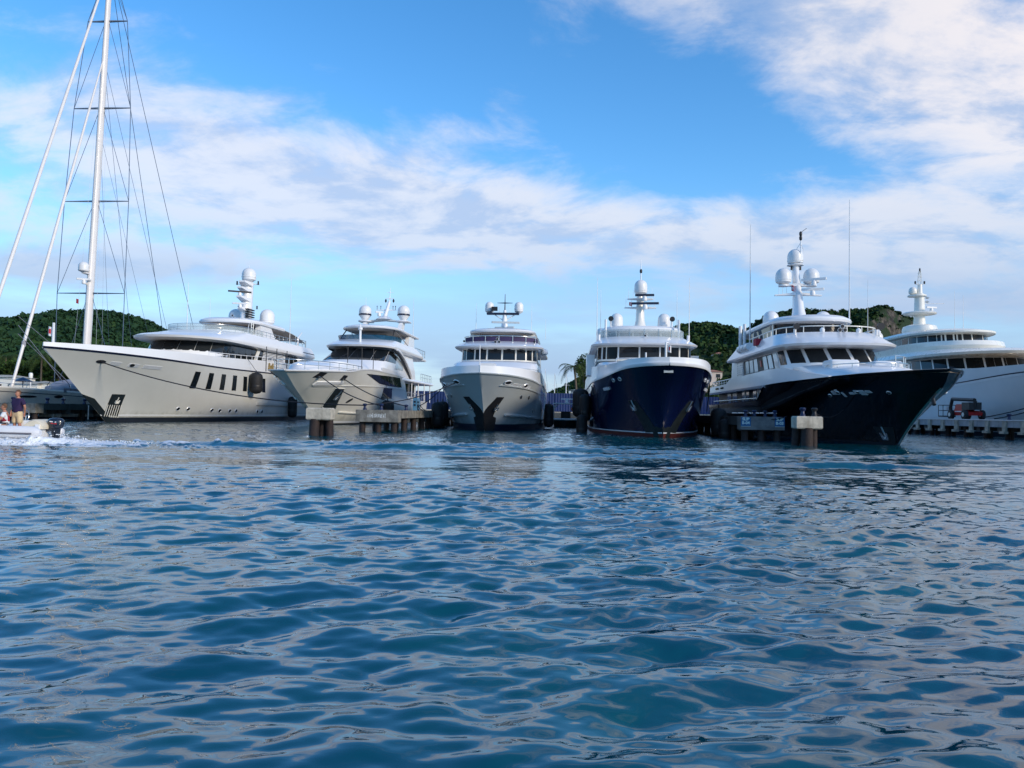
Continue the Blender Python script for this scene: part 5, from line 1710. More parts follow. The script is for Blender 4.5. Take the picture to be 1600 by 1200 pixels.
# ---------------------------------------------------------------- sixth berth: large white yacht behind the far pier
def yacht_six():
    Y = yacht(6, 'large white motor yacht with tiered cream upper decks behind the pier with the red lift')
    h = HULL[6]
    h.mesh('hull', WHITEB, Y, 60, 16)
    h.strip('boot_stripe', BOOT, Y, -.4, .4)
    kz = curve([(-8, 5.9), (0, 5.75), (8, 5.5), (18, 4.95), (30, 4.6), (60, 4.3)])
    h.strip('knuckle_line', LINE, Y, lambda q: kz(q), lambda q: kz(q) + .09, -6.5, 58, .04, 70)
    h.strip('knuckle_highlight', WHITE, Y, lambda q: kz(q) - .22, lambda q: kz(q) - .02, -6.5, 58, .03, 70)
    h.deck('deck', DECK, Y, dz=-.05)
    ta = Tier([(5.8, 20.6, 58, 5.75, 9, 2.1), (8.1, 21.6, 58, 5.6, 9, 2.1)])
    ta.mesh('lower_deckhouse', WHITE, Y)
    for i in range(22):
        w = -26 + i * 1.75
        ta.panel('window', GLASS, Y, w + .1, w + 1.65, 6.75, 7.85, .03)
    ra = Tier([(7.95, 18.6, 58, 5.9, 10, 2.1), (8.05, 17.8, 58, 6.2, 10, 2.1), (8.3, 17.6, 58, 6.25, 10, 2.1), (8.7, 19.5, 58, 6.0, 10, 2.1), (8.9, 22, 58, 5.7, 9.5, 2.1)])
    ra.mesh('lower_brow', CREAM, Y)
    tb = Tier([(8.7, 25.6, 56, 4.9, 8.5, 2.1), (9.5, 24.9, 56, 5.2, 8.5, 2.1), (10.0, 25.2, 56, 5.25, 8.5, 2.1)])
    tb.mesh('bridge_deck_bulwark', CREAM, Y)
    tb.panel('recessed_locker', DARK, Y, -22, -21, 9.2, 9.85, .03)
    tc_ = Tier([(9.9, 27.6, 50, 4.3, 7, 2.2), (11.05, 27.9, 50, 4.2, 7, 2.2)])
    tc_.mesh('wheelhouse', CREAM, Y)
    for i in range(16):
        w = -15 + i * 1.55
        tc_.panel('window', GLASS, Y, w + .08, w + 1.47, 10.05, 10.88, .03)
    rc = Tier([(10.95, 27.0, 52, 4.4, 7.5, 2.2), (11.05, 26.5, 52, 4.65, 7.5, 2.2), (11.25, 26.5, 52, 4.7, 7.5, 2.2), (11.6, 28.5, 51, 4.3, 7, 2.2)])
    rc.mesh('wheelhouse_roof', CREAM, Y)
    fs = MB()
    MB().lathe([(1.5, 0), (1.8, .4), (1.95, 1.0), (1.8, 1.5), (1.2, 1.7), (.7, 1.75)], (0, 39.4, 11.5), 24, 1.25).build('mast_drum', CREAM, Y)
    m = MB().lathe([(.72, 0), (.62, 1.2), (.6, 2.6), (.55, 4.0), (.3, 4.1)], (0, 39.4, 13.1), 18).build('mast', CREAM, Y)
    MB().lathe([(.6, 0), (1.85, .12), (1.95, .25), (1.8, .38), (.6, .42)], (0, 39.4, 14.4), 20).build('mast_platform', CREAM, m)
    MB().lathe([(.5, 0), (1.1, .1), (1.1, .25), (.5, .3)], (-.3, 39.4, 16.7), 16).build('mast_platform', CREAM, m)
    radome(m, (-.8, 39.4, 17.0), .48, 1.0, m=CREAM)
    MB().lathe([(.32, 0), (.28, 1.0), (.26, 1.3)], (.05, 39.4, 17.0), 12).build('upper_column', CREAM, m)
    tw = MB()
    for a in (-1, 1):
        for b in (-1, 1):
            tw.tube([(.05 + a * .22, 39.4 + b * .22, 18.3), (.05 + a * .08, 39.4 + b * .08, 20.0)], .035, 5)
    for z in (18.8, 19.3, 19.7):
        tw.tube([(-.2, 39.4, z), (.3, 39.4, z)], .035, 5)
    tw.build('lattice_top', CREAM, m)
    cross_arm(m, (.05, 39.4, 18.35), .6, .06)
    for t in (-.5, .6):
        MB().lathe([(.1, 0), (.12, .3), (.05, .35)], (t, 39.4, 18.4), 8).build('light', DARK, m)
    MB().lathe([(.05, 0), (.1, .2), (.1, .45), (.03, .55)], (.05, 39.4, 19.85), 8).build('light', DARK, m)
    cross_arm(m, (.3, 39.2, 15.9), 1.0, .05)
    MB().tube([(.3, 39.2, 15.9), (2.9, 39.2, 15.9)], .05, 6).build('yard', WHITE, m)
    scanner(m, (1.0, 38.4, 15.3), 1.5, .3)
    for z in (16.0, 16.5):
        MB().lathe([(.1, 0), (.26, .12), (.1, .24)], (.85, 39.2, z), 10).build('horn_cluster', SILVERB, m)
    horns(Y, (1.1, 37.3, 12.2), 5, .13)
    for t, q, r in ((-3.2, 44.5, .75), (-3.9, 46.8, .7)):
        radome(Y, (t, q, 11.4), r, 1.5, cone=.15, m=CREAM)
    whip(Y, (-3.8, 46, 11), 9, .05); whip(Y, (2.6, 36, 11.5), 5.5, .04); whip(Y, (3.6, 36, 11.5), 5.0, .04)
    return Y


WINL = mat('painted_reflection_glass', (0.42, 0.50, 0.53), 0.08, var=0.25, vscale=1.2, spec=0.8)  # pale reflections on the black yacht's windows, put into the glass colour
WHITEB = mat('cool_white_hull_paint', (0.72, 0.73, 0.73), 0.2, coat=0.4, var=0.03, vscale=0.4, streak=0.04)
yacht_one()
yacht_two()
yacht_three()
yacht_four()
yacht_five()
yacht_six()


# ================================================================ piers, dolphins and their fittings
def bollard(parent, x, y, z, m=None, s=1.0):
    return MB().lathe([(.20 * s, 0), (.17 * s, .08), (.13 * s, .12), (.12 * s, .32 * s), (.20 * s, .42 * s), (.21 * s, .5 * s), (.12 * s, .56 * s)], (x, y, z), 12).build('bollard', m or BLUEBOL, parent)


def pier(r0, r1, a0, a1, label, z=1.45, face=.8, bays=3.2, mend=None, mside=None):
    t = empty('pier', RW((r0 + r1) / 2, a0, 0), -AXIS, label, 'pier', 'concrete finger piers')
    hw = (r1 - r0) / 2; L = a1 - a0
    n = max(1, int(L / bays))
    # end block, then deck bays
    MB().box(-hw, hw, 0, 1.0, z - face, z).build('end_beam', mend or CONC, t, 0)
    MB().box(-hw + .05, hw - .05, 1.0, L, z - .3, z - .02).build('deck_slab', mside or CONC, t, 0)
    for i in range(n):
        y0 = 1.02 + (L - 1.02) * i / n; y1 = 1.02 + (L - 1.02) * (i + 1) / n
        for sx in (-1, 1):
            MB().box(*sorted((sx * hw, sx * (hw - .22))), y0 + .02, y1 - .02, z - face * .68, z - .004).build('edge_beam', mside or CONC, t, 0)
        MB().box(-hw + .25, hw - .25, y0 + .1, y0 + .7, z - face - .1, z - .31).build('cross_beam', CONCD, t, 0)
    for i in range(n + 1):
        y = .45 + (L - 1) * i / n
        xs = (-hw + .35, 0, hw - .35) if i == 0 else (-hw + .4, hw - .4)
        for x in xs:
            lean = .25 if i == 0 else 0
            MB().tube([(x, y - lean * 0, z - face - (0 if i == 0 else -.3)), (x * 1.02, y, -1.2)], .21, 10).build('pile', PILE, t)
    return t


def lumber_text(parent, body, size, m, x, y, z, name='lettering', bold=0.0):
    return text_mesh(name, body, size, m, parent, 0, .004, Matrix(((1, 0, 0, x), (0, 0, -1, y), (0, 1, 0, z), (0, 0, 0, 1))), bold)


pb = pier(-14.15, -11.3, 50.2, 104, 'stained concrete pier with faded white lettering beside the ivory yacht')
# faded, half-worn lettering: only strokes remain
wg = np.random.default_rng(2)
for i in range(12):
    x = -.62 + i * .105
    hgt = .12 + .14 * wg.random()
    MB().box(x, x + .035 + .03 * wg.random(), -.006, .01, .92 + .05 * wg.random(), .92 + hgt + .08).build('worn_letter_stroke', FADED, pb, 0)
for i in (2, 5, 8):
    x = -.62 + i * .105
    MB().box(x, x + .12, -.007, .01, .98 + .04 * (i % 3), 1.02 + .04 * (i % 3)).build('worn_letter_stroke', FADED, pb, 0)
for x, y in ((-.95, .5), (.15, .6), (.9, 9), (1.0, 4.5), (1.1, 16)):
    bollard(pb, x, y, 1.45, None, .75)
pc = pier(10.35, 12.95, 47.4, 104, 'dark concrete pier carrying the two blue slip signs', mend=mat('grey_dock_concrete', (.16, .155, .15), .8, var=.3, vscale=2, bump=.5, bscale=9, streak=.5), mside=CONCD)
for x, words in ((-1.0, ('SLIP', 'B-04')), (1.0, ('SLIP', 'B-03'))):
    sg = MB().box(x - .29, x + .29, -.045, -.008, .86, 1.42).build('slip_sign', SIGNB, pc, 0)
    sg['label'] = 'blue slip sign reading ' + ' '.join(words)
    MB().box(x - .28, x + .28, -.050, -.044, .85, .87).build('sign_edge', SIGNW, sg, 0)
    for k, wd in enumerate(words):
        lumber_text(sg, wd, .24, SIGNW, x, -.047, 1.29 - k * .23, 'sign_lettering', .008)
for x, y in ((-.9, .5), (.85, .5), (.9, 3.0), (-.4, .4)):
    bollard(pc, x, y, 1.45, BLUEBOL, .7)
# white water pipe along the pier edge
for i in range(6):
    MB().tube([(1.1, 1.2 + i * 2.2, 1.68), (1.1, 2.9 + i * 2.2, 1.68)], .05, 6).build('service_pipe', WHITE, pc)
pl = pier(-46.9, -43.7, 60.0, 105, 'dark pier between the sailing yacht and the silver yacht', z=1.5, mend=CONC, mside=mat('teal_dark_concrete', (.035, .055, .06), .6, var=.35, vscale=1.2, bump=.4, bscale=7, streak=.4))
for x, y in ((1.2, 2.0), (1.25, 4.0), (1.2, 7.0), (-.8, .6)):
    bollard(pl, x, y, 1.5, BLUEBOL, .85)
MB().tube([(1.66, 6.9, .1), (1.66, 6.9, 1.4)], .05, 6).build('tide_gauge', WHITE, pl)
for i in range(4):
    MB().box(.2, 1.5, 2.4 + i * 2.2, 3.5 + i * 2.2, .35, .62).build('fender_block', CONC, pl, 0)
pr_ = pier(34.0, 36.8, 50, 105, 'long pale pier with bracket posts carrying the red lift', z=1.5, face=.85, mend=CONCP, mside=mat('bluish_pier_concrete', (.36, .38, .40), .75, var=.2, vscale=1.5, bump=.3, bscale=8, streak=.35))
for i in range(14):
    y = 2.5 + i * 2.5
    MB().box(-1.55, -1.40, y, y + .5, .55, 1.42).build('bracket', CONCP, pr_, 0)
    MB().box(-1.72, -1.40, y - .1, y + .6, .42, .62).build('bracket_foot', CONCP, pr_, 0)
MB().box(-1.47, -1.41, 0, 54, 1.45, 1.53).build('edge_rail', WHITE, pr_, 0)
for y in (6.0, 10.5, 13.0, 31, 34.5):
    bollard(pr_, -1.0, y, 1.5, BLUEBOL, .9)


def dolphin(pos, label, piles, m, boll):
    t = empty('mooring_dolphin', pos, -.04, label, 'dolphin', 'mooring dolphins standing clear of the piers')
    w = .66; d_ = .45
    MB().loft([[(-w + .05, -d_ + .05, .87), (w - .05, -d_ + .05, .87), (w - .05, d_ - .05, .87), (-w + .05, d_ - .05, .87)], [(-w, -d_, .93), (w, -d_, .93), (w, d_, .93), (-w, d_, .93)],
               [(-w, -d_, 1.46), (w, -d_, 1.46), (w, d_, 1.46), (-w, d_, 1.46)], [(-w + .06, -d_ + .06, 1.52), (w - .06, -d_ + .06, 1.52), (w - .06, d_ - .06, 1.52), (-w + .06, d_ - .06, 1.52)]]).build('cap', m, t, 0)
    for x0, y0, x1, y1, r in piles:
        MB().tube([(x0, y0, .9), ((x0 + x1) / 2, (y0 + y1) / 2, -.1), (x1, y1, -1.5)], r, 12).build('pile', PILE, t)
    for x, mm in boll:
        bollard(t, x, -.1, 1.52, mm, .8)
    return t


dolphin((-10.25, 40.8 + .5, 0), 'weathered square dolphin cap on two rusty piles before the ivory yacht', [(-.25, -.2, -.3, -.3, .27), (.42, .2, .48, .3, .22), (0, .35, 0, .5, .22)], CONCP, ())
dolphin((15.3, 39.3 + .5, 0), 'pale rust-streaked dolphin cap with two bollards before the black yacht', [(-.05, -.2, -.1, -.3, .30), (.36, .1, .40, .2, .2), (-.42, .3, -.5, .5, .22)], CONCP, ((-.25, BLUEBOL), (.35, DARK)))


def fender(p, r, L, label, horizontal=False, rope_to=None, cap=True):
    """big rubber fender with domed ends"""
    t = empty('fender', p, 0, label, 'fender', 'black rubber fenders')
    prof = [(.05, -L / 2), (r * .6, -L / 2 + r * .12), (r * .92, -L / 2 + r * .4), (r, -L / 2 + r * .8), (r, L / 2 - r * .8), (r * .92, L / 2 - r * .4), (r * .6, L / 2 - r * .12), (.05, L / 2)]
    MB().lathe(prof, (0, 0, 0), 16).build('body', RUBBER, t)
    MB().lathe([(r * 1.02, -L * .2), (r * 1.03, -L * .17), (r * 1.03, -L * .13), (r * 1.02, -L * .1)], (0, 0, 0), 16).build('chafe_band', DARK, t)
    MB().tube([(0, 0, L / 2 - .05), (0, 0, L / 2 + .22)], .05, 6).build('eye', DARK, t)
    if rope_to is not None:
        q = Vector(rope_to) - Vector(p)
        MB().tube([(0, 0, L / 2 + .1), q], .025, 5).build('lanyard', ROPE, t)
    return t


h1 = HULL[1]
p = BW(1, *h1.pt(18.0, 4.1, 1, .72))
fender(p, .68, 2.3, 'big black fender hanging over the slanted hull windows of the silver yacht', rope_to=BW(1, h1.hb(18.0, 1) - .1, 17.4, 6.6))
p = BW(1, *h1.pt(29.5, 1.6, 1, .62))
fender(p, .55, 2.6, 'long black fender low on the quarter of the silver yacht', rope_to=BW(1, h1.hb(29.5, 1), 29.5, 5.5))
h2 = HULL[2]
fender(BW(2, *h2.pt(9.6, 1.85, 1, .75)), .68, 1.5, 'round dark fender hung by a line on the ivory yacht side above the pier', rope_to=BW(2, h2.hb(9.6, 1) - .1, 9.6, 5.2))
for r, a, z, rad, L, lb in ((-10.95, 63.5, 1.15, .6, 2.2, 'nearer black fender between the lettered pier and the grey yacht'), (-10.95, 66.0, 1.2, .62, 2.3, 'farther black fender between the lettered pier and the grey yacht'),
                            (-1.85, 70.0, 1.2, .5, 2.3, 'black fender on the grey yacht beside the small work boat'), (1.25, 61.5, 1.9, .55, 2.3, 'upper black fender on the left side of the navy yacht'),
                            (.95, 64.8, 2.3, .8, 2.6, 'largest black fender standing left of the navy yacht'), (1.0, 60.0, .5, .5, 1.8, 'low black fender at the waterline left of the navy yacht'),
                            (10.3, 54.0, 1.0, .62, 2.1, 'black fender squeezed between the navy yacht and the slip-sign pier'), (10.25, 51.5, .55, .5, 1.5, 'small low fender right of the navy yacht bow')):
    fender(RW(r, a, z), rad * .86, L * .95, lb)


def rope(p0, p1, sag, label, r=.035, n=18, m=None, group='mooring lines'):
    p0, p1 = Vector(p0), Vector(p1)
    pts = [p0.lerp(p1, i / n) - Vector((0, 0, sag * 4 * (i / n) * (1 - i / n))) for i in range(n + 1)]
    c = pts[0].copy()
    o = MB().tube([p - c for p in pts], r, 6).build('mooring_line', m or ROPE, None, 60)
    o.location = c
    tag(o, label, 'rope', group)
    return o


bB = RW(-13.7, 50.7, 1.75)
rope(BW(1, *h1.pt(-3.78, 4.86, 1, .05)), bB, .8, 'long dark line from the silver yacht bow to the lettered pier', .045)
rope(BW(2, *h2.pt(-5.64, 4.2, 1, .1)), RW(-12.6, 50.8, 1.75), .35, 'dark line from the foremost fairlead of the ivory yacht to the pier', .04)
rope(BW(2, *h2.pt(-2.32, 4.1, 1, .1)), RW(-11.7, 54.7, 1.75), .3, 'dark line from the second fairlead of the ivory yacht to the pier', .04)
h3 = HULL[3]
rope(BW(3, *h3.pt(-2.0, 3.62, -1, .05)), RW(-13.6, 50.9, 1.8), .35, 'dark line from the grey yacht bow crossing in front of the ivory yacht', .035)
rope(BW(3, *h3.pt(.0, 3.46, -1, .05)), RW(-11.8, 59.2, 1.75), .2, 'shorter dark line from the grey yacht to the pier edge', .035)
h4 = HULL[4]
rope(BW(4, *h4.pt(6.0, 3.75, 1, .05)), RW(11.6, 66, 1.8), .2, 'dark line from the navy yacht shoulder to the slip-sign pier', .035)
h5 = HULL[5]
rope(RW(10.75, 47.8, 1.75), RW(13.0, 47.2, 1.5), .32, 'slack dark rope hanging across the slip signs', .03)
rope((15.7, 39.9, 1.75), BW(5, *h5.pt(2.3, 2.0, -1, .1)), .35, 'faint dark line from the rust-streaked dolphin to the black yacht', .025)
h6 = HULL[6]
rope(RW(34.6, 67.0, 1.7), BW(6, *h6.pt(2.0, 4.4, -1, .05)), .3, 'upper dark line from the pale pier up to the large white yacht', .05)
rope(RW(34.6, 65.5, 1.6), BW(6, *h6.pt(3.2, 4.0, -1, .05)), .35, 'lower dark line from the pale pier up to the large white yacht', .05)


# ================================================================ red boom lift on the pale pier
def boom_lift():
    t = empty('boom_lift', RW(35.2, 71.6, 1.5), -AXIS, 'red boom lift with folded dark arm parked on the pale pier', 'lift')
    # along y: far (+) is the basket end (left in view)
    MB().loft([[(-.55, -2.0, .35), (.55, -2.0, .35), (.55, 1.1, .35), (-.55, 1.1, .35)], [(-.6, -2.1, .6), (.6, -2.1, .6), (.6, 1.2, .6), (-.6, 1.2, .6)], [(-.55, -1.6, .78), (.55, -1.6, .78), (.55, 1.0, .78), (-.55, 1.0, .78)]]).build('chassis', REDP, t, 30)
    MB().loft([[(-.5, -.9, .78), (.5, -.9, .78), (.5, .7, .78), (-.5, .7, .78)], [(-.5, -.7, 1.35), (.5, -.7, 1.35), (.5, .3, 1.35), (-.5, .3, 1.35)]]).build('turntable', REDP, t, 30)
    MB().box(-.53, .53, -2.0, -.75, .85, 1.5).build('engine_cover', DARK, t, 20)
    for y in (-1.65, .75):
        for x in (-.72, .72):
            w = MB().tube([(x - .15, y, .42), (x - .13, y, .42), (x + .13, y, .42), (x + .15, y, .42)], [.36, .42, .42, .36], 16).build('wheel', RUBBER, t)
            MB().tube([(x - .17, y, .42), (x + .17, y, .42)], .19, 10).build('rim', CREAM, w)
    MB().tube([(0, -1.9, 1.7), (0, 2.0, 1.85)], .16, 8).build('boom', DARK, t)
    MB().tube([(0, -2.0, 1.62), (0, -1.9, .95)], .15, 8).build('boom_riser', DARK, t)
    MB().tube([(0, 2.0, 1.85), (0, 2.35, 1.1), (0, 2.3, .4)], .15, 8).build('fly_jib', DARK, t)
    b = MB()
    for x in (-.55, .55):
        for y in (2.6, 3.5):
            b.tube([(x, y, .25), (x, y, 1.3)], .03, 5)
    for z in (.3, .8, 1.3):
        b.tube([(-.55, 2.6, z), (.55, 2.6, z), (.55, 3.5, z), (-.55, 3.5, z), (-.55, 2.6, z)], .03, 5)
    k = b.build('basket', DARK, t, 60)
    MB().box(-.55, .55, 2.6, 3.5, .2, .26).build('floor', DARK, k, 0)
    MB().box(-.35, .35, 2.5, 2.62, .85, 1.15).build('control_box', WHITE, k, 0)
    MB().box(-.62, -.57, -.8, .3, .66, .74).build('stripe', WHITE, t, 0)


boom_lift()


def pedestal(r, a, z, label, m):
    t = empty('service_pedestal', RW(r, a, z), -AXIS, label, 'pedestal', 'power and water pedestals on the piers')
    MB().loft([[(-.16, -.14, 0), (.16, -.14, 0), (.16, .14, 0), (-.16, .14, 0)], [(-.15, -.13, .85), (.15, -.13, .85), (.15, .13, .85), (-.15, .13, .85)], [(-.11, -.10, 1.0), (.11, -.10, 1.0), (.11, .10, 1.0), (-.11, .10, 1.0)]]).build('body', m, t, 20)
    for zz in (.35, .6):
        MB().box(-.07, .07, -.17, -.13, zz, zz + .14).build('socket', DARK, t, 0)
    MB().tube([(.16, 0, .4), (.4, .1, .1), (.5, .6, .04), (.2, 1.4, .04)], .03, 6).build('hose', ROPE, t)


pedestal(-11.75, 58.0, 1.45, 'pale blue service pedestal on the lettered pier', mat('pale_blue_pedestal', (.10, .25, .36), .5))
pedestal(-12.2, 61.5, 1.45, 'cream service pedestal farther along the lettered pier', CREAM)


# ================================================================ work boat in the gap between the grey and navy yachts
def work_boat():
    t = empty('work_boat', RW(-.35, 76.5, 0), -AXIS, 'small dark work boat with a white tubular frame between the grey and navy yachts', 'boat')
    hl = Hull(6.5, [(-.4, .3), (0, .1), (.75, -.3)], [(-.3, .8), (2, .7), (6.5, .65)], [(0, 0), (.3, .7), (1, 1.15), (2.5, 1.35), (8, 1.35)], [(0, 0), (.5, .5), (2, 1.1), (7, 1.15)], 1.2, -.4)
    hl.mesh('hull', mat('dark_teal_hull', (.02, .035, .035), .4, var=.2), t, 24, 8)
    hl.deck('deck', CONC, t, dz=-.05)
    g = MB().tube([(-1.4, -.3, .82), (-1.4, 6, .82)], .09, 6).tube([(1.4, -.3, .82), (1.4, 6, .82)], .09, 6).tube([(-1.4, -.25, .82), (1.4, -.25, .82)], .10, 6)
    g.build('gunwale', WHITE, t)
    fr = MB()
    for y in (1.0, 3.6):
        for sx in (-1, 1):
            fr.tube([(sx * 1.3, y, .8), (sx * 1.15, y, 2.35)], .06, 6)
            fr.tube([(sx * 1.3, y, 1.7), (sx * .8, y, 2.35)], .04, 6)
    for sx in (-1, 1):
        fr.tube([(sx * 1.28, 1.0, 1.1), (sx * 1.1, 3.6, 2.2)], .04, 6)
    fr.build('canopy_frame', WHITE, t)
    MB().box(-1.3, 1.3, .7, 4.0, 2.35, 2.45).build('canopy', DOME, t, 0)
    MB().lathe([(.2, 2.45), (.16, 2.8)], (.1, 1.5, 0), 10).build('radar_post', WHITE, t)
    MB().box(-.5, .7, 1.4, 1.6, 2.8, 2.92).build('radar_bar', WHITE, t, 0)
    pts = [(.85 + .24 * math.cos(k * math.pi / 8), 1.0, 1.85 + .24 * math.sin(k * math.pi / 8)) for k in range(17)]
    MB().tube(pts, .08, 6, cap=False).build('lifebuoy', ORANGE, t)
    MB().box(-.5, .5, 2.4, 3.2, .7, 1.6).build('console', DARK, t, 0)
    MB().tube([(1.3, .6, .9), (1.9, .1, .5)], .06, 6).build('boat_hook', WHITE, t)


work_boat()

# ================================================================ water: one sheet from under the camera to the horizon
def make_water():
    # finely meshed in front of the camera where ripples can be seen, coarser elsewhere
    rad = [0.6]
    while rad[-1] < 2.2: rad.append(rad[-1] * 1.06)
    while rad[-1] < 70: rad.append(rad[-1] * 1.006)
    while rad[-1] < 160: rad.append(rad[-1] * 1.012)
    while rad[-1] < 9000: rad.append(rad[-1] * 1.10)
    rad = np.array(rad)
    ang = np.concatenate([np.linspace(-58, 58, 1180), np.linspace(58, 302, 110)[1:-1]])
    ang = np.radians(ang)
    nr, na = len(rad), len(ang)
    A, Rr = np.meshgrid(ang, rad)
    X = np.sin(A) * Rr; Y = np.cos(A) * Rr
    cell = np.maximum(Rr * (116 / 1180 * math.pi / 180) * 1.5, Rr * 0.006 * 0.35)
    side = np.abs(np.degrees(A)) > 58
    cell = np.where(side | (Rr > 160), Rr * .05, cell)
    Z = np.zeros_like(X)
    g = np.random.default_rng(5)
    # wind ripples and small chop: many wave trains about the wind direction
    wind = math.radians(-78)
    amps = 0
    for i in range(130):
        lam = 0.13 * (4.2 / 0.13) ** (g.random() ** 0.9)
        th = wind + g.normal(0, .52)
        k = 2 * math.pi / lam
        amp = 0.0052 * min(lam, .60) * (1.0 if lam < .60 else (.60 / lam) ** .40) * (.6 + .8 * g.random()) * min(1.0, (lam / .22) ** .5)
        ph = g.random() * 6.28
        fade = np.clip((lam / cell - 2.2) / 3.0, 0, 1)
        # gusts: each train swells and dies across the water
        gx, gy, gp = g.normal(0, .12), g.normal(0, .12), g.random() * 6.28
        mod = .65 + .5 * np.sin(gx * X + gy * Y + gp)
        arg = k * (X * math.cos(th) + Y * math.sin(th)) + ph + .5 * np.sin(.35 * X + .2 * Y + ph * 3)
        s = np.sin(arg)
        Z += amp * fade * mod * (s + .22 * np.cos(2 * arg))
    # gusty and calmer patches
    gust = np.zeros_like(X)
    for i in range(9):
        th = g.random() * 3.14; k = 2 * math.pi / (5 + 22 * g.random())
        gust += np.sin(k * (X * math.cos(th) * .6 + Y * math.sin(th)) + g.random() * 6.28)
    Z *= np.clip(.92 + .13 * gust, .5, 1.35)
    # long low boat wash
    Z += .035 * np.sin(1.15 * Y + .18 * X + .6 * np.sin(.21 * X)) * np.exp(-((Y - 22) / 16) ** 2)
    # wake ridges left by the tender
    def ridge(y0, h, w, x0, x1):
        yy = y0 + .25 * np.sin(.35 * X) + .12 * np.sin(1.3 * X)
        env = 1 / (1 + np.exp(-(X - x0) / 1.2)) / (1 + np.exp((X - x1) / 1.2))
        d = (Y - yy) / w
        return h * env * (np.exp(-d * d) - .45 * np.exp(-((d + 1.7) / 1.2) ** 2)) * (.75 + .25 * np.sin(.9 * X + y0))
    Z += ridge(30.2, .16, .55, -14, 60) + ridge(33.8, .10, .6, -12, 60) + ridge(24.0, .24, .5, 8.3, 15.2) + ridge(27.0, .08, .5, -6, 9)
    # foam of the wake
    nz = np.zeros_like(X)
    for i in range(26):
        th = g.random() * 3.14; k = 2 * math.pi / (0.16 * (2.4 / .16) ** g.random())
        nz += np.sin(k * (X * math.cos(th) * .45 + Y * math.sin(th)) + g.random() * 6.28 + 1.3 * np.sin(.8 * X + i))
    nz = nz / math.sqrt(13)
    def band(y0, w, x0, x1, soft):
        yy = y0 + .25 * np.sin(.35 * X) + .2 * np.sin(.11 * X + 1)
        return np.exp(-((Y - yy) / w) ** 2) / (1 + np.exp(-(X - x0) / .8)) / (1 + np.exp((X - x1) / soft))
    fo = 1.5 * band(29.3, .8, -30, -14.5, 1.2) + .8 * band(30.2, .55, -18, -9, 2.5) + .42 * band(33.4, .6, -13, -2, 3) + .36 * band(30.6, .4, -8, 6, 4) + 1.3 * band(28.4, .6, -40, -13.5, 1.2)
    foam = np.clip((fo + .55 * nz - .85) * 1.3, 0, 1) * np.clip(fo * 3, 0, 1)
    foam = np.where(side, 0, foam)
    Z += .05 * foam * (1 + .6 * nz)
    verts = np.stack([X, Y, Z], -1).reshape(-1, 3)
    verts = np.concatenate([verts, [[0, 0, 0]]])
    i = np.arange(nr - 1)[:, None]; j = np.arange(na)[None, :]
    j2 = (j + 1) % na
    quads = np.stack([i * na + j, i * na + j2, (i + 1) * na + j2, (i + 1) * na + j], -1).reshape(-1, 4)
    quads = quads[:, ::-1]
    c = nr * na
    tris = np.stack([np.full(na, c), (np.arange(na) + 1) % na, np.arange(na)], -1)
    me = bpy.data.meshes.new('water')
    nq, nt = len(quads), len(tris)
    me.vertices.add(len(verts)); me.vertices.foreach_set('co', verts.astype(np.float32).ravel())
    me.loops.add(nq * 4 + nt * 3)
    me.loops.foreach_set('vertex_index', np.concatenate([quads.ravel(), tris.ravel()]).astype(np.int32))
    me.polygons.add(nq + nt)
    me.polygons.foreach_set('loop_start', np.concatenate([np.arange(nq) * 4, nq * 4 + np.arange(nt) * 3]).astype(np.int32))
    me.update(calc_edges=True)
    me.polygons.foreach_set('use_smooth', np.ones(nq + nt, bool))
    at = me.attributes.new('foam', 'FLOAT', 'POINT')
    at.data.foreach_set('value', np.concatenate([foam.ravel(), [0]]).astype(np.float32))
    m = bpy.data.materials.new('harbour_water')
    m.use_nodes = True
    t = NT(m.node_tree)
    b = t.n['Principled BSDF']
    geo = t.node('ShaderNodeNewGeometry'); pos = geo.outputs['Position']
    patch = t.smooth(t.noise(pos, .35, 3.0, .5), .35, .7)
    col = t.mix(patch, (0.0005, 0.054, 0.084, 1), (0.001, 0.076, 0.086, 1))
    at_n = t.node('ShaderNodeAttribute', attribute_name='foam')
    fm = at_n.outputs['Fac']
    fine = t.noise(t.vmath('MULTIPLY', pos, (1.0, 1.6, 1.0)), 5.5, 6.0, .65)
    fk = t.smooth(t.math('ADD', fm, t.math('MULTIPLY', t.math('SUBTRACT', fine, .5), 1.1)), .18, .75)
    fk = t.math('MULTIPLY', fk, t.smooth(fm, .01, .12))
    t.l.new(t.mix(fk, col, (.72, .76, .80, 1)), b.inputs['Base Color'])
    t.l.new(t.math('ADD', t.math('MULTIPLY', fk, .6), .03), b.inputs['Roughness'])
    b.inputs['IOR'].default_value = 1.75
    b.inputs['Specular IOR Level'].default_value = .5
    # capillary ripples finer than the mesh
    bn = t.node('ShaderNodeBump')
    bn.inputs['Strength'].default_value = 1.0
    bn.inputs['Distance'].default_value = 0.02
    r1 = t.noise(t.vmath('MULTIPLY', pos, (1.0, 1.5, 1.0)), 3.2, 3.0, .55, .3)
    dist = t.node('ShaderNodeVectorMath', operation='LENGTH'); t.l.new(pos, dist.inputs[0])
    far = t.smooth(dist.outputs['Value'], 12.0, 70.0, 0.15, 3.2)
    t.l.new(t.math('MULTIPLY', r1, far), bn.inputs['Height'])
    t.l.new(bn.outputs[0], b.inputs['Normal'])
    me.materials.append(m)
    o = bpy.data.objects.new('water', me)
    COL.objects.link(o)
    tag(o, kind='structure')
    return o


make_water()


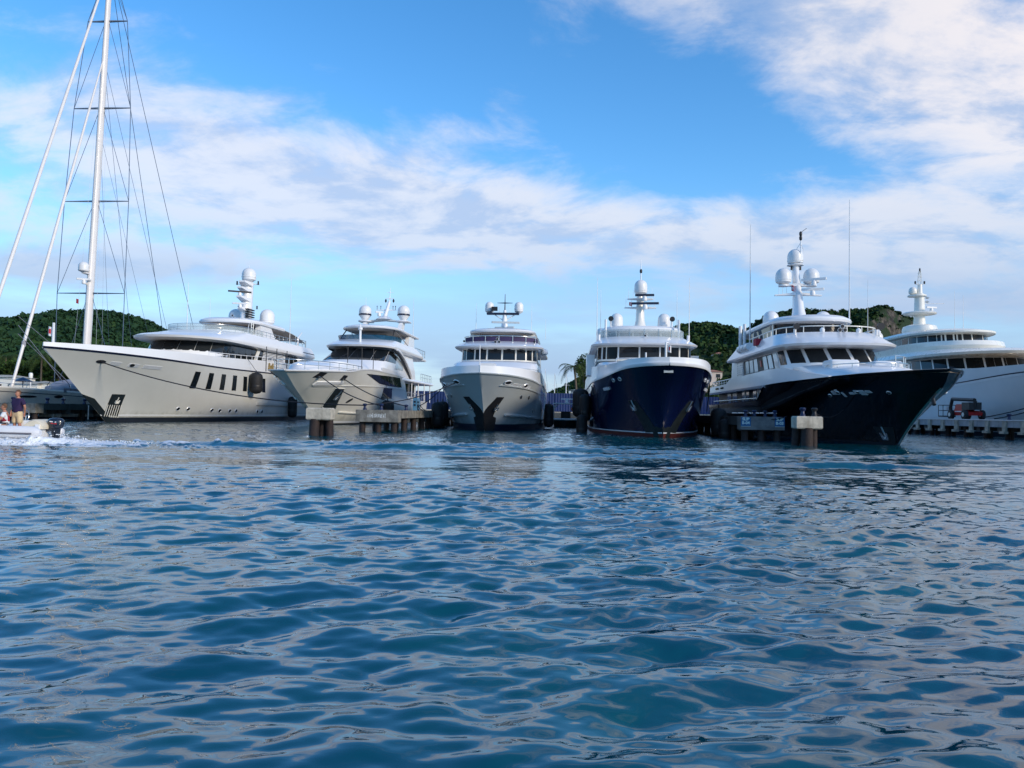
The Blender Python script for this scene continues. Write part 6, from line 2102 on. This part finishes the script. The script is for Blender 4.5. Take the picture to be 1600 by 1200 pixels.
# ================================================================ sailing yacht at the left
def sailing_yacht():
    o = RW(-51.0, 77.3, 0)
    Y = empty('sailing_yacht', o, -AXIS, 'large white sailing yacht with a very tall mast and furled headsails', 'yacht')
    h = Hull(24.0, [(-.7, -11.5), (0, -13), (2.9, -17.0)], [(-17, 2.95), (-8, 2.65), (2, 2.35), (24, 2.3)], [(0, 0), (3, 1.3), (8, 2.9), (16, 3.9), (24, 4.0), (42, 3.4)], [(0, 0), (5, 1.2), (14, 3.0), (24, 3.6), (40, 2.8)], 1.2)
    h.mesh('hull', CREAM, Y, 40, 10)
    h.strip('cove_line', LINE, Y, lambda q: h.zs(q) - .35, lambda q: h.zs(q) - .30, off=.015)
    h.strip('boot_stripe', BOOT, Y, -.4, .25)
    h.deck('deck', DECK, Y, dz=-.02)
    h.bulwark('toe_rail', CREAM, Y, .12, th=.1)
    for side in (-1, 1):
        h.disc('fairlead', DARK, Y, -11.0, 2.1, side, .9, .12, .03)
        h.disc('fairlead', DARK, Y, -8.0, 2.15, side, .5, .15, .03)
    Tier([(2.2, 2, 16, 2.2, 2.5, 2.2), (2.9, 2.6, 16, 2.1, 2.4, 2.2), (3.2, 4, 16, 1.9, 2, 2.2)]).mesh('coach_roof', WHITE, Y)
    top = Vector((0, 1.9, 50.0)); foot = Vector((0, 0, 2.3))
    M = lambda z: foot.lerp(top, (z - foot.z) / (top.z - foot.z))
    n = 14
    rings = []
    for i in range(9):
        c = foot.lerp(top, i / 8); w = .34 - .12 * (i / 8) ** 2
        rings.append([(c.x + w * math.cos(2 * math.pi * k / n), c.y + w * 1.5 * math.sin(2 * math.pi * k / n), c.z) for k in range(n)])
    m = MB().loft(rings).build('mast', SPAR, Y, 50)
    SP = [(13.3, 3.75), (23.3, 3.6), (33.6, 3.2), (43.4, 2.25)]
    for z, w in SP:
        c = M(z)
        s = cross_arm(m, (c.x, c.y + .1, c.z), w, .07, ROPEW if z < 15 else SPARG, name='spreader', depth=.16, drop=.0)
    for side in (-1, 1):
        # cap shroud through the spreader tips
        pts = [(side * 3.7, .6, 2.4)] + [(side * w, M(z).y + .1, z) for z, w in SP] + [(side * .25, M(49.5).y, 49.5)]
        MB().tube(pts, .036, 6).build('shroud', ROPEW, m)
        # diagonals
        lo = (side * 3.5, .4, 2.4)
        for i, (z, w) in enumerate(SP):
            c = M(z)
            MB().tube([lo, (c.x + side * .25, c.y, c.z - .3)], .026, 5).build('diagonal', ROPEW, m)
            lo = (side * w, c.y + .1, z)
        c = M(49.0)
        MB().tube([lo, (c.x, c.y, c.z)], .022, 5).build('diagonal', ROPEW, m)
        # runners and backstays
        MB().tube([(side * 2.6, 23.0, 2.5), (side * .1, M(49).y + .3, 49)], .032, 5).build('backstay', ROPEW, m)
        MB().tube([(side * 3.0, 15.0, 2.5), (side * .1, M(38).y + .3, 38)], .02, 5).build('runner', ROPEW, m)
        MB().tube([(side * 3.2, 10.0, 2.5), (side * .1, M(30).y + .3, 30)], .015, 5).build('runner', ROPEW, m)
    # halyards along the mast
    for k, (x, y0, z1) in enumerate(((.5, -1.2, 44), (-.6, -1.4, 46), (.9, 1.6, 42), (-1.2, .8, 36), (1.6, -.6, 33))):
        c = M(z1)
        MB().tube([(x, y0, 2.6), (c.x + .1 * (1 if x > 0 else -1), c.y, z1)], .012, 4).build('halyard', ROPEW, m)
    # furled headsails
    def furl(name, q, z, zt, r):
        b = Vector((0, q, z)); c = M(zt) + Vector((0, -.3, 0))
        pts = [b.lerp(c, f) for f in (0, .01, .03, .12, .3, .5, .7, .9, 1.0)]
        f = MB().tube(pts, [.05, .16, r * .9, r, r * 1.05, r, r * .9, r * .7, .06], 10).build(name, SPAR, m)
        MB().lathe([(.18, 0), (.24, .1), (.24, .3), (.1, .35)], (0, q, z - .1), 10).build('furler_drum', STEEL, f)
        p = b.lerp(c, .12 if name == 'furled_jib' else .06)
        MB().tube([p - Vector((0, -.01, .25)), p + Vector((0, .01, .25))], r * 1.25, 10).build('sail_tie', COVER, f)
    furl('furled_genoa', -15.6, 2.95, 49.2, .165)
    furl('furled_jib', -10.6, 2.7, 38.8, .15)
    # sheets
    for x, q in ((1.2, -6), (.4, -3.5), (2.0, -1.0)):
        MB().tube([(0, -10.0, 7.5 + x), (x + 1.5, q, 2.6)], .03, 5).build('sheet', SPARG, m)
    # radar and dome on the mast front
    c = M(15.4)
    radome(m, (c.x - .25, c.y - .95, c.z), .52, 1.1, cone=.2)
    MB().box(c.x - .4, c.x + .1, c.y - 1.0, c.y, c.z - .15, c.z).build('radome_bracket', SPAR, m, 0)
    scanner(m, (c.x - .2, c.y - .9, c.z - .75), 1.4, .5)
    MB().tube([(c.x, c.y - .2, c.z - 1.3), (c.x - .2, c.y - 1.0, c.z - 1.1)], .1, 6).build('scanner_bracket', SPAR, m)
    flag(m, (-1.9, 1.0, 12.3), .25, .5, FLAGR, LINE)
    # boom with stacked mainsail
    MB().tube([(0, .6, 4.4), (0, 17.0, 4.9)], [.28, .22], 10).build('boom', SPAR, Y)
    MB().tube([(0, .7, 4.9), (0, 8, 5.2), (0, 16.0, 5.3)], [.4, .35, .18], 10).build('sail_cover', COVER, Y)
    # rails
    rl = MB()
    for side in (-1, 1):
        pts = []
        for i in range(17):
            q = -16.0 + i * 2.3
            p = Vector((side * (h.hb(q, 1) - .15), q, h.zs(q)))
            pts.append(p); rl.tube([p, p + Vector((0, 0, .75))], .025, 5)
        rl.tube([p + Vector((0, 0, .75)) for p in pts], .018, 5); rl.tube([p + Vector((0, 0, .4)) for p in pts], .014, 5)
    rl.build('lifelines', STEEL, Y)
    return Y


SPARG = mat('grey_spar', (.30, .31, .34), .35, metal=.5)
sailing_yacht()


def covered_tender():
    o = RW(-51.0 + 1.9, 77.3 - 4.2, 2.45)
    t = empty('covered_tender', o, -AXIS, 'dinghy under a grey cover lashed on the sailing yacht foredeck', 'dinghy')
    rings = []
    for i in range(15):
        f = i / 14; q = -4.4 + 8.8 * f
        w = 1.25 * min(1, math.sin(min(1, f * 2.2 + .06) * math.pi / 2)) * (1 - .12 * f)
        hgt = (.95 + .55 * math.sin(min(1, f * 1.25) * math.pi * .62)) * (.62 + .38 * min(1, f * 4)) * (1 - .35 * max(0, f - .8) / .2)
        ring = []
        for k in range(15):
            a = math.pi * k / 14
            ring.append((w * math.copysign(abs(math.cos(a)) ** .7, math.cos(a)), q, .02 + hgt * math.sin(a) ** .8 * (1 + .03 * math.sin(i * 2.1 + k))))
        rings.append(ring)
    MB().loft(rings, cap=True).build('cover', COVER, t, 50)
    P = [[(1.27 * (1 - .12 * f) + .02, -3.6 + 7.2 * f, .12), (1.26 * (1 - .12 * f) + .02, -3.6 + 7.2 * f, .52)] for f in [i / 10 for i in range(11)]]
    MB().slab(P, [[(1, 0, 0)] * 2 for _ in range(11)], .04).build('cover_panel', COVERD, t)
    MB().box(1.24, 1.31, -1.1, .1, .16, .50).build('cover_patch', FLAGW, t, 0)
    for x in (-.85, -.35):
        MB().box(1.30, 1.32, x, x + .35, .34, .44).build('patch_mark', COVERD, t, 0)
    for q in (-2.6, .6, 3.2):
        pts = [(1.32 * math.cos(a) * .99, q, .03 + 1.52 * math.sin(a)) for a in [math.pi * k / 10 for k in range(11)]]
        MB().tube(pts, .03, 5).build('lashing', ROPE, t)


covered_tender()


# ================================================================ people
def skin_body(name, joints, bones, m, parent=None, sub=2):
    """a continuous figure grown from a jointed skeleton"""
    names = list(joints)
    me = bpy.data.meshes.new(name)
    me.from_pydata([joints[k][0] for k in names], [(names.index(a), names.index(b)) for a, b in bones], [])
    ob = bpy.data.objects.new(name + '_tmp', me)
    COL.objects.link(ob)
    md = ob.modifiers.new('skin', 'SKIN'); md.use_smooth_shade = True
    if not me.skin_vertices:
        bpy.context.view_layer.objects.active = ob
    sk = me.skin_vertices[0].data if me.skin_vertices else None
    for i, k in enumerate(names):
        r = joints[k][1]
        sk[i].radius = (r, r) if not isinstance(r, tuple) else r
        sk[i].use_root = (i == 0)
    sb = ob.modifiers.new('sub', 'SUBSURF'); sb.levels = sub; sb.render_levels = sub
    dg = bpy.context.evaluated_depsgraph_get()
    me2 = bpy.data.meshes.new_from_object(ob.evaluated_get(dg))
    bpy.data.objects.remove(ob)
    me2.name = name
    me2.materials.clear(); me2.materials.append(m)
    me2.polygons.foreach_set('use_smooth', [True] * len(me2.polygons))
    o2 = bpy.data.objects.new(name, me2); COL.objects.link(o2); o2.parent = parent
    return o2


def hand_bones(J, B, wrist, side, d, s, pre):
    """palm with four fingers and a thumb, slightly curled"""
    w = Vector(J[wrist][0]); d = Vector(d).normalized()
    x = Vector(s).normalized()
    J[pre + 'palm'] = (tuple(w + d * .07), .030)
    B.append((wrist, pre + 'palm'))
    for i in range(4):
        off = (i - 1.5) * .021
        L = (.075, .085, .08, .06)[i]
        a = w + d * .10 + x * off; b = a + d * L * .55 ; c = b + d * L * .35 + d.cross(x) * L * .35
        J[pre + 'f%da' % i] = (tuple(a), .010); J[pre + 'f%db' % i] = (tuple(b), .009); J[pre + 'f%dc' % i] = (tuple(c), .008)
        B += [(pre + 'palm', pre + 'f%da' % i), (pre + 'f%da' % i, pre + 'f%db' % i), (pre + 'f%db' % i, pre + 'f%dc' % i)]
    a = w + d * .04 + x * -.04 * side; b = a + d * .045 - x * .02 * side
    J[pre + 'ta'] = (tuple(a), .012); J[pre + 'tb'] = (tuple(b), .010)
    B += [(pre + 'palm', pre + 'ta'), (pre + 'ta', pre + 'tb')]


def head_parts(parent, c, s=1.0, yaw=0.0, hair=True):
    """head with brow, nose, ears, mouth and hair; c = centre of the skull, faces local -y turned by yaw"""
    hd = empty('head_pivot', c, yaw); hd.parent = parent
    rings = []
    prof = [(-.125, .030, .035, -.02), (-.105, .052, .060, -.018), (-.07, .066, .080, -.008), (-.02, .074, .092, 0), (.03, .077, .096, .004), (.07, .072, .090, .008), (.10, .052, .066, .01), (.118, .02, .03, .01)]
    for z, rx, ry, dy in prof:
        rings.append([(rx * math.cos(2 * math.pi * k / 16), dy + ry * math.sin(2 * math.pi * k / 16), z) for k in range(16)])
    mb = MB().loft(rings)
    mb.loft([[(-.012, -.088, .02), (.012, -.088, .02), (.012, -.08, .02), (-.012, -.08, .02)], [(-.018, -.115, -.028), (.018, -.115, -.028), (.018, -.08, -.034), (-.018, -.08, -.034)]])
    for sg in (-1, 1):
        mb.tube([(sg * .072, .0, -.03), (sg * .084, .005, .0), (sg * .076, .005, .03)], [.010, .016, .012], 6)
    h = mb.build('head', SKIN, hd, 60)
    for sg in (-1, 1):
        MB().tube([(sg * .03, -.094, .018), (sg * .03, -.082, .018)], [.010, .012], 8).build('eye', DARK, h)
    MB().box(-.025, .025, -.093, -.08, -.066, -.058).build('mouth', REDV, h)
    if hair:
        rr = []
        for z, rx, ry, dy in ((-.03, .079, .07, .032), (.02, .083, .092, .014), (.06, .080, .098, .010), (.10, .060, .074, .012), (.128, .02, .03, .012)):
            rr.append([(rx * math.cos(2 * math.pi * k / 16), dy + ry * math.sin(2 * math.pi * k / 16) * (1.0 if math.sin(2 * math.pi * k / 16) > 0 or z > .05 else .55), z) for k in range(16)])
        MB().loft(rr).build('hair', HAIR, h, 60)
    return hd


def standing_man(loc, rz):
    t = empty('person', loc, rz, 'person in dark navy shirt and sand shorts standing at the tender wheel', 'person')
    J = {'pel': ((0, 0, .95), (.15, .11)), 'wai': ((0, .0, 1.08), (.14, .10)), 'che': ((0, .01, 1.30), (.165, .11)), 'nek': ((0, .01, 1.47), .06), 'hed': ((0, 0, 1.55), .058)}
    B = [('pel', 'wai'), ('wai', 'che'), ('che', 'nek'), ('nek', 'hed')]
    for sg, n in ((-1, 'L'), (1, 'R')):
        J['sh' + n] = ((sg * .19, .01, 1.39), .062); J['el' + n] = ((sg * .27, .06, 1.12), .046)
        J['wr' + n] = ((sg * .20, -.10 if sg < 0 else .12, .93), .030)
        J['hi' + n] = ((sg * .10, 0, .88), .095); J['kn' + n] = ((sg * .13, -.02 * sg, .48), .058); J['ca' + n] = ((sg * .135, .02, .34), .056); J['an' + n] = ((sg * .14, .02, .09), .038); J['to' + n] = ((sg * .15, -.13, .035), .032)
        B += [('che', 'sh' + n), ('sh' + n, 'el' + n), ('el' + n, 'wr' + n), ('pel', 'hi' + n), ('hi' + n, 'kn' + n), ('kn' + n, 'ca' + n), ('ca' + n, 'an' + n), ('an' + n, 'to' + n)]
        hand_bones(J, B, 'wr' + n, sg, (-sg * .2, -.2 if sg < 0 else .1, -1), (0, 1, 0), n)
    skin_body('body', J, B, SKIN, t)
    # shirt
    S = {'pel': ((0, 0, .84), (.19, .16)), 'wai': ((0, 0, 1.08), (.185, .155)), 'che': ((0, .005, 1.30), (.205, .165)), 'nek': ((0, .01, 1.45), .085)}
    SB = [('pel', 'wai'), ('wai', 'che'), ('che', 'nek')]
    for sg, n in ((-1, 'L'), (1, 'R')):
        S['sh' + n] = ((sg * .19, .01, 1.385), .085); S['sl' + n] = ((sg * .25, .045, 1.19), .078)
        SB += [('che', 'sh' + n), ('sh' + n, 'sl' + n)]
    skin_body('shirt', S, SB, SHIRT, t)
    P = {'pel': ((0, 0, 1.06), (.165, .125)), 'cr': ((0, 0, .86), (.15, .12))}
    PB = [('pel', 'cr')]
    for sg, n in ((-1, 'L'), (1, 'R')):
        P['hi' + n] = ((sg * .105, 0, .80), .115); P['kn' + n] = ((sg * .13, -.01, .50), .098)
        PB += [('cr', 'hi' + n), ('hi' + n, 'kn' + n)]
    skin_body('shorts', P, PB, SHORTS, t)
    head_parts(t, (0, -.01, 1.64), 1, -.2)
    for sg in (-1, 1):
        MB().box(sg * .15 - .045, sg * .15 + .045, -.19, .06, 0, .05).build('shoe', DARK, t, 30)
    return t


def seated_person(loc, rz):
    t = empty('person', loc, rz, 'person in red vest over white shirt seated forward in the tender', 'person')
    J = {'pel': ((0, 0, .10), (.16, .13)), 'wai': ((0, -.02, .26), (.14, .11)), 'che': ((0, -.05, .46), (.165, .115)), 'nek': ((0, -.06, .62), .06), 'hed': ((0, -.08, .70), .056)}
    B = [('pel', 'wai'), ('wai', 'che'), ('che', 'nek'), ('nek', 'hed')]
    for sg, n in ((-1, 'L'), (1, 'R')):
        J['sh' + n] = ((sg * .19, -.05, .54), .062); J['el' + n] = ((sg * .27, -.16, .30), .046); J['wr' + n] = ((sg * .18, -.36, .24), .030)
        J['hi' + n] = ((sg * .10, -.05, .08), .09); J['kn' + n] = ((sg * .14, -.46, .12), .06); J['an' + n] = ((sg * .14, -.50, -.30), .04); J['to' + n] = ((sg * .14, -.64, -.34), .032)
        B += [('che', 'sh' + n), ('sh' + n, 'el' + n), ('el' + n, 'wr' + n), ('pel', 'hi' + n), ('hi' + n, 'kn' + n), ('kn' + n, 'an' + n), ('an' + n, 'to' + n)]
        hand_bones(J, B, 'wr' + n, sg, (-sg * .2, -1, -.1), (0, 0, 1), n)
    skin_body('body', J, B, SKIN, t)
    S = {'pel': ((0, 0, .10), (.175, .14)), 'wai': ((0, -.02, .26), (.165, .13)), 'che': ((0, -.05, .46), (.185, .135)), 'nek': ((0, -.06, .59), .075)}
    SB = [('pel', 'wai'), ('wai', 'che'), ('che', 'nek')]
    for sg, n in ((-1, 'L'), (1, 'R')):
        S['sh' + n] = ((sg * .19, -.05, .535), .08); S['sl' + n] = ((sg * .235, -.11, .40), .07); SB += [('che', 'sh' + n), ('sh' + n, 'sl' + n)]
    skin_body('shirt', S, SB, WSHIRT, t)
    V = {'a': ((0, -.01, .18), (.19, .15)), 'b': ((0, -.03, .34), (.185, .15)), 'c': ((0, -.05, .52), (.18, .145))}
    skin_body('vest', V, [('a', 'b'), ('b', 'c')], REDV, t)
    P = {'pel': ((0, 0, .08), (.17, .135)), 'x': ((0, -.08, .06), (.16, .11))}
    PB = [('pel', 'x')]
    for sg, n in ((-1, 'L'), (1, 'R')):
        P['h' + n] = ((sg * .11, -.2, .09), .105); P['k' + n] = ((sg * .14, -.40, .12), .09); PB += [('x', 'h' + n), ('h' + n, 'k' + n)]
    skin_body('shorts', P, PB, WSHIRT, t)
    head_parts(t, (0, -.09, .79), 1, 0)
    return t


# ================================================================ tender under way
RIB = Vector((-17.55, 29.0, 0)); RIBR = R(4)


def rib_at(x, y, z):
    c, s = math.cos(RIBR), math.sin(RIBR)
    return Vector((RIB.x + x * c - y * s, RIB.y + x * s + y * c, RIB.z + z))


def tender():
    # local: -x is forward (left), stern at x = 0
    t = empty('inflatable_tender', RIB, RIBR, 'white inflatable tender with black outboard speeding off the left edge', 'boat')
    for sg in (-1, 1):
        pts = [(.25, sg * .82, .42), (.05, sg * .82, .42), (-1.5, sg * .84, .44), (-3.0, sg * .80, .50), (-4.0, sg * .58, .62), (-4.6, sg * .22, .74), (-4.75, 0, .78)]
        MB().tube(pts, [.10, .23, .25, .25, .25, .24, .24], 14).build('tube', TUBE, t)
        MB().tube([(p[0], p[1] + sg * .24, p[2] - .03) for p in pts[1:5]], .035, 6).build('rub_strake', COVERD, t)
    hl = []
    for x, w, z0 in ((0, .7, -.15), (-2, .72, -.12), (-3.4, .55, .05), (-4.5, .12, .45)):
        hl.append([(x, -w, .45), (x, -w * .8, .1 + z0 * .5), (x, 0, z0 - .12), (x, w * .8, .1 + z0 * .5), (x, w, .45)])
    MB().loft(hl).build('hull', WHITE, t, 30)
    MB().box(-3.4, .05, -.6, .6, .18, .22).build('floor', CONCP, t, 0)
    MB().box(-.06, .06, -.62, .62, .1, .72).build('transom', WHITE, t, 0)
    MB().loft([[(-.86, -.3, .2), (-.58, -.3, .2), (-.58, .3, .2), (-.86, .3, .2)], [(-.82, -.25, .85), (-.66, -.25, .85), (-.66, .25, .85), (-.82, .25, .85)]]).build('console', WHITE, t, 20)
    wp = [(-.72 + .0, .0 + .2 * math.cos(k * math.pi / 8), 1.02 + .2 * math.sin(k * math.pi / 8)) for k in range(17)]
    MB().tube([(p[0] + .06 * (p[2] - 1.02), p[1], p[2]) for p in wp], .018, 6, cap=False).tube([(-.72, 0, 1.02), (-.74, 0, .8)], .025, 6).tube([(-.72, -.18, 1.02), (-.72, .18, 1.02)], .012, 5).build('steering_wheel', STEEL, t)
    # seat with rounded cream backrest
    MB().box(-.5, .0, -.5, .5, .2, .52).build('seat_base', WHITE, t, 20)
    rr = []
    for i in range(9):
        f = i / 8
        x = -.52 + .68 * f
        hh = .30 * math.sin(math.pi * (.12 + .80 * f)) + .06
        rr.append([(x, -.5, .54), (x, .5, .54), (x, .5, .54 + hh * .85), (x, .42, .54 + hh), (x, -.42, .54 + hh), (x, -.5, .54 + hh * .85)])
    MB().loft(rr).build('backrest', SHELL, t, 40)
    # outboard
    ob = MB()
    prof = [(.22, -.15, .15, .58), (.24, -.20, .19, .62), (.25, -.23, .22, .72), (.26, -.25, .24, .86), (.27, -.23, .23, .98), (.28, -.15, .17, 1.06), (.28, -.06, .08, 1.09)]
    rings = []
    for yy, x0, hw, z in prof:
        n = 16
        rx = .38 * (hw / .24)
        rings.append([(.40 + rx * math.cos(2 * math.pi * k / n) * 1.0, hw * math.sin(2 * math.pi * k / n), z + .06 * math.cos(2 * math.pi * k / n) * 0) for k in range(n)])
    o = MB().loft(rings).build('outboard_motor', MOTOR, t, 50)
    MB().loft([[(.22, -.11, .6), (.58, -.11, .6), (.58, .11, .6), (.22, .11, .6)], [(.30, -.08, .1), (.55, -.08, .1), (.55, .08, .1), (.30, .08, .1)], [(.34, -.05, -.6), (.52, -.05, -.6), (.52, .05, -.6), (.34, .05, -.6)]]).build('leg', MOTOR, o, 30)
    MB().box(.02, .32, -.13, .13, .45, .75).build('clamp', MOTOR, o, 20)
    o.scale = (.80, .80, .80); o.location = (.05, 0, .09)
    for z, x0, x1 in ((.90, .22, .52), (.82, .28, .54)):
        MB().loft([[(x0, -.242, z), (x0, -.236, z + .045), (x0, -.20, z + .045), (x0, -.20, z)], [(x1, -.230, z - .03), (x1, -.224, z + .015), (x1, -.19, z + .015), (x1, -.19, z - .03)]]).build('decal_stripe', FLAGW if z > .85 else FLAGR, o, 0)
    for sg in (-1, 1):
        MB().tube([(-.9, sg * .83, .70), (-.9, sg * .83, .76), (-1.8, sg * .84, .76), (-1.8, sg * .84, .70)], .02, 5).build('grab_line', DARK, t)


SHELL = mat('cream_vinyl', (.74, .66, .50), .5, var=.06)
tender()
standing_man(rib_at(-.86, -.32, .22), R(-14))
seated_person(rib_at(-1.08, -.62, .56), R(-70))


# spray thrown up along the tender and behind its motor
def spray():
    g = np.random.default_rng(9)
    V = []; F = []; c = 0
    bv = np.array([(1, 0, 0), (-1, 0, 0), (0, 1, 0), (0, -1, 0), (0, 0, 1), (0, 0, -1)], float)
    bf = np.array([(0, 2, 4), (2, 1, 4), (1, 3, 4), (3, 0, 4), (2, 0, 5), (1, 2, 5), (3, 1, 5), (0, 3, 5)])
    n = 900
    for k in range(n):
        u = g.random()
        if u < .35:           # along the near side of the hull
            x = -4.6 + 5.0 * g.random(); y = -1.02 - .55 * g.random() ** 1.5; top = .26 * math.exp(-((y + 1.1) / .38) ** 2)
        elif u < .85:         # rooster tail
            x = .2 + 3.6 * g.random() ** 1.6; y = g.normal(0, .38); top = .55 * math.exp(-x / 1.5) * math.exp(-(y / .5) ** 2) + .05
        else:
            x = -4.4 + 5.0 * g.random(); y = 1.0 + .5 * g.random(); top = .25
        z = top * g.random() ** .8 + .01
        s = .008 + .022 * g.random() ** 2
        V.append(bv * np.array([s * 1.7, s * 1.3, s]) * (1 + .4 * g.standard_normal((len(bv), 1))) + np.array([x, y, z])); F.append(bf + c); c += len(bv)
    o = fast_mesh('wake_spray', np.concatenate(V), np.concatenate(F), FOAM)
    o.location = RIB; o.rotation_euler = (0, 0, RIBR)
    tag(o, 'white spray and foam thrown up around the tender', 'spray', kind='stuff')
    # the boiling mound under it
    P = []
    for i in range(150):
        x = -5.2 + 9.5 * i / 149
        row = []
        for j in range(56):
            y = -1.9 + 3.8 * j / 55
            w = .95 if x < 0 else .95 * math.exp(-x / 3.2) + .25
            z = .22 * math.exp(-((abs(y) - (1.05 if x < .1 else max(0, .8 - x * .6))) / .36) ** 2) * (1 if x < 0 else 1.5 * math.exp(-x / 1.8)) + .06 * (g.random() - .5)
            row.append((x, y, z - .015 - .10 * max(0, abs(y) - 1.4) - .08 * max(0, x - 2.5)))
        P.append(row)
    m = MB().grid(P).build('wake_mound', FOAM, None, 60)
    m.location = RIB; m.rotation_euler = (0, 0, RIBR)
    tag(m, 'churned white water beneath the tender', 'foam', kind='stuff')


FOAM = mat('white_foam', (.78, .81, .84), .75, var=.18, vscale=9, bump=.6, bscale=14)
spray()
